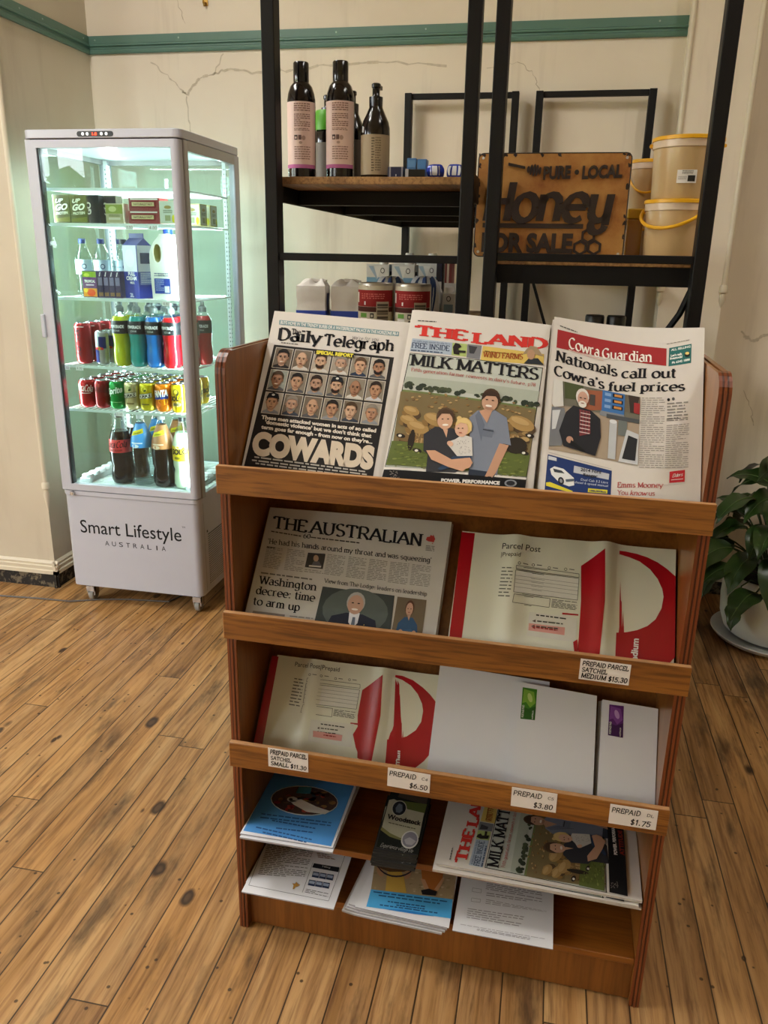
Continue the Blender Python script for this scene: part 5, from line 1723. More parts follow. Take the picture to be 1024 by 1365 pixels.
def tub(label, x, y, z, r, h, rot, handle, sticker, group='tubs of honey'):
    t = thing('honey_tub', label, 'tub', (x, y, z), rot, group)
    mb = MB()
    mb.lathe([(0.001, 0.001), (r * 0.88, 0), (r * 0.90, 0.003), (r * 0.96, h * 0.80), (r * 0.965, h * 0.80)], HONEY, 40)
    mb.build('tub_body', t)
    mb = MB()
    mb.lathe([(r * 0.965, h * 0.79), (r * 0.995, h * 0.80), (r * 1.0, h * 0.91), (r * 0.98, h * 0.92)], CLEARP, 40)
    mb.build('rim', t)
    mb = MB()
    mb.lathe([(r * 1.005, h * 0.91), (r * 1.03, h * 0.915), (r * 1.03, h * 0.965), (r * 1.0, h * 0.975), (r * 0.93, h * 0.965), (r * 0.93, h * 0.955), (0, h * 0.955)], YEL, 40)
    mb.build('lid', t)
    mb = MB()
    pts = []
    for i in range(17):
        a = PI * i / 16
        drop = handle
        px, py, pz = r * 1.04 * math.cos(a), (-r if handle > 0 else r) * 1.06 * math.sin(a) ** 0.8, h * 0.86 - drop * math.sin(a)
        pts.append((px, py, pz))
    mb.tube(pts, r * 0.055, YEL, 8)
    mb.build('handle', t)
    if sticker:
        mb = MB()
        a = Art(mb, cyl_surf(r * 0.945), step=0.0004)
        a.quad((-0.024, 0.030), (0.016, 0.030), (0.016, 0.056), (-0.024, 0.056), '#e9e4dd', 1, 6, 1)
        a.lines((-0.014, 0.0545), (0.008, 0.0545), (0.008, 0.047), (-0.014, 0.047), 3, '#6a625c', 2)
        a.lines((-0.021, 0.043), (-0.004, 0.043), (-0.004, 0.036), (-0.021, 0.036), 3, '#a8a098', 2)
        a.rect(-0.002, 0.033, 0.013, 0.045, '#2a2624', 2)
        mb.build('sticker', t)
    return t
tub('large honey tub with tilted yellow handle, lower of the two stacked', 2.213, -0.900, HZ, 0.070, 0.128, -0.55, 0.045, False)
tub('large honey tub with white sticker, upper of the two stacked', 2.219, -0.900, HZ + 0.1255, 0.073, 0.128, 0.0, -0.004, True)
tub('smaller honey tub at the back left, lower of its pair', 2.158, -0.765, HZ, 0.045, 0.110, -0.4, 0.03, False)
tub('smaller honey tub at the back left, upper of its pair', 2.158, -0.765, HZ + 0.1085, 0.045, 0.115, -0.2, 0.06, False)
t = thing('honey_jar', 'square honey jar with yellow lid between the sign and the tubs', 'jar', (2.128, -0.84, HZ), 0.1)
mb = MB()
mb.box(-0.018, 0.018, -0.018, 0.018, 0, 0.088, mat('dark_honey', '#a8792e', 0.15, 0, 0.05, coat=0.5))
mb.build('jar_body', t, bevel=0.004)
mb = MB()
mb.box(-0.0185, 0.0185, -0.0185, 0.0185, 0.088, 0.110, mat('olive_yellow_lid', '#c9a31a', 0.35))
mb.build('lid', t, bevel=0.003)
for k, (x, lab) in enumerate(((2.058, 'black lidded jar behind the newspapers, left of two'), (2.107, 'black lidded jar behind the newspapers, right of two'))):
    t = thing('jar', lab, 'jar', (x, -0.90, 1.1005), 0, 'black lidded jars')
    mb = MB()
    mb.lathe([(0.001, 0.0), (0.019, 0.0), (0.021, 0.004), (0.021, 0.215), (0.018, 0.225)], mat('dark_jar', '#2a1c10', 0.12, coat=0.5), 24)
    mb.build('jar_body', t)
    mb = MB()
    mb.lathe([(0.0215, 0.222), (0.022, 0.225), (0.022, 0.251), (0.020, 0.255), (0, 0.255)], BLACK, 24)
    mb.build('lid', t)

# ------------------------------------------------------------------ the magazine stand
SX, SY, SYAW, SW, SD = 1.3653, -1.5191, -0.0218, 0.8843, 0.42
SM = Matrix.Translation((SX, SY, 0)) @ Matrix.Rotation(SYAW, 4, 'Z')
st = thing('magazine_stand', 'tall brown wooden magazine stand with sloping shelves in the foreground', 'magazine stand', M=SM)
PANEL = wood_material('stand_panel', '#6b3d16', '#804d1e', '#935d28', 2, 0.32, 0.35, 1.0, 0.25)
LIPW = wood_material('stand_lip_oak', '#7a4a1c', '#8f5a24', '#a56c2e', 0, 0.38, 0.25, 1.0, 0.55)
EDGE = wood_material('stand_edge', '#3a170a', '#4a200e', '#5a2a14', 2, 0.3, 0.35, 1.0, 0.2)
RIDGE = wood_material('stand_ridge', '#6a3218', '#7d3f20', '#8e4d2a', 2, 0.3, 0.35, 1.0, 0.2)
SHELFW = wood_material('stand_shelf', '#7a4616', '#8c531c', '#9c6124', 0, 0.35, 0.3, 1.0, 0.3)
WORN = mat('worn_edge', '#b98a5c', 0.5, 0, 0.3, 60)
prof = [(0.006, 0.0), (SD, 0.0), (SD, 1.310)]
for i in range(7):
    a = math.radians(90 + 90 * i / 6)
    prof.append((0.048 + 0.042 * math.cos(a), 1.268 + 0.042 * math.sin(a)))
def shrink(p, d):
    return [(max(x, 0.006 + d) if x < 0.2 else x, min(z, 1.310 - d)) for x, z in p]
for x0 in (0.0, SW - 0.0205):
    mb = MB()
    yz = lambda b, z, d: (d, b, z)
    mb.prism(shrink(prof, 0.002), yz, x0, x0 + 0.006, PANEL)
    mb.prism(shrink(prof, 0.005), yz, x0 + 0.006, x0 + 0.0085, EDGE)
    mb.prism(prof, yz, x0 + 0.0085, x0 + 0.0125, PANEL)
    mb.prism(shrink(prof, 0.005), yz, x0 + 0.0125, x0 + 0.015, EDGE)
    mb.prism(shrink(prof, 0.002), yz, x0 + 0.015, x0 + 0.0205, PANEL)
    # front edge moulding of darker timber
    for q0, q1, dp in ((0.0005, 0.0050, 0.0002), (0.0050, 0.0080, 0.0), (0.0080, 0.0125, -0.0015), (0.0125, 0.0155, 0.0), (0.0155, 0.0200, 0.0002)):
        pts = [(0.0055 + dp, 0.0)] + [(p[0] + dp if p[0] < 0.02 else p[0], p[1]) for p in prof[3:][::-1]]
        lo = [(b, z) for b, z in pts]
        for (b0, z0), (b1, z1) in zip(lo, lo[1:]):
            mb.face([(x0 + q0, b0 - 0.0006, z0 + 0.0006), (x0 + q1, b0 - 0.0006, z0 + 0.0006), (x0 + q1, b1 - 0.0006, z1 + 0.0006), (x0 + q0, b1 - 0.0006, z1 + 0.0006)], EDGE if dp == 0.0 and q1 - q0 < 0.004 else RIDGE)
    mb.build('side_panel', st)
IN0, IN1 = 0.0205, SW - 0.0205
def sbox(name, b0, b1, z0, z1, m_, a0=IN0, a1=IN1, bevel=0.0015):
    mb = MB()
    mb.box(a0, a1, b0, b1, z0, z1, m_)
    return mb.build(name, st, bevel=bevel)
for z0, z1 in ((1.0448, 1.0992), (0.742, 0.799), (0.4421, 0.4995)):
    mb = MB()
    mb.box(0.0, SW, -0.008, 0.0045, z0, z1, LIPW)
    # rubbed arrises
    mb.box(0.0005, SW - 0.0005, -0.0065, 0.0035, z1 - 0.0006, z1 + 0.0005, WORN)
    mb.box(-0.0004, 0.0012, -0.0084, 0.003, z0 + 0.002, z1 - 0.001, WORN)
    mb.build('lip', st, bevel=0.0025)
def slope_board(b0, z0, slope, length_z, name='back_board'):
    mb = MB()
    b1, z1 = b0 + slope * length_z, z0 + length_z
    t_ = 0.010
    mb.faces([(IN0, b0, z0), (IN1, b0, z0), (IN1, b1, z1), (IN0, b1, z1), (IN0, b0 + t_, z0 - t_ * slope), (IN1, b0 + t_, z0 - t_ * slope), (IN1, b1 + t_, z1 - t_ * slope), (IN0, b1 + t_, z1 - t_ * slope)],
             [(0, 1, 2, 3), (7, 6, 5, 4), (0, 4, 5, 1), (2, 6, 7, 3), (1, 5, 6, 2), (0, 3, 7, 4)], PANEL)
    mb.build(name, st)
slope_board(0.062, 1.048, 0.702, 0.26)
slope_board(0.030, 0.745, 0.868, 0.27)
slope_board(0.072, 0.445, 0.75, 0.27)
sbox('pocket_floor', 0.0045, 0.068, 1.0450, 1.0490, PANEL)
sbox('pocket_floor', 0.0045, 0.036, 0.7425, 0.7465, PANEL)
sbox('pocket_floor', 0.0045, 0.078, 0.4425, 0.4465, PANEL)
sbox('shelf', 0.026, SD - 0.012, 0.231, 0.246, SHELFW)
sbox('shelf', 0.010, SD - 0.012, 0.103, 0.118, SHELFW)
sbox('plinth', 0.020, 0.034, 0.004, 0.103, PANEL)
sbox('back_panel', SD - 0.012, SD, 0.02, 1.30, PANEL)
def label_card(cx, z0, w, h, rows, lab, rot=0.0):
    mb = MB()
    Mx = Matrix.Translation((cx, -0.0080, z0 + h / 2)) @ Matrix.Rotation(rot, 4, 'Y')
    mb.box(-w / 2, w / 2, -0.0012, -0.0001, -h / 2, h / 2, mat('card_white', '#e6e2e0', 0.55), Mx)
    a = Art(mb, lambda x, z, hh: Mx @ Vector((x, -0.0012 - hh, z)), step=0.0003)
    for t_, x0, x1, zz, hh, pen in rows:
        a.hand(t_, (x0, zz), (x1, zz), hh, '#141418', 1, (hh * 0.05, hh), pen=pen, seed=len(t_))
    o = mb.build('price_label', st)
    o['label'] = lab
    return o
label_card(0.738, 0.751, 0.088, 0.041, [('PREPAID PARCEL', -0.040, 0.040, 0.0085, 0.0085, 2.1), ('SATCHEL', -0.040, 0.004, -0.0040, 0.0085, 2.1), ('MEDIUM $15.30', -0.040, 0.040, -0.0165, 0.0090, 2.1)], 'white price label reading prepaid parcel satchel medium', 0.01)
label_card(0.131, 0.4575, 0.087, 0.045, [('PREPAID PARCEL', -0.039, 0.040, 0.0090, 0.0095, 2.3), ('SATCHEL', -0.038, 0.006, -0.0045, 0.0085, 2.1), ('SMALL $11.30', -0.038, 0.039, -0.0180, 0.0090, 2.1)], 'white price label reading prepaid parcel satchel small', 0.0)
label_card(0.386, 0.4555, 0.087, 0.043, [('PREPAID', -0.040, 0.014, 0.005, 0.0105, 1.7), ('C4', 0.026, 0.038, 0.006, 0.006, 1.4), ('$6.50', 0.002, 0.038, -0.0165, 0.0105, 1.7)], 'white price label reading prepaid 6.50', 0.02)
label_card(0.634, 0.456, 0.087, 0.043, [('PREPAID', -0.040, 0.014, 0.005, 0.0105, 1.7), ('C5', 0.026, 0.037, 0.006, 0.006, 1.4), ('$3.80', 0.000, 0.036, -0.0165, 0.0105, 1.7)], 'white price label reading prepaid 3.80', 0.0)
label_card(0.820, 0.4525, 0.087, 0.043, [('PREPAID', -0.040, 0.012, 0.005, 0.0105, 1.7), ('DL', 0.024, 0.036, 0.006, 0.006, 1.4), ('$1.75', -0.004, 0.032, -0.0165, 0.0110, 1.7)], 'white price label reading prepaid 1.75', -0.005)
# ------------------------------------------------------------------ printed matter
PAPER = mat('newsprint', '#d3ccc4', 0.8, 0, 0.03, 40, spec=0.2)
EDGEP = mat('paper_edges', '#b9b3ac', 0.85, 0, 0.12, 150, spec=0.2)
OFFICE = mat('office_paper', '#e2e2e6', 0.6, 0, 0.015, 40, spec=0.3)
OEDGE = mat('shaded_paper_edges', '#a6a6ae', 0.75, 0, 0.2, 150)  # white edges darkened: shading between stacked sheets is put in the colour
ENV = mat('envelope_white', '#d9d9de', 0.5, 0, 0.02, 30)
def sheet(mb, BL, BR, TR, TL, warp, t, face_m, edge_m, nu=16, nv=16):
    def pt(u, v, h):
        x = (BL[0] * (1 - u) + BR[0] * u) * (1 - v) + (TL[0] * (1 - u) + TR[0] * u) * v
        y = (BL[1] * (1 - u) + BR[1] * u) * (1 - v) + (TL[1] * (1 - u) + TR[1] * u) * v
        return (x, y, warp(x, y) + h)
    mb.grid(lambda u, v: pt(u, v, 0), nu, nv, face_m, True)
    mb.grid(lambda u, v: pt(u, v, -t), nu, nv, face_m, True)
    mb.grid(lambda u, v: pt(u, 0, -t * v), nu, 1, edge_m, False)
    mb.grid(lambda u, v: pt(u, 1, -t * v), nu, 1, edge_m, False)
    mb.grid(lambda u, v: pt(0, u, -t * v), nv, 1, edge_m, False)
    mb.grid(lambda u, v: pt(1, u, -t * v), nv, 1, edge_m, False)
def lean(a0, b0, z0, slope, out=0.0):
    n = math.hypot(1, slope)
    M = Matrix(((1, 0, 0, a0), (0, slope / n, -1 / n, b0), (0, 1 / n, slope / n, z0), (0, 0, 0, 1)))
    return SM @ M @ Matrix.Translation((0, 0, out))
def sub(a, TL, TR, BR, BL):
    s = Art(a.mb, a.surf, step=a.step)
    H = homography([(0, 0), (1, 0), (1, 1), (0, 1)], [TL, TR, BR, BL])
    s.H = a.H @ H if a.H is not None else H
    return s
def leaning(name, label, cat, plane, corners, art, src, dst, t=0.005, warp=None, face=None, edge=None, copies=0, gap=0.006, group=None, copy_label=None, nu=16, nv=16, part='front_page', ext=(0.003, 0.004)):
    a0 = corners[0][0]
    loc = [(x - a0, y) for x, y in corners]
    warp = warp or (lambda x, y: 0.0)
    mb = MB()
    sheet(mb, *loc, warp, t, face or PAPER, edge or EDGEP, nu, nv)
    if art:
        surf = lambda x, y, h: Vector((x, y, warp(x, y) + h))
        art(Art(mb, surf, src, [(x - a0, y) for x, y in dst]))
    th = thing(name, label, cat, group=group, M=lean(a0, *plane))
    mb.build(part, th, sharp=70)
    rnd = random.Random(len(label))
    if copies:
        for k in range(copies):
            M = lean(a0 - ext[0] * (k + 1) * 0.4 + rnd.uniform(-1, 1) * 0.0008, *plane, out=-gap * (k + 1)) @ Matrix.Translation((0, rnd.uniform(-1, 1) * ext[1] * 0.5 - 0.001, 0))
            dup(th, copy_label(k), M=M)
    return th
def zc(ox, oy, s, *pts):
    return [((x - ox) * s, (y - oy) * s) for x, y in pts]
SKIN = ['#c9a182', '#b98e70', '#d2ae90', '#a87e62', '#bf9a80']
def portrait(p, seed, cap=False, bald=False, beard=False, grey=False, shirt=None):
    r = random.Random(seed)
    bg = r.choice(['#a79c8c', '#8d8474', '#b9b0a2', '#75695a', '#9aa096'])
    skin = r.choice(SKIN)
    hair = '#8d8478' if grey else r.choice(['#2d2119', '#3a2a1e', '#4a3826', '#1f1a17', '#5a4430'])
    top = shirt or r.choice(['#2a2a2e', '#3d4450', '#5a5a5c', '#26221f', '#8a8d92', '#d8d4cc'])
    p.rect(0, 0, 1, 1, '#cfc8bc', 2)
    p.rect(0.04, 0.03, 0.96, 0.97, bg, 3)
    dx = r.uniform(-0.06, 0.06)
    p.poly([(0.06, 0.97), (0.10, 0.88), (0.32 + dx, 0.79), (0.68 + dx, 0.79), (0.90, 0.88), (0.95, 0.97)], top, 4)
    def X(x):
        return 0.5 + dx + (x - 0.5) * 1.42
    def Y(y):
        return 0.475 + (y - 0.43) * 1.28
    def el(cx, cy_, rx, ry, hx, lay, n=14):
        p.ell(X(cx), Y(cy_), rx * 1.42, ry * 1.28, hx, lay, n)
    def po(pts, hx, lay):
        p.poly([(X(x), Y(y)) for x, y in pts], hx, lay)
    po([(0.40, 0.60), (0.60, 0.60), (0.61, 0.72), (0.5, 0.77), (0.39, 0.72)], skin, 5)
    if not bald:
        el(0.5, 0.36, 0.235, 0.27, hair, 5)
    shade = {'#c9a182': '#a8836a', '#b98e70': '#98735a', '#d2ae90': '#b08c72', '#a87e62': '#86624a', '#bf9a80': '#9c7a64'}[skin]
    el(0.5, 0.43, 0.205, 0.275, shade, 6, 16)
    el(0.485, 0.42, 0.175, 0.25, skin, 7, 16)
    if beard:
        el(0.5, 0.60, 0.165, 0.11, hair, 8)
        el(0.5, 0.52, 0.13, 0.07, skin, 9)
    if not bald:
        po([(0.28, 0.38), (0.30, 0.20), (0.42, 0.12), (0.60, 0.12), (0.70, 0.20), (0.72, 0.38), (0.66, 0.27), (0.52, 0.24), (0.36, 0.27)], hair, 9)
    if cap:
        po([(0.26, 0.30), (0.32, 0.12), (0.5, 0.07), (0.68, 0.12), (0.76, 0.30), (0.5, 0.27)], '#1f2226', 10)
        el(0.5, 0.17, 0.06, 0.04, '#d8d8d4', 11)
    for sx in (-1, 1):
        po([(0.5 + sx * 0.085 - 0.05, 0.375), (0.5 + sx * 0.085 + 0.05, 0.37), (0.5 + sx * 0.085 + 0.05, 0.392), (0.5 + sx * 0.085 - 0.05, 0.397)], hair, 10)
        el(0.5 + sx * 0.085, 0.425, 0.034, 0.018, '#2a211c', 10, 8)
        el(0.5 + sx * 0.215, 0.44, 0.025, 0.055, shade, 6, 8)
    po([(0.50, 0.42), (0.465, 0.52), (0.50, 0.54), (0.54, 0.525)], shade, 10)
    el(0.5, 0.60, 0.075, 0.018, r.choice(['#8a5a4c', '#8a5a4c', '#efe6dc']), 10, 10)

# --- The tabloid on the left
def art_tele(a):
    a.quad((268, 112), (948, 180), (945, 205), (266, 138), '#6f8f94', 1, 8, 1)
    a.sans('BUYS HOME IN THE TRENDY BURBS OR A WATERFRONT PALACE IN THE HORIZONS P8-9', (274, 134), (940, 201), 18, '#e8e4de', 2, (3, -18), bold=0.02)
    a.serif('Daily', (260, 224), (500, 248), 68, '#17151a', 2, (9, -66), 2.6, 0.75, 0.5, 24)
    a.serif('Telegraph', (520, 256), (914, 290), 66, '#17151a', 2, (9, -62), 2.4, 0.75, 0.5, 24)
    a.serif('The', (338, 190), (388, 196), 28, '#17151a', 3, (3, -28), 2.0, 0.7, 0.7)
    a.hand("We're for you", (680, 222), (830, 232), 18, '#3a3a3e', 2, (4, -18), 0.9, 0.3)
    a.lines((278, 238), (374, 248), (374, 254), (278, 244), 1, '#6a6560', 2, 1.0, 4, 6)
    a.quad((238, 252), (919, 325), (790, 1060), (52, 1000), '#25211f', 1, 12, 12)
    TL, TR, BR, BL = (247, 262), (898, 332), (835, 718), (157, 645)
    H = homography([(0, 0), (6, 0), (6, 3), (0, 3)], [TL, TR, BR, BL])
    def g(x, y):
        q = H @ np.array([x, y, 1.0])
        return (q[0] / q[2], q[1] / q[2])
    spec = [dict(), dict(bald=1), dict(beard=1), dict(beard=1, grey=1), dict(shirt='#2d3a50'), dict(beard=1), dict(), dict(), dict(beard=1), dict(cap=1, beard=1), dict(bald=1), dict(shirt='#c8c8cc'),
            dict(cap=1), dict(grey=1, beard=1), dict(bald=1), dict(), dict(), dict(grey=1)]
    for j in range(3):
        for i in range(6):
            e = 0.035
            portrait(sub(a, g(i + e, j + e), g(i + 1 - e, j + e), g(i + 1 - e, j + 1 - e), g(i + e, j + 1 - e)), 11 + j * 6 + i, **spec[j * 6 + i])
    a.quad((472, 288), (694, 310), (690, 330), (468, 308), '#25211f', 10, 3, 1)
    a.sans('SPECIAL REPORT', (478, 308), (688, 328), 19, '#e6d84a', 11, (3, -19), bold=0.06)
    for t, p0, p1 in (('These men attacked women in acts of so called', (165, 674), (817, 752)), ("'domestic violence' but we don't think that", (186, 702), (790, 782)), ("term goes far enough - from now on they're...", (164, 730), (796, 816))):
        a.sans(t, p0, p1, 21, '#e6ddd0', 3, (3, -21), bold=0.045)
    a.sans('COWARDS', (108, 868), (798, 955), 122, '#d9c9b4', 3, (16, -120), bold=0.075, res=5)
    for p0, p1, p2 in (((126, 888), (762, 972), 8), ((112, 906), (765, 988), 8), ((132, 924), (700, 998), 8)):
        a.lines(p0, p1, (p1[0], p1[1] + p2), (p0[0], p0[1] + p2), 1, '#b9b2a8', 3, 1.0, p2 + p0[0], 16)
ox, oy, s = 310, 400, 4.2667
TP = (0.034, 1.05, 0.702)
leaning('newspaper', 'tabloid newspaper headlined cowards with eighteen small portraits', 'newspaper', TP, [(0.0245, 0.002), (0.314, 0.002), (0.3175, 0.370), (0.0255, 0.386)], art_tele,
        zc(ox, oy, s, (366, 414), (549, 430), (506, 637), (322, 622)), [(0.025, 0.386), (0.317, 0.370), (0.300, 0.039), (0.024, 0.040)], copies=2, gap=0.0065, group='tabloids in the top left stack',
        copy_label=lambda k: ('second' if k == 0 else 'third') + ' copy in the tabloid stack, behind the cowards front page', ext=(0.001, 0.004))

# --- The rural weekly in the middle
def art_land(a):
    a.lines((234, 112), (336, 120), (336, 125), (234, 117), 1, '#4a4642', 2, 1.0, 3, 6)
    a.serif('THE', (222, 195), (496, 228), 55, '#c8322a', 2, (6, -54), 2.7, 1.1, 1.0)
    a.serif('LAND', (538, 240), (934, 268), 58, '#c8322a', 2, (6, -56), 2.7, 1.1, 1.0)
    a.quad((204, 210), (424, 238), (418, 306), (190, 280), '#a9b6c6', 1, 4, 2)
    a.sans('an eight page special for the farm', (210, 228), (410, 250), 10, '#56627a', 2, (1, -10))
    a.serif('FREE INSIDE', (200, 262), (405, 284), 28, '#22304e', 2, (3, -28), 1.6, 0.7, 0.8)
    a.lines((196, 272), (370, 290), (370, 297), (196, 279), 1, '#4a5670', 2, 1.0, 8, 8)
    a.quad((424, 238), (504, 246), (498, 316), (418, 306), '#a9ba72', 1, 2, 2)
    a.poly([(430, 300), (426, 262), (440, 240), (462, 246), (474, 262), (456, 270), (462, 306)], '#231d1a', 3)
    a.quad((446, 280), (496, 284), (495, 296), (446, 292), '#2a2622', 4, 1, 1)
    a.quad((506, 246), (584, 254), (572, 330), (500, 320), '#77787c', 1, 2, 2)
    a.poly([(512, 254), (560, 262), (540, 300), (516, 296)], '#3c3c40', 2)
    a.quad((590, 256), (924, 296), (920, 356), (576, 336), '#d3b660', 1, 4, 2)
    a.serif('WIND FARMS', (592, 318), (806, 328), 30, '#9a4a22', 3, (3, -30), 1.9, 0.8, 0.8)
    a.lines((600, 282), (780, 300), (780, 306), (600, 288), 1, '#8a6a30', 3, 1.0, 5, 8)
    a.poly([(806, 300), (830, 268), (850, 252), (884, 258), (920, 310), (890, 302), (850, 292)], '#9a8466', 3)
    a.ell(852, 300, 22, 28, '#b08a6c', 4)
    a.poly([(812, 350), (840, 322), (890, 320), (922, 356)], '#2c2f34', 4)
    # big picture
    a.quad((190, 290), (918, 370), (826, 985), (52, 915), '#1e1c1a', 1, 30, 10)
    a.quad((194, 294), (914, 374), (822, 978), (57, 908), '#bcc0b6', 2, 30, 10)
    a.quad((172, 420), (898, 500), (884, 572), (152, 462), '#aab0a2', 3, 20, 2)
    a.serif('MILK MATTERS', (196, 360), (888, 438), 60, '#17161a', 5, (8, -60), 2.1, 0.6, 1.1)
    a.serif("Fifth generation farmer reinvests in dairy's future, p78", (198, 392), (876, 476), 18, '#b03a34', 5, (2, -18), 1.3, 0.6, 0.6)
    rnd = random.Random(4)
    def edge_x(v):    # left and right edges of the picture at height v
        t = (v - 294) / 640
        return 194 - 137 * t, 914 - 92 * t
    a.quad((150, 490), (882, 590), (870, 660), (138, 560), '#6e7a4a', 3, 20, 2)
    for i in range(46):
        u = rnd.random()
        x, y = 158 + 726 * u, 462 + 106 * u + rnd.uniform(-6, 14)
        a.ell(x, y, rnd.uniform(10, 24), rnd.uniform(6, 17), rnd.choice(['#3a4232', '#47503a', '#2f382c']), 4, 8)
    a.quad((140, 500), (878, 600), (842, 880), (96, 800), '#7a6a48', 4, 26, 6)
    cows = []
    for i in range(150):
        v = rnd.random()
        y = 495 + 300 * v
        x0, x1 = edge_x(y)
        u = rnd.random()
        yy = y + 85 * u
        cows.append((yy, x0 + 20 + 46 * v * v + (x1 - x0 - 40 - 92 * v * v) * u, v))
    cows.sort()
    for yy, x, v in cows:
        if yy > 820:
            continue
        k = 8 + 46 * v * v
        c = rnd.choice(['#a98a58', '#94764a', '#b89a68', '#7d6440', '#8a6a3e'])
        a.ell(x + k * 0.2, yy + k * 0.25, k * 0.95, k * 0.45, '#5c4830', 5, 9, rot=rnd.uniform(-12, 22))
        a.ell(x, yy - k * 0.12, k, k * 0.5, c, 6, 10, rot=rnd.uniform(-12, 22))
    for cx, cy_, k in ((186, 660, 48), (236, 700, 60), (330, 660, 62), (800, 680, 70), (200, 610, 44)):
        a.ell(cx + 8, cy_ + 16, k * 1.05, k * 0.66, '#54422e', 6, 14, rot=20)
        a.ell(cx, cy_, k * 1.05, k * 0.55, '#a98854', 7, 14, rot=20)
        a.ell(cx - k * 0.1, cy_ - k * 0.18, k * 0.75, k * 0.25, '#bb9c68', 8, 12, rot=20)
        a.ell(cx - k * 0.9, cy_ + k * 0.3, k * 0.36, k * 0.22, '#8a6c40', 8, 10, rot=50)
    a.quad((92, 770), (846, 850), (824, 968), (60, 900), '#5f6a34', 7, 26, 3)
    for i in range(150):
        u = rnd.random()
        y = 790 + 120 * rnd.random()
        x0, x1 = edge_x(y)
        a.ell(x0 + 6 + (x1 - x0 - 24) * u, y + 70 * u, rnd.uniform(6, 16), rnd.uniform(2, 6), rnd.choice(['#77843e', '#525c2a', '#848c4a', '#6a7438']), 8, 7)
    for cx, cy_ in ((142, 745), (232, 828), (845, 745), (815, 840)):
        a.ell(cx, cy_, 26, 12, '#2a241e', 8, 10, rot=15)
        a.ell(cx - 4, cy_, 10, 7, '#e8e2d6', 9, 8)
    a.ell(200, 770, 18, 60, '#30281f', 8, 10, rot=10)
    a.ell(770, 800, 60, 46, '#2e271f', 8, 12)
    # man in the blue shirt
    a.poly([(516, 650), (560, 612), (650, 606), (720, 650), (742, 800), (700, 790), (664, 970), (516, 950), (520, 800)], '#7d8494', 9)
    a.poly([(570, 615), (612, 680), (640, 612), (612, 600)], '#c2957a', 10)
    a.poly([(548, 640), (570, 612), (600, 690), (580, 780)], '#6a7182', 10)
    a.poly([(590, 708), (648, 716), (640, 760), (588, 752)], '#6c7384', 10)
    a.poly([(590, 712), (648, 722), (648, 728), (590, 718)], '#3a3f4a', 11)
    a.poly([(680, 790), (730, 800), (660, 950), (640, 976), (600, 970), (620, 930)], '#c2957a', 10)
    a.poly([(512, 930), (660, 950), (650, 972), (510, 966)], '#2f3644', 10)
    a.ell(634, 545, 50, 54, '#4a3626', 10, 16)
    a.ell(628, 565, 44, 52, '#c49a80', 11, 16, rot=8)
    a.poly([(580, 560), (590, 520), (630, 500), (678, 520), (676, 560), (660, 535), (610, 532)], '#3d2c20', 12)
    for dx in (-16, 16):
        a.ell(628 + dx, 556 + dx * 0.15, 7, 3, '#2d211b', 13, 8)
    a.ell(622, 588, 18, 6, '#efe4da', 13, 10, rot=8)
    a.ell(622, 602, 24, 8, '#a97e66', 12, 10, rot=8)
    # woman in the dark shirt
    a.poly([(268, 740), (330, 700), (430, 710), (470, 760), (520, 900), (440, 950), (280, 945), (290, 850), (266, 830)], '#35353a', 11)
    a.ell(386, 650, 50, 54, '#5a4634', 12, 16)
    a.ell(384, 668, 42, 48, '#d0a488', 13, 16)
    a.poly([(342, 660), (352, 615), (388, 604), (426, 618), (430, 660), (410, 632), (366, 630)], '#4d3a2a', 14)
    for dx in (-15, 15):
        a.ell(386 + dx, 660, 6, 3, '#2d211b', 15, 8)
    a.ell(386, 692, 17, 6, '#f2e8de', 15, 10)
    a.poly([(372, 712), (400, 716), (392, 760)], '#d0a488', 12)
    # child
    a.poly([(440, 770), (480, 744), (530, 760), (534, 860), (450, 862), (400, 800), (405, 782)], '#d6d2cc', 14)
    for i in range(30):
        a.ell(450 + rnd.random() * 76, 772 + rnd.random() * 80, 3, 2.5, '#a9a4a2', 15, 6)
    a.ell(486, 700, 46, 48, '#d9b878', 15, 16)
    a.ell(474, 716, 36, 42, '#dcb096', 16, 16)
    a.poly([(440, 700), (452, 664), (500, 656), (530, 690), (528, 730), (510, 690), (470, 680)], '#e0c284', 17)
    a.ell(462, 656, 14, 12, '#d9b878', 16, 10)
    for dx in (-12, 10):
        a.ell(470 + dx, 712, 5, 3, '#33261f', 18, 8)
    a.ell(468, 736, 9, 3, '#a8604e', 18, 8)
    a.ell(412, 794, 18, 14, '#dcb096', 16, 10, rot=30)
    a.poly([(282, 830), (330, 830), (420, 880), (520, 870), (535, 900), (480, 946), (400, 920), (310, 880)], '#cf9f82', 16)
    a.poly([(430, 862), (530, 862), (520, 890), (360, 940), (344, 930)], '#30405a', 15)
    a.ell(498, 905, 30, 26, '#cf9f82', 17, 12)
    # foot of the page
    a.quad((54, 912), (826, 975), (812, 1060), (30, 1000), '#dcd6ce', 9, 20, 2)
    a.quad((50, 926), (826, 986), (812, 1080), (26, 1020), '#141314', 10, 20, 2)
    for i in range(26):
        a.ell(84 + rnd.random() * 50, 936 + rnd.random() * 40, 4, 3, '#77706a', 11, 6)
    a.sans('POWER, PERFORMANCE', (362, 1000), (680, 1014), 18, '#e8e4de', 11, (2, -18), bold=0.06)
    a.ell(740, 1006, 34, 20, '#8d8f94', 11, 12)
    a.ell(740, 1006, 24, 13, '#2a2a2e', 12, 12)
    a.sans('ATTITUDE', (362, 1040), (600, 1052), 26, '#8a2a1e', 11, (2, -24), bold=0.05)
ox, oy, s = 500, 400, 4.096
LP = (0.015, 1.05, 0.69)
L_src = zc(ox, oy, s, (552, 414), (733, 433), (705, 650), (510, 636))
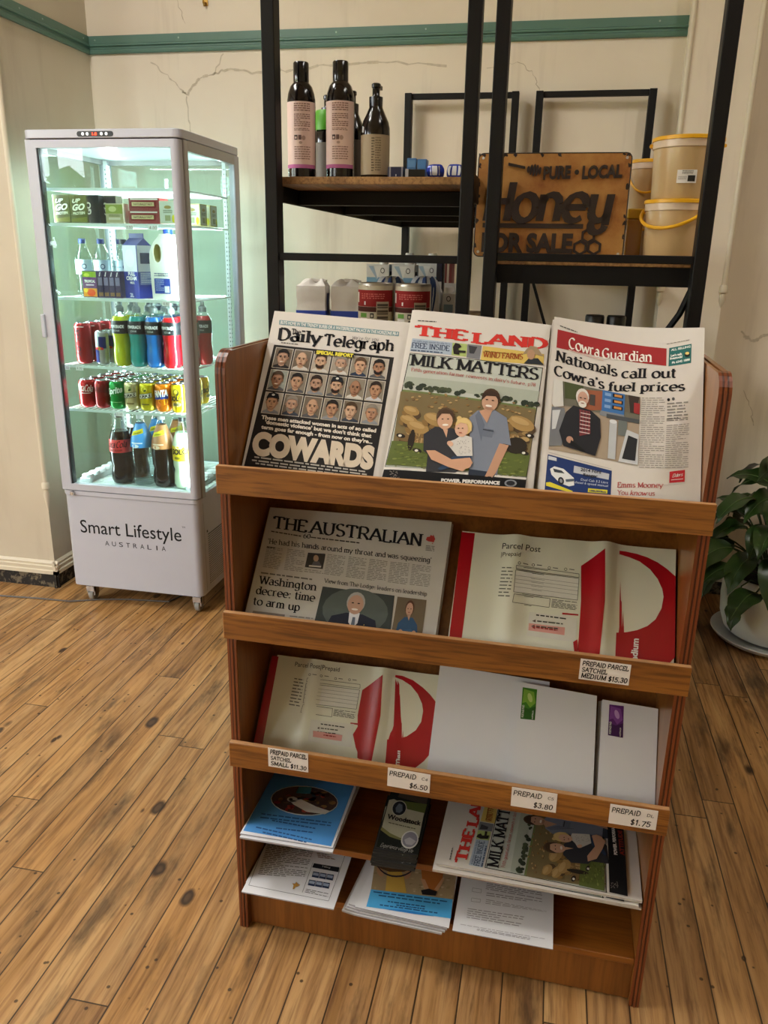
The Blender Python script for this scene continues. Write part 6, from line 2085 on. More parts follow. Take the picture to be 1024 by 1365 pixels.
L_dst = [(0.322, 0.397), (0.586, 0.376), (0.577, 0.049), (0.309, 0.047)]
land = leaning('newspaper', 'rural weekly headlined milk matters with a farming family photo, top shelf', 'newspaper', LP, [(0.306, 0.002), (0.584, 0.002), (0.588, 0.376), (0.318, 0.399)], art_land, L_src, L_dst,
        copies=3, gap=0.0075, group='rural weeklies on the top shelf', copy_label=lambda k: ['second', 'third', 'fourth'][k] + ' copy in the rural weekly stack, behind the milk matters front page', ext=(-0.001, 0.004), nu=20, nv=20,
        warp=lambda x, y: 0.004 * math.sin(x / 0.28 * PI) - 0.006 * max(0.0, 1 - x / 0.028) ** 2 * min(1, y / 0.1))

# --- The town paper on the right
def art_guard(a):
    a.lines((152, 95), (248, 122), (248, 127), (152, 100), 1, '#4a4642', 2, 1.0, 3, 6)
    a.lines((738, 184), (862, 168), (862, 171), (738, 187), 1, '#6a6662', 2, 1.0, 3, 8)
    a.quad((139, 118), (738, 210), (735, 308), (132, 217), '#9c2a2c', 1, 10, 2)
    a.serif('Cowra', (200, 214), (368, 258), 58, '#ece4dc', 3, (2, -58), 2.1, 0.5, 0.5, 38)
    a.serif('Guardian', (384, 262), (656, 284), 58, '#ece4dc', 3, (2, -56), 2.1, 0.5, 0.5, 38)
    a.lines((200, 222), (390, 272), (390, 278), (200, 228), 1, '#d8b0a8', 3, 1.0, 6, 14)
    a.quad((752, 208), (872, 192), (869, 298), (747, 311), '#2f6a66', 1, 3, 3)
    a.sans('ALL SELLING', (762, 226), (866, 212), 12, '#dfe8e2', 2, (0, -12), bold=0.03)
    a.sans("Let's talk", (760, 258), (822, 250), 12, '#e8ece6', 2, (0, -12), bold=0.04)
    a.sans('livestock!', (756, 274), (822, 266), 12, '#e8ece6', 2, (0, -12), bold=0.04)
    a.ell(848, 250, 15, 15, '#1f2a26', 2)
    a.ell(848, 244, 11, 8, '#e0c878', 3)
    a.sans('Ph 6342 1888', (766, 298), (862, 284), 12, '#dfe8e2', 2, (0, -12), bold=0.04)
    a.serif('Nationals', (130, 288), (464, 364), 56, '#17161a', 2, (4, -56), 2.2, 0.75, 0.9)
    a.serif('call out', (490, 372), (786, 375), 54, '#17161a', 2, (4, -54), 2.2, 0.75, 0.9)
    a.serif("Cowra's", (120, 366), (392, 436), 54, '#17161a', 2, (4, -54), 2.2, 0.75, 0.9)
    a.serif('fuel prices', (414, 446), (832, 450), 50, '#17161a', 2, (4, -50), 2.2, 0.75, 0.9)
    # picture
    TL, TR, BR, BL = (118, 390), (592, 482), (574, 860), (88, 772)
    a.quad(TL, TR, BR, BL, '#8f8272', 1, 8, 8)
    p = sub(a, TL, TR, BR, BL)
    p.rect(0.0, 0.0, 1, 0.34, '#6d6a5c', 2, 6, 3)
    p.poly([(0.12, 0.0), (0.34, 0.0), (0.30, 0.22), (0.14, 0.24)], '#4a5232', 3)
    p.poly([(0.30, 0.06), (0.56, 0.02), (0.56, 0.30), (0.36, 0.36), (0.32, 0.2)], '#96583e', 3)
    p.rect(0.42, 0.10, 0.48, 0.26, '#4a4440', 4)
    p.rect(0.56, 0.0, 0.82, 0.31, '#3f6ea8', 4)
    p.poly([(0.55, 0.31), (0.82, 0.31), (0.83, 0.38), (0.54, 0.38)], '#7d8288', 4)
    for i in range(3):
        p.rect(0.59, 0.03 + 0.09 * i, 0.66, 0.075 + 0.09 * i, '#7da0cc', 5)
        p.rect(0.68, 0.02 + 0.09 * i, 0.80, 0.075 + 0.09 * i, '#1f2228', 5)
        p.rect(0.70, 0.03 + 0.09 * i, 0.785, 0.065 + 0.09 * i, '#c8894a', 6)
    p.poly([(0.83, 0.0), (1, 0.0), (1, 0.26), (0.83, 0.26)], '#6a6052', 4)
    p.poly([(0.86, 0.0), (0.99, 0.0), (0.95, 0.26), (0.89, 0.26)], '#3a302a', 5)
    p.rect(0.93, 0.10, 1.0, 0.26, '#9a3030', 5)
    p.rect(0.0, 0.36, 1.0, 1.0, '#a3927e', 2, 6, 4)
    p.rect(0.62, 0.34, 1.0, 0.40, '#4a4d50', 5)
    p.rect(0.76, 0.40, 0.86, 0.62, '#6c726e', 5)
    p.rect(0.66, 0.44, 0.745, 0.98, '#b9bcbe', 6)
    p.ell(0.70, 0.44, 0.043, 0.03, '#d6d8da', 7)
    p.poly([(0.86, 0.52), (1.0, 0.56), (1.0, 1.0), (0.78, 1.0)], '#c2c4c6', 6)
    p.poly([(0.88, 0.60), (0.985, 0.63), (0.97, 0.95), (0.82, 0.95)], '#2a2a2c', 7)
    p.poly([(0.0, 0.0), (0.10, 0.0), (0.13, 0.36), (0.03, 0.40), (0.0, 0.36)], '#d0cec8', 6)
    p.poly([(0.0, 0.40), (0.14, 0.38), (0.18, 0.62), (0.14, 0.92), (0.0, 0.96)], '#74767a', 5)
    p.poly([(0.01, 0.45), (0.10, 0.42), (0.06, 0.70), (0.02, 0.72)], '#c8cacc', 6)
    p.poly([(0.10, 0.72), (0.16, 0.44), (0.24, 0.32), (0.44, 0.34), (0.55, 0.44), (0.57, 0.70), (0.52, 0.98), (0.16, 0.92)], '#26262a', 7)
    p.poly([(0.31, 0.36), (0.43, 0.36), (0.45, 0.68), (0.33, 0.74)], '#7a3a3c', 8)
    for i in range(6):
        p.rect(0.325, 0.40 + 0.055 * i, 0.44, 0.413 + 0.055 * i, '#d8c0bc', 9)
    for i in range(3):
        p.rect(0.335 + 0.035 * i, 0.37, 0.345 + 0.035 * i, 0.69, '#46282c', 9)
    p.ell(0.335, 0.17, 0.075, 0.125, '#d8d2ca', 8, 14)
    p.ell(0.34, 0.20, 0.06, 0.11, '#c49a86', 9, 14)
    p.ell(0.34, 0.28, 0.046, 0.05, '#ddd8d0', 10, 12)
    p.ell(0.315, 0.19, 0.014, 0.008, '#2d231e', 11, 8)
    p.ell(0.365, 0.19, 0.014, 0.008, '#2d231e', 11, 8)
    p.ell(0.34, 0.265, 0.022, 0.008, '#8a5a50', 11, 8)
    p.ell(0.225, 0.82, 0.04, 0.05, '#b98e78', 9, 10)
    p.poly([(0.24, 0.82), (0.40, 0.93), (0.39, 0.96), (0.23, 0.88)], '#1a1a1c', 10)
    # columns
    a.lines((600, 484), (727, 486), (716, 884), (582, 880), 34, '#8f8a84', 2, 0.30, 2, 5)
    a.ell(746, 498, 8, 9, '#1c1c1e', 2)
    a.ell(772, 494, 8, 9, '#5a5a5c', 2)
    for i, w_ in enumerate((0.95, 0.8, 0.9, 0.85, 1.0, 0.5)):
        y = 516 + i * 17
        a.lines((738, y), (738 + 120 * w_, y - 6), (738 + 120 * w_, y + 2), (738, y + 8), 1, '#8a8680', 2, 1.0, i + 3, 3)
    a.lines((734, 604), (850, 598), (850, 616), (734, 622), 2, '#4a4642', 2, 0.4, 5, 4)
    a.lines((734, 640), (858, 632), (852, 880), (722, 884), 22, '#8f8a84', 2, 0.30, 6, 5)
    a.quad((88, 788), (432, 880), (432, 882), (88, 790), '#9a958e', 2, 4, 1)
    # advertisements
    a.quad((84, 800), (434, 890), (426, 1060), (64, 1020), '#22366a', 1, 6, 3)
    a.quad((88, 808), (132, 820), (132, 838), (86, 828), '#c8ccd2', 2, 1, 1)
    a.poly([(96, 880), (120, 866), (170, 880), (226, 930), (228, 970), (200, 976), (150, 958), (104, 912)], '#dfe0e0', 2)
    a.poly([(112, 878), (160, 890), (176, 906), (120, 898)], '#3a4048', 3)
    a.ell(156, 946, 16, 22, '#24262a', 3, 12, rot=-15)
    a.ell(156, 946, 8, 12, '#8d9094', 4, 10, rot=-15)
    a.poly([(180, 938), (226, 934), (226, 948), (184, 952)], '#55606c', 3)
    a.quad((228, 862), (420, 908), (416, 940), (224, 900), '#b9bcc2', 2, 2, 1)
    a.sans('2014 Ford', (262, 892), (374, 906), 17, '#2a2c34', 3, (2, -17), bold=0.03)
    a.sans('Ranger', (276, 918), (356, 928), 15, '#2a2c34', 3, (2, -15), bold=0.03)
    a.sans('Dual Cab 3.2 Litre', (264, 944), (412, 962), 13, '#c8d0e0', 2, (2, -13))
    a.sans('diesel 6 speed manual', (230, 958), (412, 980), 13, '#c8d0e0', 2, (2, -13))
    a.poly([(74, 954), (96, 952), (220, 1002), (214, 1012), (74, 972)], '#e0d23a', 2)
    a.quad((304, 986), (410, 996), (408, 1016), (302, 1008), '#d8cc3c', 2, 1, 1)
    a.sans('198,000km', (312, 1004), (402, 1012), 10, '#22366a', 3, (1, -10), bold=0.03)
    a.serif('Emms Mooney', (464, 982), (712, 984), 28, '#a83438', 2, (2, -28), 1.6, 0.7, 0.6)
    a.serif('You', (464, 1022), (522, 1024), 26, '#a83438', 2, (2, -26), 1.4, 0.7, 0.6)
    a.serif('know', (532, 1024), (622, 1027), 26, '#a83438', 2, (2, -26), 1.5, 0.7, 0.3, slant=0.2)
    a.serif('us', (634, 1027), (668, 1028), 26, '#a83438', 2, (2, -26), 1.4, 0.7, 0.6)
    a.quad((750, 896), (834, 886), (832, 952), (748, 958), '#c02c34', 1, 2, 2)
    a.serif('Elders', (764, 928), (820, 920), 18, '#f0e6e2', 2, (2, -18), 1.5, 0.7, 0.2, slant=0.25)
    a.quad((758, 940), (824, 934), (824, 938), (758, 944), '#e8c8c8', 2, 1, 1)
    a.quad((680, 970), (834, 958), (832, 960), (680, 972), '#c8c2ba', 2, 2, 1)
ox, oy, s = 710, 410, 4.096
GP = (-0.010, 1.05, 0.69)
def gwarp(x, y):
    u = max(0, min(1, x / 0.266))
    return -0.016 * math.sin(PI * u) * max(0, min(1, (y - 0.05) / 0.33)) ** 1.6
leaning('newspaper', 'local town newspaper with red masthead about fuel prices, top right', 'newspaper', GP, [(0.597, 0.030), (0.8630, 0.030), (0.8600, 0.385), (0.594, 0.396)], art_guard,
        zc(ox, oy, s, (741, 423), (940, 437), (935, 668), (722, 648)), [(0.596, 0.395), (0.860, 0.384), (0.8635, 0.056), (0.599, 0.060)], copies=5, gap=0.0095, warp=gwarp, group='town newspapers in the top right stack',
        copy_label=lambda k: ['second', 'third', 'fourth', 'fifth', 'sixth'][k] + ' copy in the town newspaper stack, behind the fuel prices front page', ext=(0.0056, 0.003), nu=20, nv=16)

# --- The broadsheet on the second shelf
def art_aus(a):
    a.serif('THE', (228, 136), (366, 154), 50, '#1b1b1f', 2, (6, -48), 1.9, 0.6, 0.9)
    a.serif('AUSTRALIAN', (384, 156), (842, 212), 52, '#1b1b1f', 2, (6, -50), 1.9, 0.6, 0.9)
    a.poly([(862, 186), (866, 174), (878, 172), (882, 165), (890, 170), (893, 164), (900, 182), (894, 196), (884, 194), (872, 192)], '#b03a34', 2)
    a.poly([(886, 199), (892, 199), (889, 204)], '#b03a34', 2)
    a.lines((222, 147), (348, 168), (348, 173), (222, 152), 1, '#4a4642', 2, 1.0, 3, 9)
    a.serif('60', (355, 178), (384, 180), 18, '#1b1b1f', 2, (2, -18), 1.8, 0.7, 0)
    a.lines((386, 172), (590, 196), (590, 201), (386, 177), 1, '#4a4642', 2, 1.0, 6, 12)
    a.lines((862, 208), (898, 212), (896, 236), (860, 232), 4, '#77726c', 2, 0.5, 3, 2)
    a.serif("'He had his hands around my throat and was squeezing'", (208, 200), (884, 280), 22, '#222226', 2, (2, -21), 1.6, 0.75, 0.7)
    cols = [((205, 212), (270, 222), (256, 312), (186, 300)), ((290, 222), (364, 232), (352, 322), (274, 312)), ((362, 306), (440, 316), (438, 330), (358, 322)), ((456, 244), (530, 254), (518, 340), (440, 330)), ((544, 254), (618, 264), (606, 352), (530, 342)), ((630, 264), (704, 274), (694, 364), (616, 354)), ((716, 276), (794, 284), (784, 374), (704, 364)), ((806, 286), (884, 296), (876, 384), (794, 374))]
    for i, c in enumerate(cols):
        a.lines(*c, 2 if i == 2 else 13, '#8a857e', 2, 0.42, i, 4)
    a.lines((205, 212), (240, 217), (238, 222), (203, 217), 1, '#3a3632', 3, 1.0, 1, 4)
    a.quad((375, 238), (447, 244), (436, 306), (362, 298), '#3d3936', 2, 2, 2)
    a.ell(408, 262, 11, 14, '#a98a76', 3)
    a.poly([(390, 290), (398, 274), (420, 274), (432, 294)], '#5c5a5e', 3)
    a.quad((380, 290), (430, 294), (429, 300), (378, 296), '#c8c2ba', 4, 1, 1)
    a.lines((180, 318), (392, 346), (392, 352), (180, 324), 1, '#6a655e', 2, 1.0, 6, 9)
    for t, p0, p1 in (('Washington', (174, 366), (408, 396)), ('decree: time', (158, 408), (402, 441)), ('to arm up', (146, 452), (340, 480))):
        a.serif(t, p0, p1, 33, '#1b1b1f', 2, (5, -32), 1.9, 0.65, 0.9)
    a.serif('View from The Lodge: leaders on leadership', (443, 362), (866, 418), 18, '#2e2e32', 2, (2, -17), 1.4, 0.7, 0.6)
    a.quad((148, 478), (280, 494), (276, 520), (140, 500), '#8a8078', 2, 2, 1)
    a.lines((300, 498), (396, 508), (394, 545), (294, 536), 4, '#8a857e', 2, 0.45, 6, 4)
    TL, TR, BR, BL = (436, 378), (733, 416), (712, 600), (392, 566)
    a.quad(TL, TR, BR, BL, '#3f4442', 2, 6, 4)
    p = sub(a, TL, TR, BR, BL)
    p.ell(0.5, 0.45, 0.44, 0.5, '#59605c', 3, 20)
    p.poly([(0.12, 1.0), (0.20, 0.62), (0.38, 0.52), (0.60, 0.52), (0.78, 0.62), (0.84, 1.0)], '#2a2c38', 4)
    p.poly([(0.42, 0.5), (0.56, 0.5), (0.55, 0.72), (0.49, 0.84), (0.43, 0.72)], '#d9d8dc', 5)
    p.poly([(0.475, 0.60), (0.51, 0.60), (0.52, 0.84), (0.49, 0.90), (0.465, 0.84)], '#6c7480', 6)
    p.ell(0.485, 0.27, 0.125, 0.24, '#a9a5a0', 5, 16)
    p.ell(0.485, 0.32, 0.108, 0.22, '#bb9480', 6, 16)
    for dx in (-0.04, 0.04):
        p.ell(0.485 + dx, 0.29, 0.018, 0.014, '#2c231f', 7, 8)
    p.ell(0.485, 0.43, 0.045, 0.022, '#efe6de', 7, 10)
    p.ell(0.64, 0.74, 0.006, 0.012, '#d8c060', 6, 6)
    TL, TR, BR, BL = (745, 420), (865, 434), (842, 610), (716, 596)
    a.quad(TL, TR, BR, BL, '#6d5f4c', 2, 3, 3)
    p = sub(a, TL, TR, BR, BL)
    p.poly([(0.10, 1.0), (0.16, 0.62), (0.34, 0.46), (0.62, 0.46), (0.80, 0.62), (0.88, 1.0)], '#34506e', 3)
    p.ell(0.47, 0.24, 0.15, 0.19, '#5c4030', 3, 14)
    p.ell(0.47, 0.27, 0.12, 0.16, '#c49c86', 4, 14)
    p.poly([(0.42, 0.40), (0.54, 0.40), (0.50, 0.54)], '#c49c86', 4)
    p.poly([(0.20, 0.78), (0.60, 0.72), (0.78, 0.80), (0.60, 0.86), (0.24, 0.88)], '#40607e', 4)
    p.ell(0.72, 0.80, 0.07, 0.05, '#c49c86', 5, 8)
    p.ell(0.28, 0.80, 0.07, 0.05, '#c49c86', 5, 8)
    for dx in (-0.05, 0.05):
        p.ell(0.47 + dx, 0.26, 0.02, 0.012, '#2c231f', 5, 8)
    p.ell(0.47, 0.345, 0.04, 0.012, '#9a5a50', 5, 8)
ox, oy, s = 290, 660, 3.103
AP = (0.0, 0.75, 0.868)
leaning('newspaper', 'folded broadsheet newspaper with a serif masthead, alone on the second shelf', 'newspaper', AP, [(0.0315, 0.013), (0.4225, 0.013), (0.4230, 0.284), (0.0320, 0.281)], art_aus,
        zc(ox, oy, s, (360, 676), (602, 696), (580, 850), (327, 818)), [(0.032, 0.281), (0.423, 0.284), (0.422, 0.041), (0.032, 0.044)], t=0.008, face=mat('grey_newsprint', '#bdb8b0', 0.85, 0, 0.03, 40, spec=0.15), copies=1, gap=0.009, group='broadsheets on the second shelf',
        copy_label=lambda k: 'second copy tucked behind the folded broadsheet', ext=(-0.006, 0.002))

# --- Prepaid parcel satchels
SATW = mat('satchel_plastic', '#dad9c6', 0.28, 0, 0.02, 20, coat=0.2)
SATR = mat('satchel_red', '#a30f1e', 0.28, 0, 0.03, 20, coat=0.2)
SATE = mat('satchel_edge', '#a5a495', 0.4)
def satchel_art(kind):
    def f(a):
        R = SATR
        if kind == 'medium':
            a.quad((104, 58), (156, 62), (106, 480), (58, 474), '', 1, 2, 8, R)
            a.sans('Parcel Post', (262, 124), (411, 138), 24, '#33332c', 2, (3, -24))
            a.sans('|Prepaid', (258, 153), (334, 159), 17, '#33332c', 2, (2, -17))
            bl = [((254, 196), (572, 206), (556, 378), (240, 332))]
            a.quad((570, 192), (662, 131), (662, 330), (570, 330), '', 1, 12, 4, R)
            a.quad((570, 330), (662, 330), (640, 560), (556, 560), '', 1, 12, 4, R)
            a.poly([(497, 374), (560, 380), (560, 386), (497, 381)], '', 1, R)
            a.poly([(535, 486), (560, 520), (560, 560), (520, 560)], '#dad9c6', 2)
            a.poly([(540, 488), (556, 478), (562, 560), (548, 560)], '', 3, R)
            circ = [(720, 132), (745, 133), (790, 142), (830, 155), (870, 175), (905, 200), (940, 232)]
            inner = [(722, 146), (760, 156), (800, 172), (840, 202), (870, 240), (888, 280), (893, 310), (885, 355), (862, 398), (830, 424), (790, 440), (750, 448), (708, 451)]
            top = circ + [(938, 540)]
            # red P: outer silhouette first, pale bowl over it
            a.region([(720, 132), (745, 133), (790, 142), (830, 155), (870, 175), (905, 200), (940, 232), (937, 545), (900, 590), (703, 590), (708, 451), (714, 300)], '', 1, R)
            a.region(inner + [(702, 451), (706, 300), (712, 150)], '', 2, SATW)
            a.sans('medium', (788, 588), (796, 474), 27, '#e6e2da', 3, (-27, -3), bold=0.03)
            a.quad((370, 370), (556, 396), (551, 490), (358, 462), '#d6d3c8', 2, 4, 2)
            fields = ((320, 208), (560, 238), (556, 322), (310, 292))
            qr = True
        else:
            a.quad((186, 50), (216, 54), (140, 470), (100, 462), '', 1, 2, 8, R)
            a.sans('Parcel Post|Prepaid', (292, 98), (504, 126), 22, '#33332c', 2, (3, -22))
            a.quad((612, 212), (712, 143), (700, 330), (590, 330), '', 1, 12, 4, R)
            a.quad((590, 330), (700, 330), (652, 570), (588, 530), '', 1, 12, 4, R)
            a.poly([(568, 420), (592, 380), (592, 500), (600, 530), (580, 480)], '', 2, R)
            a.poly([(556, 364), (594, 368), (594, 376), (556, 371)], '', 1, R)
            inner = [(768, 152), (800, 164), (840, 190), (872, 230), (892, 275), (897, 310), (888, 360), (862, 400), (820, 428), (780, 440), (730, 443)]
            a.region([(768, 141), (800, 144), (850, 165), (895, 198), (930, 232), (958, 268), (946, 420), (935, 505), (900, 545), (862, 575), (840, 600), (714, 600), (722, 520), (728, 443), (750, 300)], '', 1, R)
            a.region(inner + [(722, 443), (740, 300), (756, 152)], '', 2, SATW)
            a.sans('small', (784, 586), (788, 496), 26, '#e6e2da', 3, (-26, -3), bold=0.03)
            a.quad((372, 350), (574, 372), (560, 480), (356, 452), '#d6d3c8', 2, 4, 2)
        k = lambda x, y: (x, y)
        if kind == 'medium':
            F = dict(fr=[((318, 194), (562, 224), (562, 238), (318, 208)), ((316, 212), (562, 242), (556, 326), (308, 296)), ((310, 304), (450, 320), (446, 354), (304, 336))], rows=[(316, 232, 560, 262), (315, 246, 560, 276), (314, 260, 559, 290), (312, 275, 558, 306)], lab=((262, 196), (306, 202), (294, 324), (246, 318)), fine=((458, 322), (556, 334), (552, 368), (454, 356)), ic=[(330, 184), (384, 188), (446, 200), (510, 206)], st=[(388, 400, 500, 416), (384, 420, 480, 434)], pk=((368, 414), (508, 432), (506, 462), (366, 442)), bar=((396, 380), (512, 396)))
        else:
            F = dict(fr=[((354, 156), (602, 186), (602, 204), (350, 172)), ((348, 180), (600, 212), (584, 302), (334, 272)), ((334, 280), (472, 298), (468, 338), (322, 316))], rows=[(346, 198, 597, 230), (343, 214, 594, 246), (341, 231, 591, 264), (338, 248, 588, 282)], lab=((290, 154), (336, 162), (318, 300), (262, 290)), fine=((480, 302), (582, 316), (576, 350), (474, 334)), ic=[(366, 140), (420, 146), (486, 158), (552, 164)], st=[(404, 384, 500, 398), (400, 402, 486, 414)], pk=((378, 402), (518, 424), (514, 452), (374, 430)), bar=((416, 368), (528, 384)))
        for q in F['fr']:
            for i in range(4):
                p0, p1 = q[i], q[(i + 1) % 4]
                d = math.hypot(p1[0] - p0[0], p1[1] - p0[1])
                nx, ny = -(p1[1] - p0[1]) / d * 0.9, (p1[0] - p0[0]) / d * 0.9
                a.poly([(p0[0] - nx, p0[1] - ny), (p1[0] - nx, p1[1] - ny), (p1[0] + nx, p1[1] + ny), (p0[0] + nx, p0[1] + ny)], '#4a4a42', 3)
        q = F['fr'][1]
        a.quad(*q, '#d9d7cc', 2, 3, 2)
        for x0, y0, x1, y1 in F['rows']:
            a.poly([(x0, y0), (x1, y1), (x1, y1 + 1.2), (x0, y0 + 1.2)], '#77766c', 4)
        a.lines(*F['lab'], 9, '#5c5b52', 3, 0.3, 4, 2)
        a.lines(*F['fine'], 6, '#5c5b52', 3, 0.45, 5, 6)
        for x, y in F['ic']:
            a.ell(x, y, 6, 6, '#4a4a42', 2, 10)
            a.ell(x, y, 4, 4, '#dad9c6', 3, 10)
            a.poly([(x + 14, y - 2), (x + 34, y + 1), (x + 34, y + 4), (x + 14, y + 1)], '#5c5b52', 2)
        (x0, y0), (x1, y1) = F['bar']
        a.lines((x0, y0), (x1, y1), (x1, y1 + 5), (x0, y0 + 5), 1, '#33332c', 3, 1.0, 4, 6)
        a.quad(*F['pk'], '#d69a92', 3, 2, 1)
        for x0, y0, x1, y1 in F['st']:
            a.poly([(x0 - 8, y0 + 6), (x0 + 6, y0), (x0 + 6, y0 + 12)], '#6a5a52', 4)
            a.lines((x0 + 12, y0 + 4), (x1, y1), (x1, y1 + 5), (x0 + 12, y0 + 9), 1, '#55544c', 4, 1.0, int(x0), 5)
        (x0, y0), (x1, y1) = F['pk'][0], F['pk'][2]
        a.poly([(x0 + 12, y0 + 18), (x0 + 24, y0 + 10), (x0 + 24, y0 + 24)], '#a0403c', 5)
        a.lines((x0 + 28, y0 + 14), (x0 + 110, y0 + 26), (x0 + 110, y0 + 32), (x0 + 28, y0 + 20), 1, '#a0403c', 5, 1.0, 3, 6)
    return f
def swarp(W_):
    def w_(x, y):
        v = min(1.0, y / 0.2)
        return (0.010 * math.exp(-((x - 0.27 * W_) / 0.022) ** 2) + 0.012 * math.exp(-((x - 0.69 * W_) / 0.020) ** 2) - 0.003 * math.sin(x / W_ * 9)) * (0.45 + 0.55 * v)
    return w_
ox, oy, s = 580, 690, 2.926
leaning('parcel_satchel', 'larger prepaid parcel satchel marked medium, on the second shelf', 'parcel satchel', (0.002, 0.75, 0.868), [(0.4465, 0.013), (0.8600, 0.013), (0.8590, 0.268), (0.4465, 0.266)], satchel_art('medium'),
        zc(ox, oy, s, (616, 709), (901, 733), (899, 884), (601, 849)), [(0.446, 0.265), (0.858, 0.268), (0.860, 0.047), (0.450, 0.046)], t=0.0015, warp=swarp(0.41), face=SATW, edge=SATE, copies=3, gap=0.0042, group='medium parcel satchels',
        copy_label=lambda k: ['second', 'third', 'fourth'][k] + ' satchel in the medium stack, behind the front one', ext=(-0.0004, 0.002), nu=60, nv=8, part='printed_pouch')
ox, oy, s = 310, 860, 3.531
leaning('parcel_satchel', 'smaller prepaid parcel satchel marked small, on the third shelf', 'parcel satchel', (0.045, 0.45, 0.75), [(0.0370, 0.003), (0.4180, 0.003), (0.4150, 0.212), (0.0450, 0.211)], satchel_art('small'),
        zc(ox, oy, s, (372, 873), (585, 900), (573, 1022), (343, 988)), [(0.049, 0.211), (0.412, 0.212), (0.418, 0.022), (0.037, 0.020)], t=0.0015, warp=swarp(0.375), face=SATW, edge=SATE, copies=3, gap=0.0042, group='small parcel satchels',
        copy_label=lambda k: ['second', 'third', 'fourth'][k] + ' satchel in the small stack, behind the front one', ext=(-0.0004, 0.002), nu=60, nv=8, part='printed_pouch')
# --- Envelopes
def stamp(c0, c1, txt):
    def f(a):
        TL, TR, BR, BL = (412, 109), (470, 118), (461, 242), (403, 236)
        if c0 == 'purple':
            TL, TR, BR, BL = (761, 177), (819, 184), (815, 312), (755, 301)
        pal = {'green': ('#3f7a22', '#7aa83a', '#2c5a1a', '#b8cc7a'), 'purple': ('#5c2a6c', '#7d4490', '#3f1c4c', '#b890c4')}[c0]
        a.quad(TL, TR, BR, BL, pal[0], 1, 2, 4)
        p = sub(a, TL, TR, BR, BL)
        p.poly([(0.1, 0.05), (0.8, 0.10), (0.95, 0.45), (0.6, 0.62), (0.3, 0.45), (0.05, 0.5)], pal[1], 2)
        p.poly([(0.0, 0.6), (0.5, 0.66), (1.0, 0.55), (1.0, 1.0), (0.0, 1.0)], pal[2], 2)
        p.ell(0.55, 0.3, 0.2, 0.12, pal[3], 3, 12, rot=30)
        p.sans('POSTAGE PAID', (0.20, 0.95), (0.20, 0.56), 0.10, '#e0e4d6', 4, (-0.14, 0), bold=0.02)
        p.sans('AUSTRALIA', (0.86, 0.98), (0.86, 0.70), 0.08, '#e0e4d6', 4, (-0.10, 0), bold=0.02)
    return f
ox, oy, s = 560, 880, 3.012
ec = ['second', 'third', 'fourth', 'fifth', 'sixth', 'seventh']
leaning('envelope', 'largest plain white envelope beside the small parcel satchel', 'envelope', (0.034, 0.45, 0.75), [(0.4140, 0.003), (0.6480, 0.003), (0.6460, 0.233), (0.4135, 0.240)], None, None, None, t=0.0025, face=ENV, edge=OEDGE, copies=3, gap=0.0045,
        group='large plain envelopes', copy_label=lambda k: ec[k] + ' envelope in the large plain stack', ext=(-0.0005, 0.002), nu=4, nv=4, part='envelope_front')
leaning('envelope', 'white envelope with a green postage mark, middle of the third shelf', 'envelope', (0.012, 0.45, 0.75), [(0.5865, 0.003), (0.7470, 0.003), (0.7420, 0.228), (0.5840, 0.236)], stamp('green', 0, 0),
        zc(ox, oy, s, (692, 909), (796, 928), (790, 1060), (681, 1044)), [(0.584, 0.236), (0.742, 0.227), (0.746, 0.035), (0.586, 0.034)], t=0.0025, face=ENV, edge=OEDGE, copies=3, gap=0.0042,
        group='green marked envelopes', copy_label=lambda k: ec[k] + ' envelope in the stack with green postage marks', ext=(0.008, 0.004), nu=4, nv=4, part='envelope_front')
leaning('envelope', 'narrow white envelope with a purple postage mark, right end of the third shelf', 'envelope', (0.012, 0.45, 0.75), [(0.7545, 0.003), (0.8630, 0.003), (0.8620, 0.218), (0.7535, 0.222)], stamp('purple', 0, 0),
        zc(ox, oy, s, (804, 933), (878, 944), (873, 1074), (796, 1060)), [(0.754, 0.221), (0.862, 0.219), (0.863, 0.034), (0.754, 0.036)], t=0.0025, face=ENV, edge=OEDGE, copies=6, gap=0.0050,
        group='purple marked envelopes', copy_label=lambda k: ec[k] + ' envelope in the stack with purple postage marks', ext=(0.0022, 0.002), nu=4, nv=4, part='envelope_front')

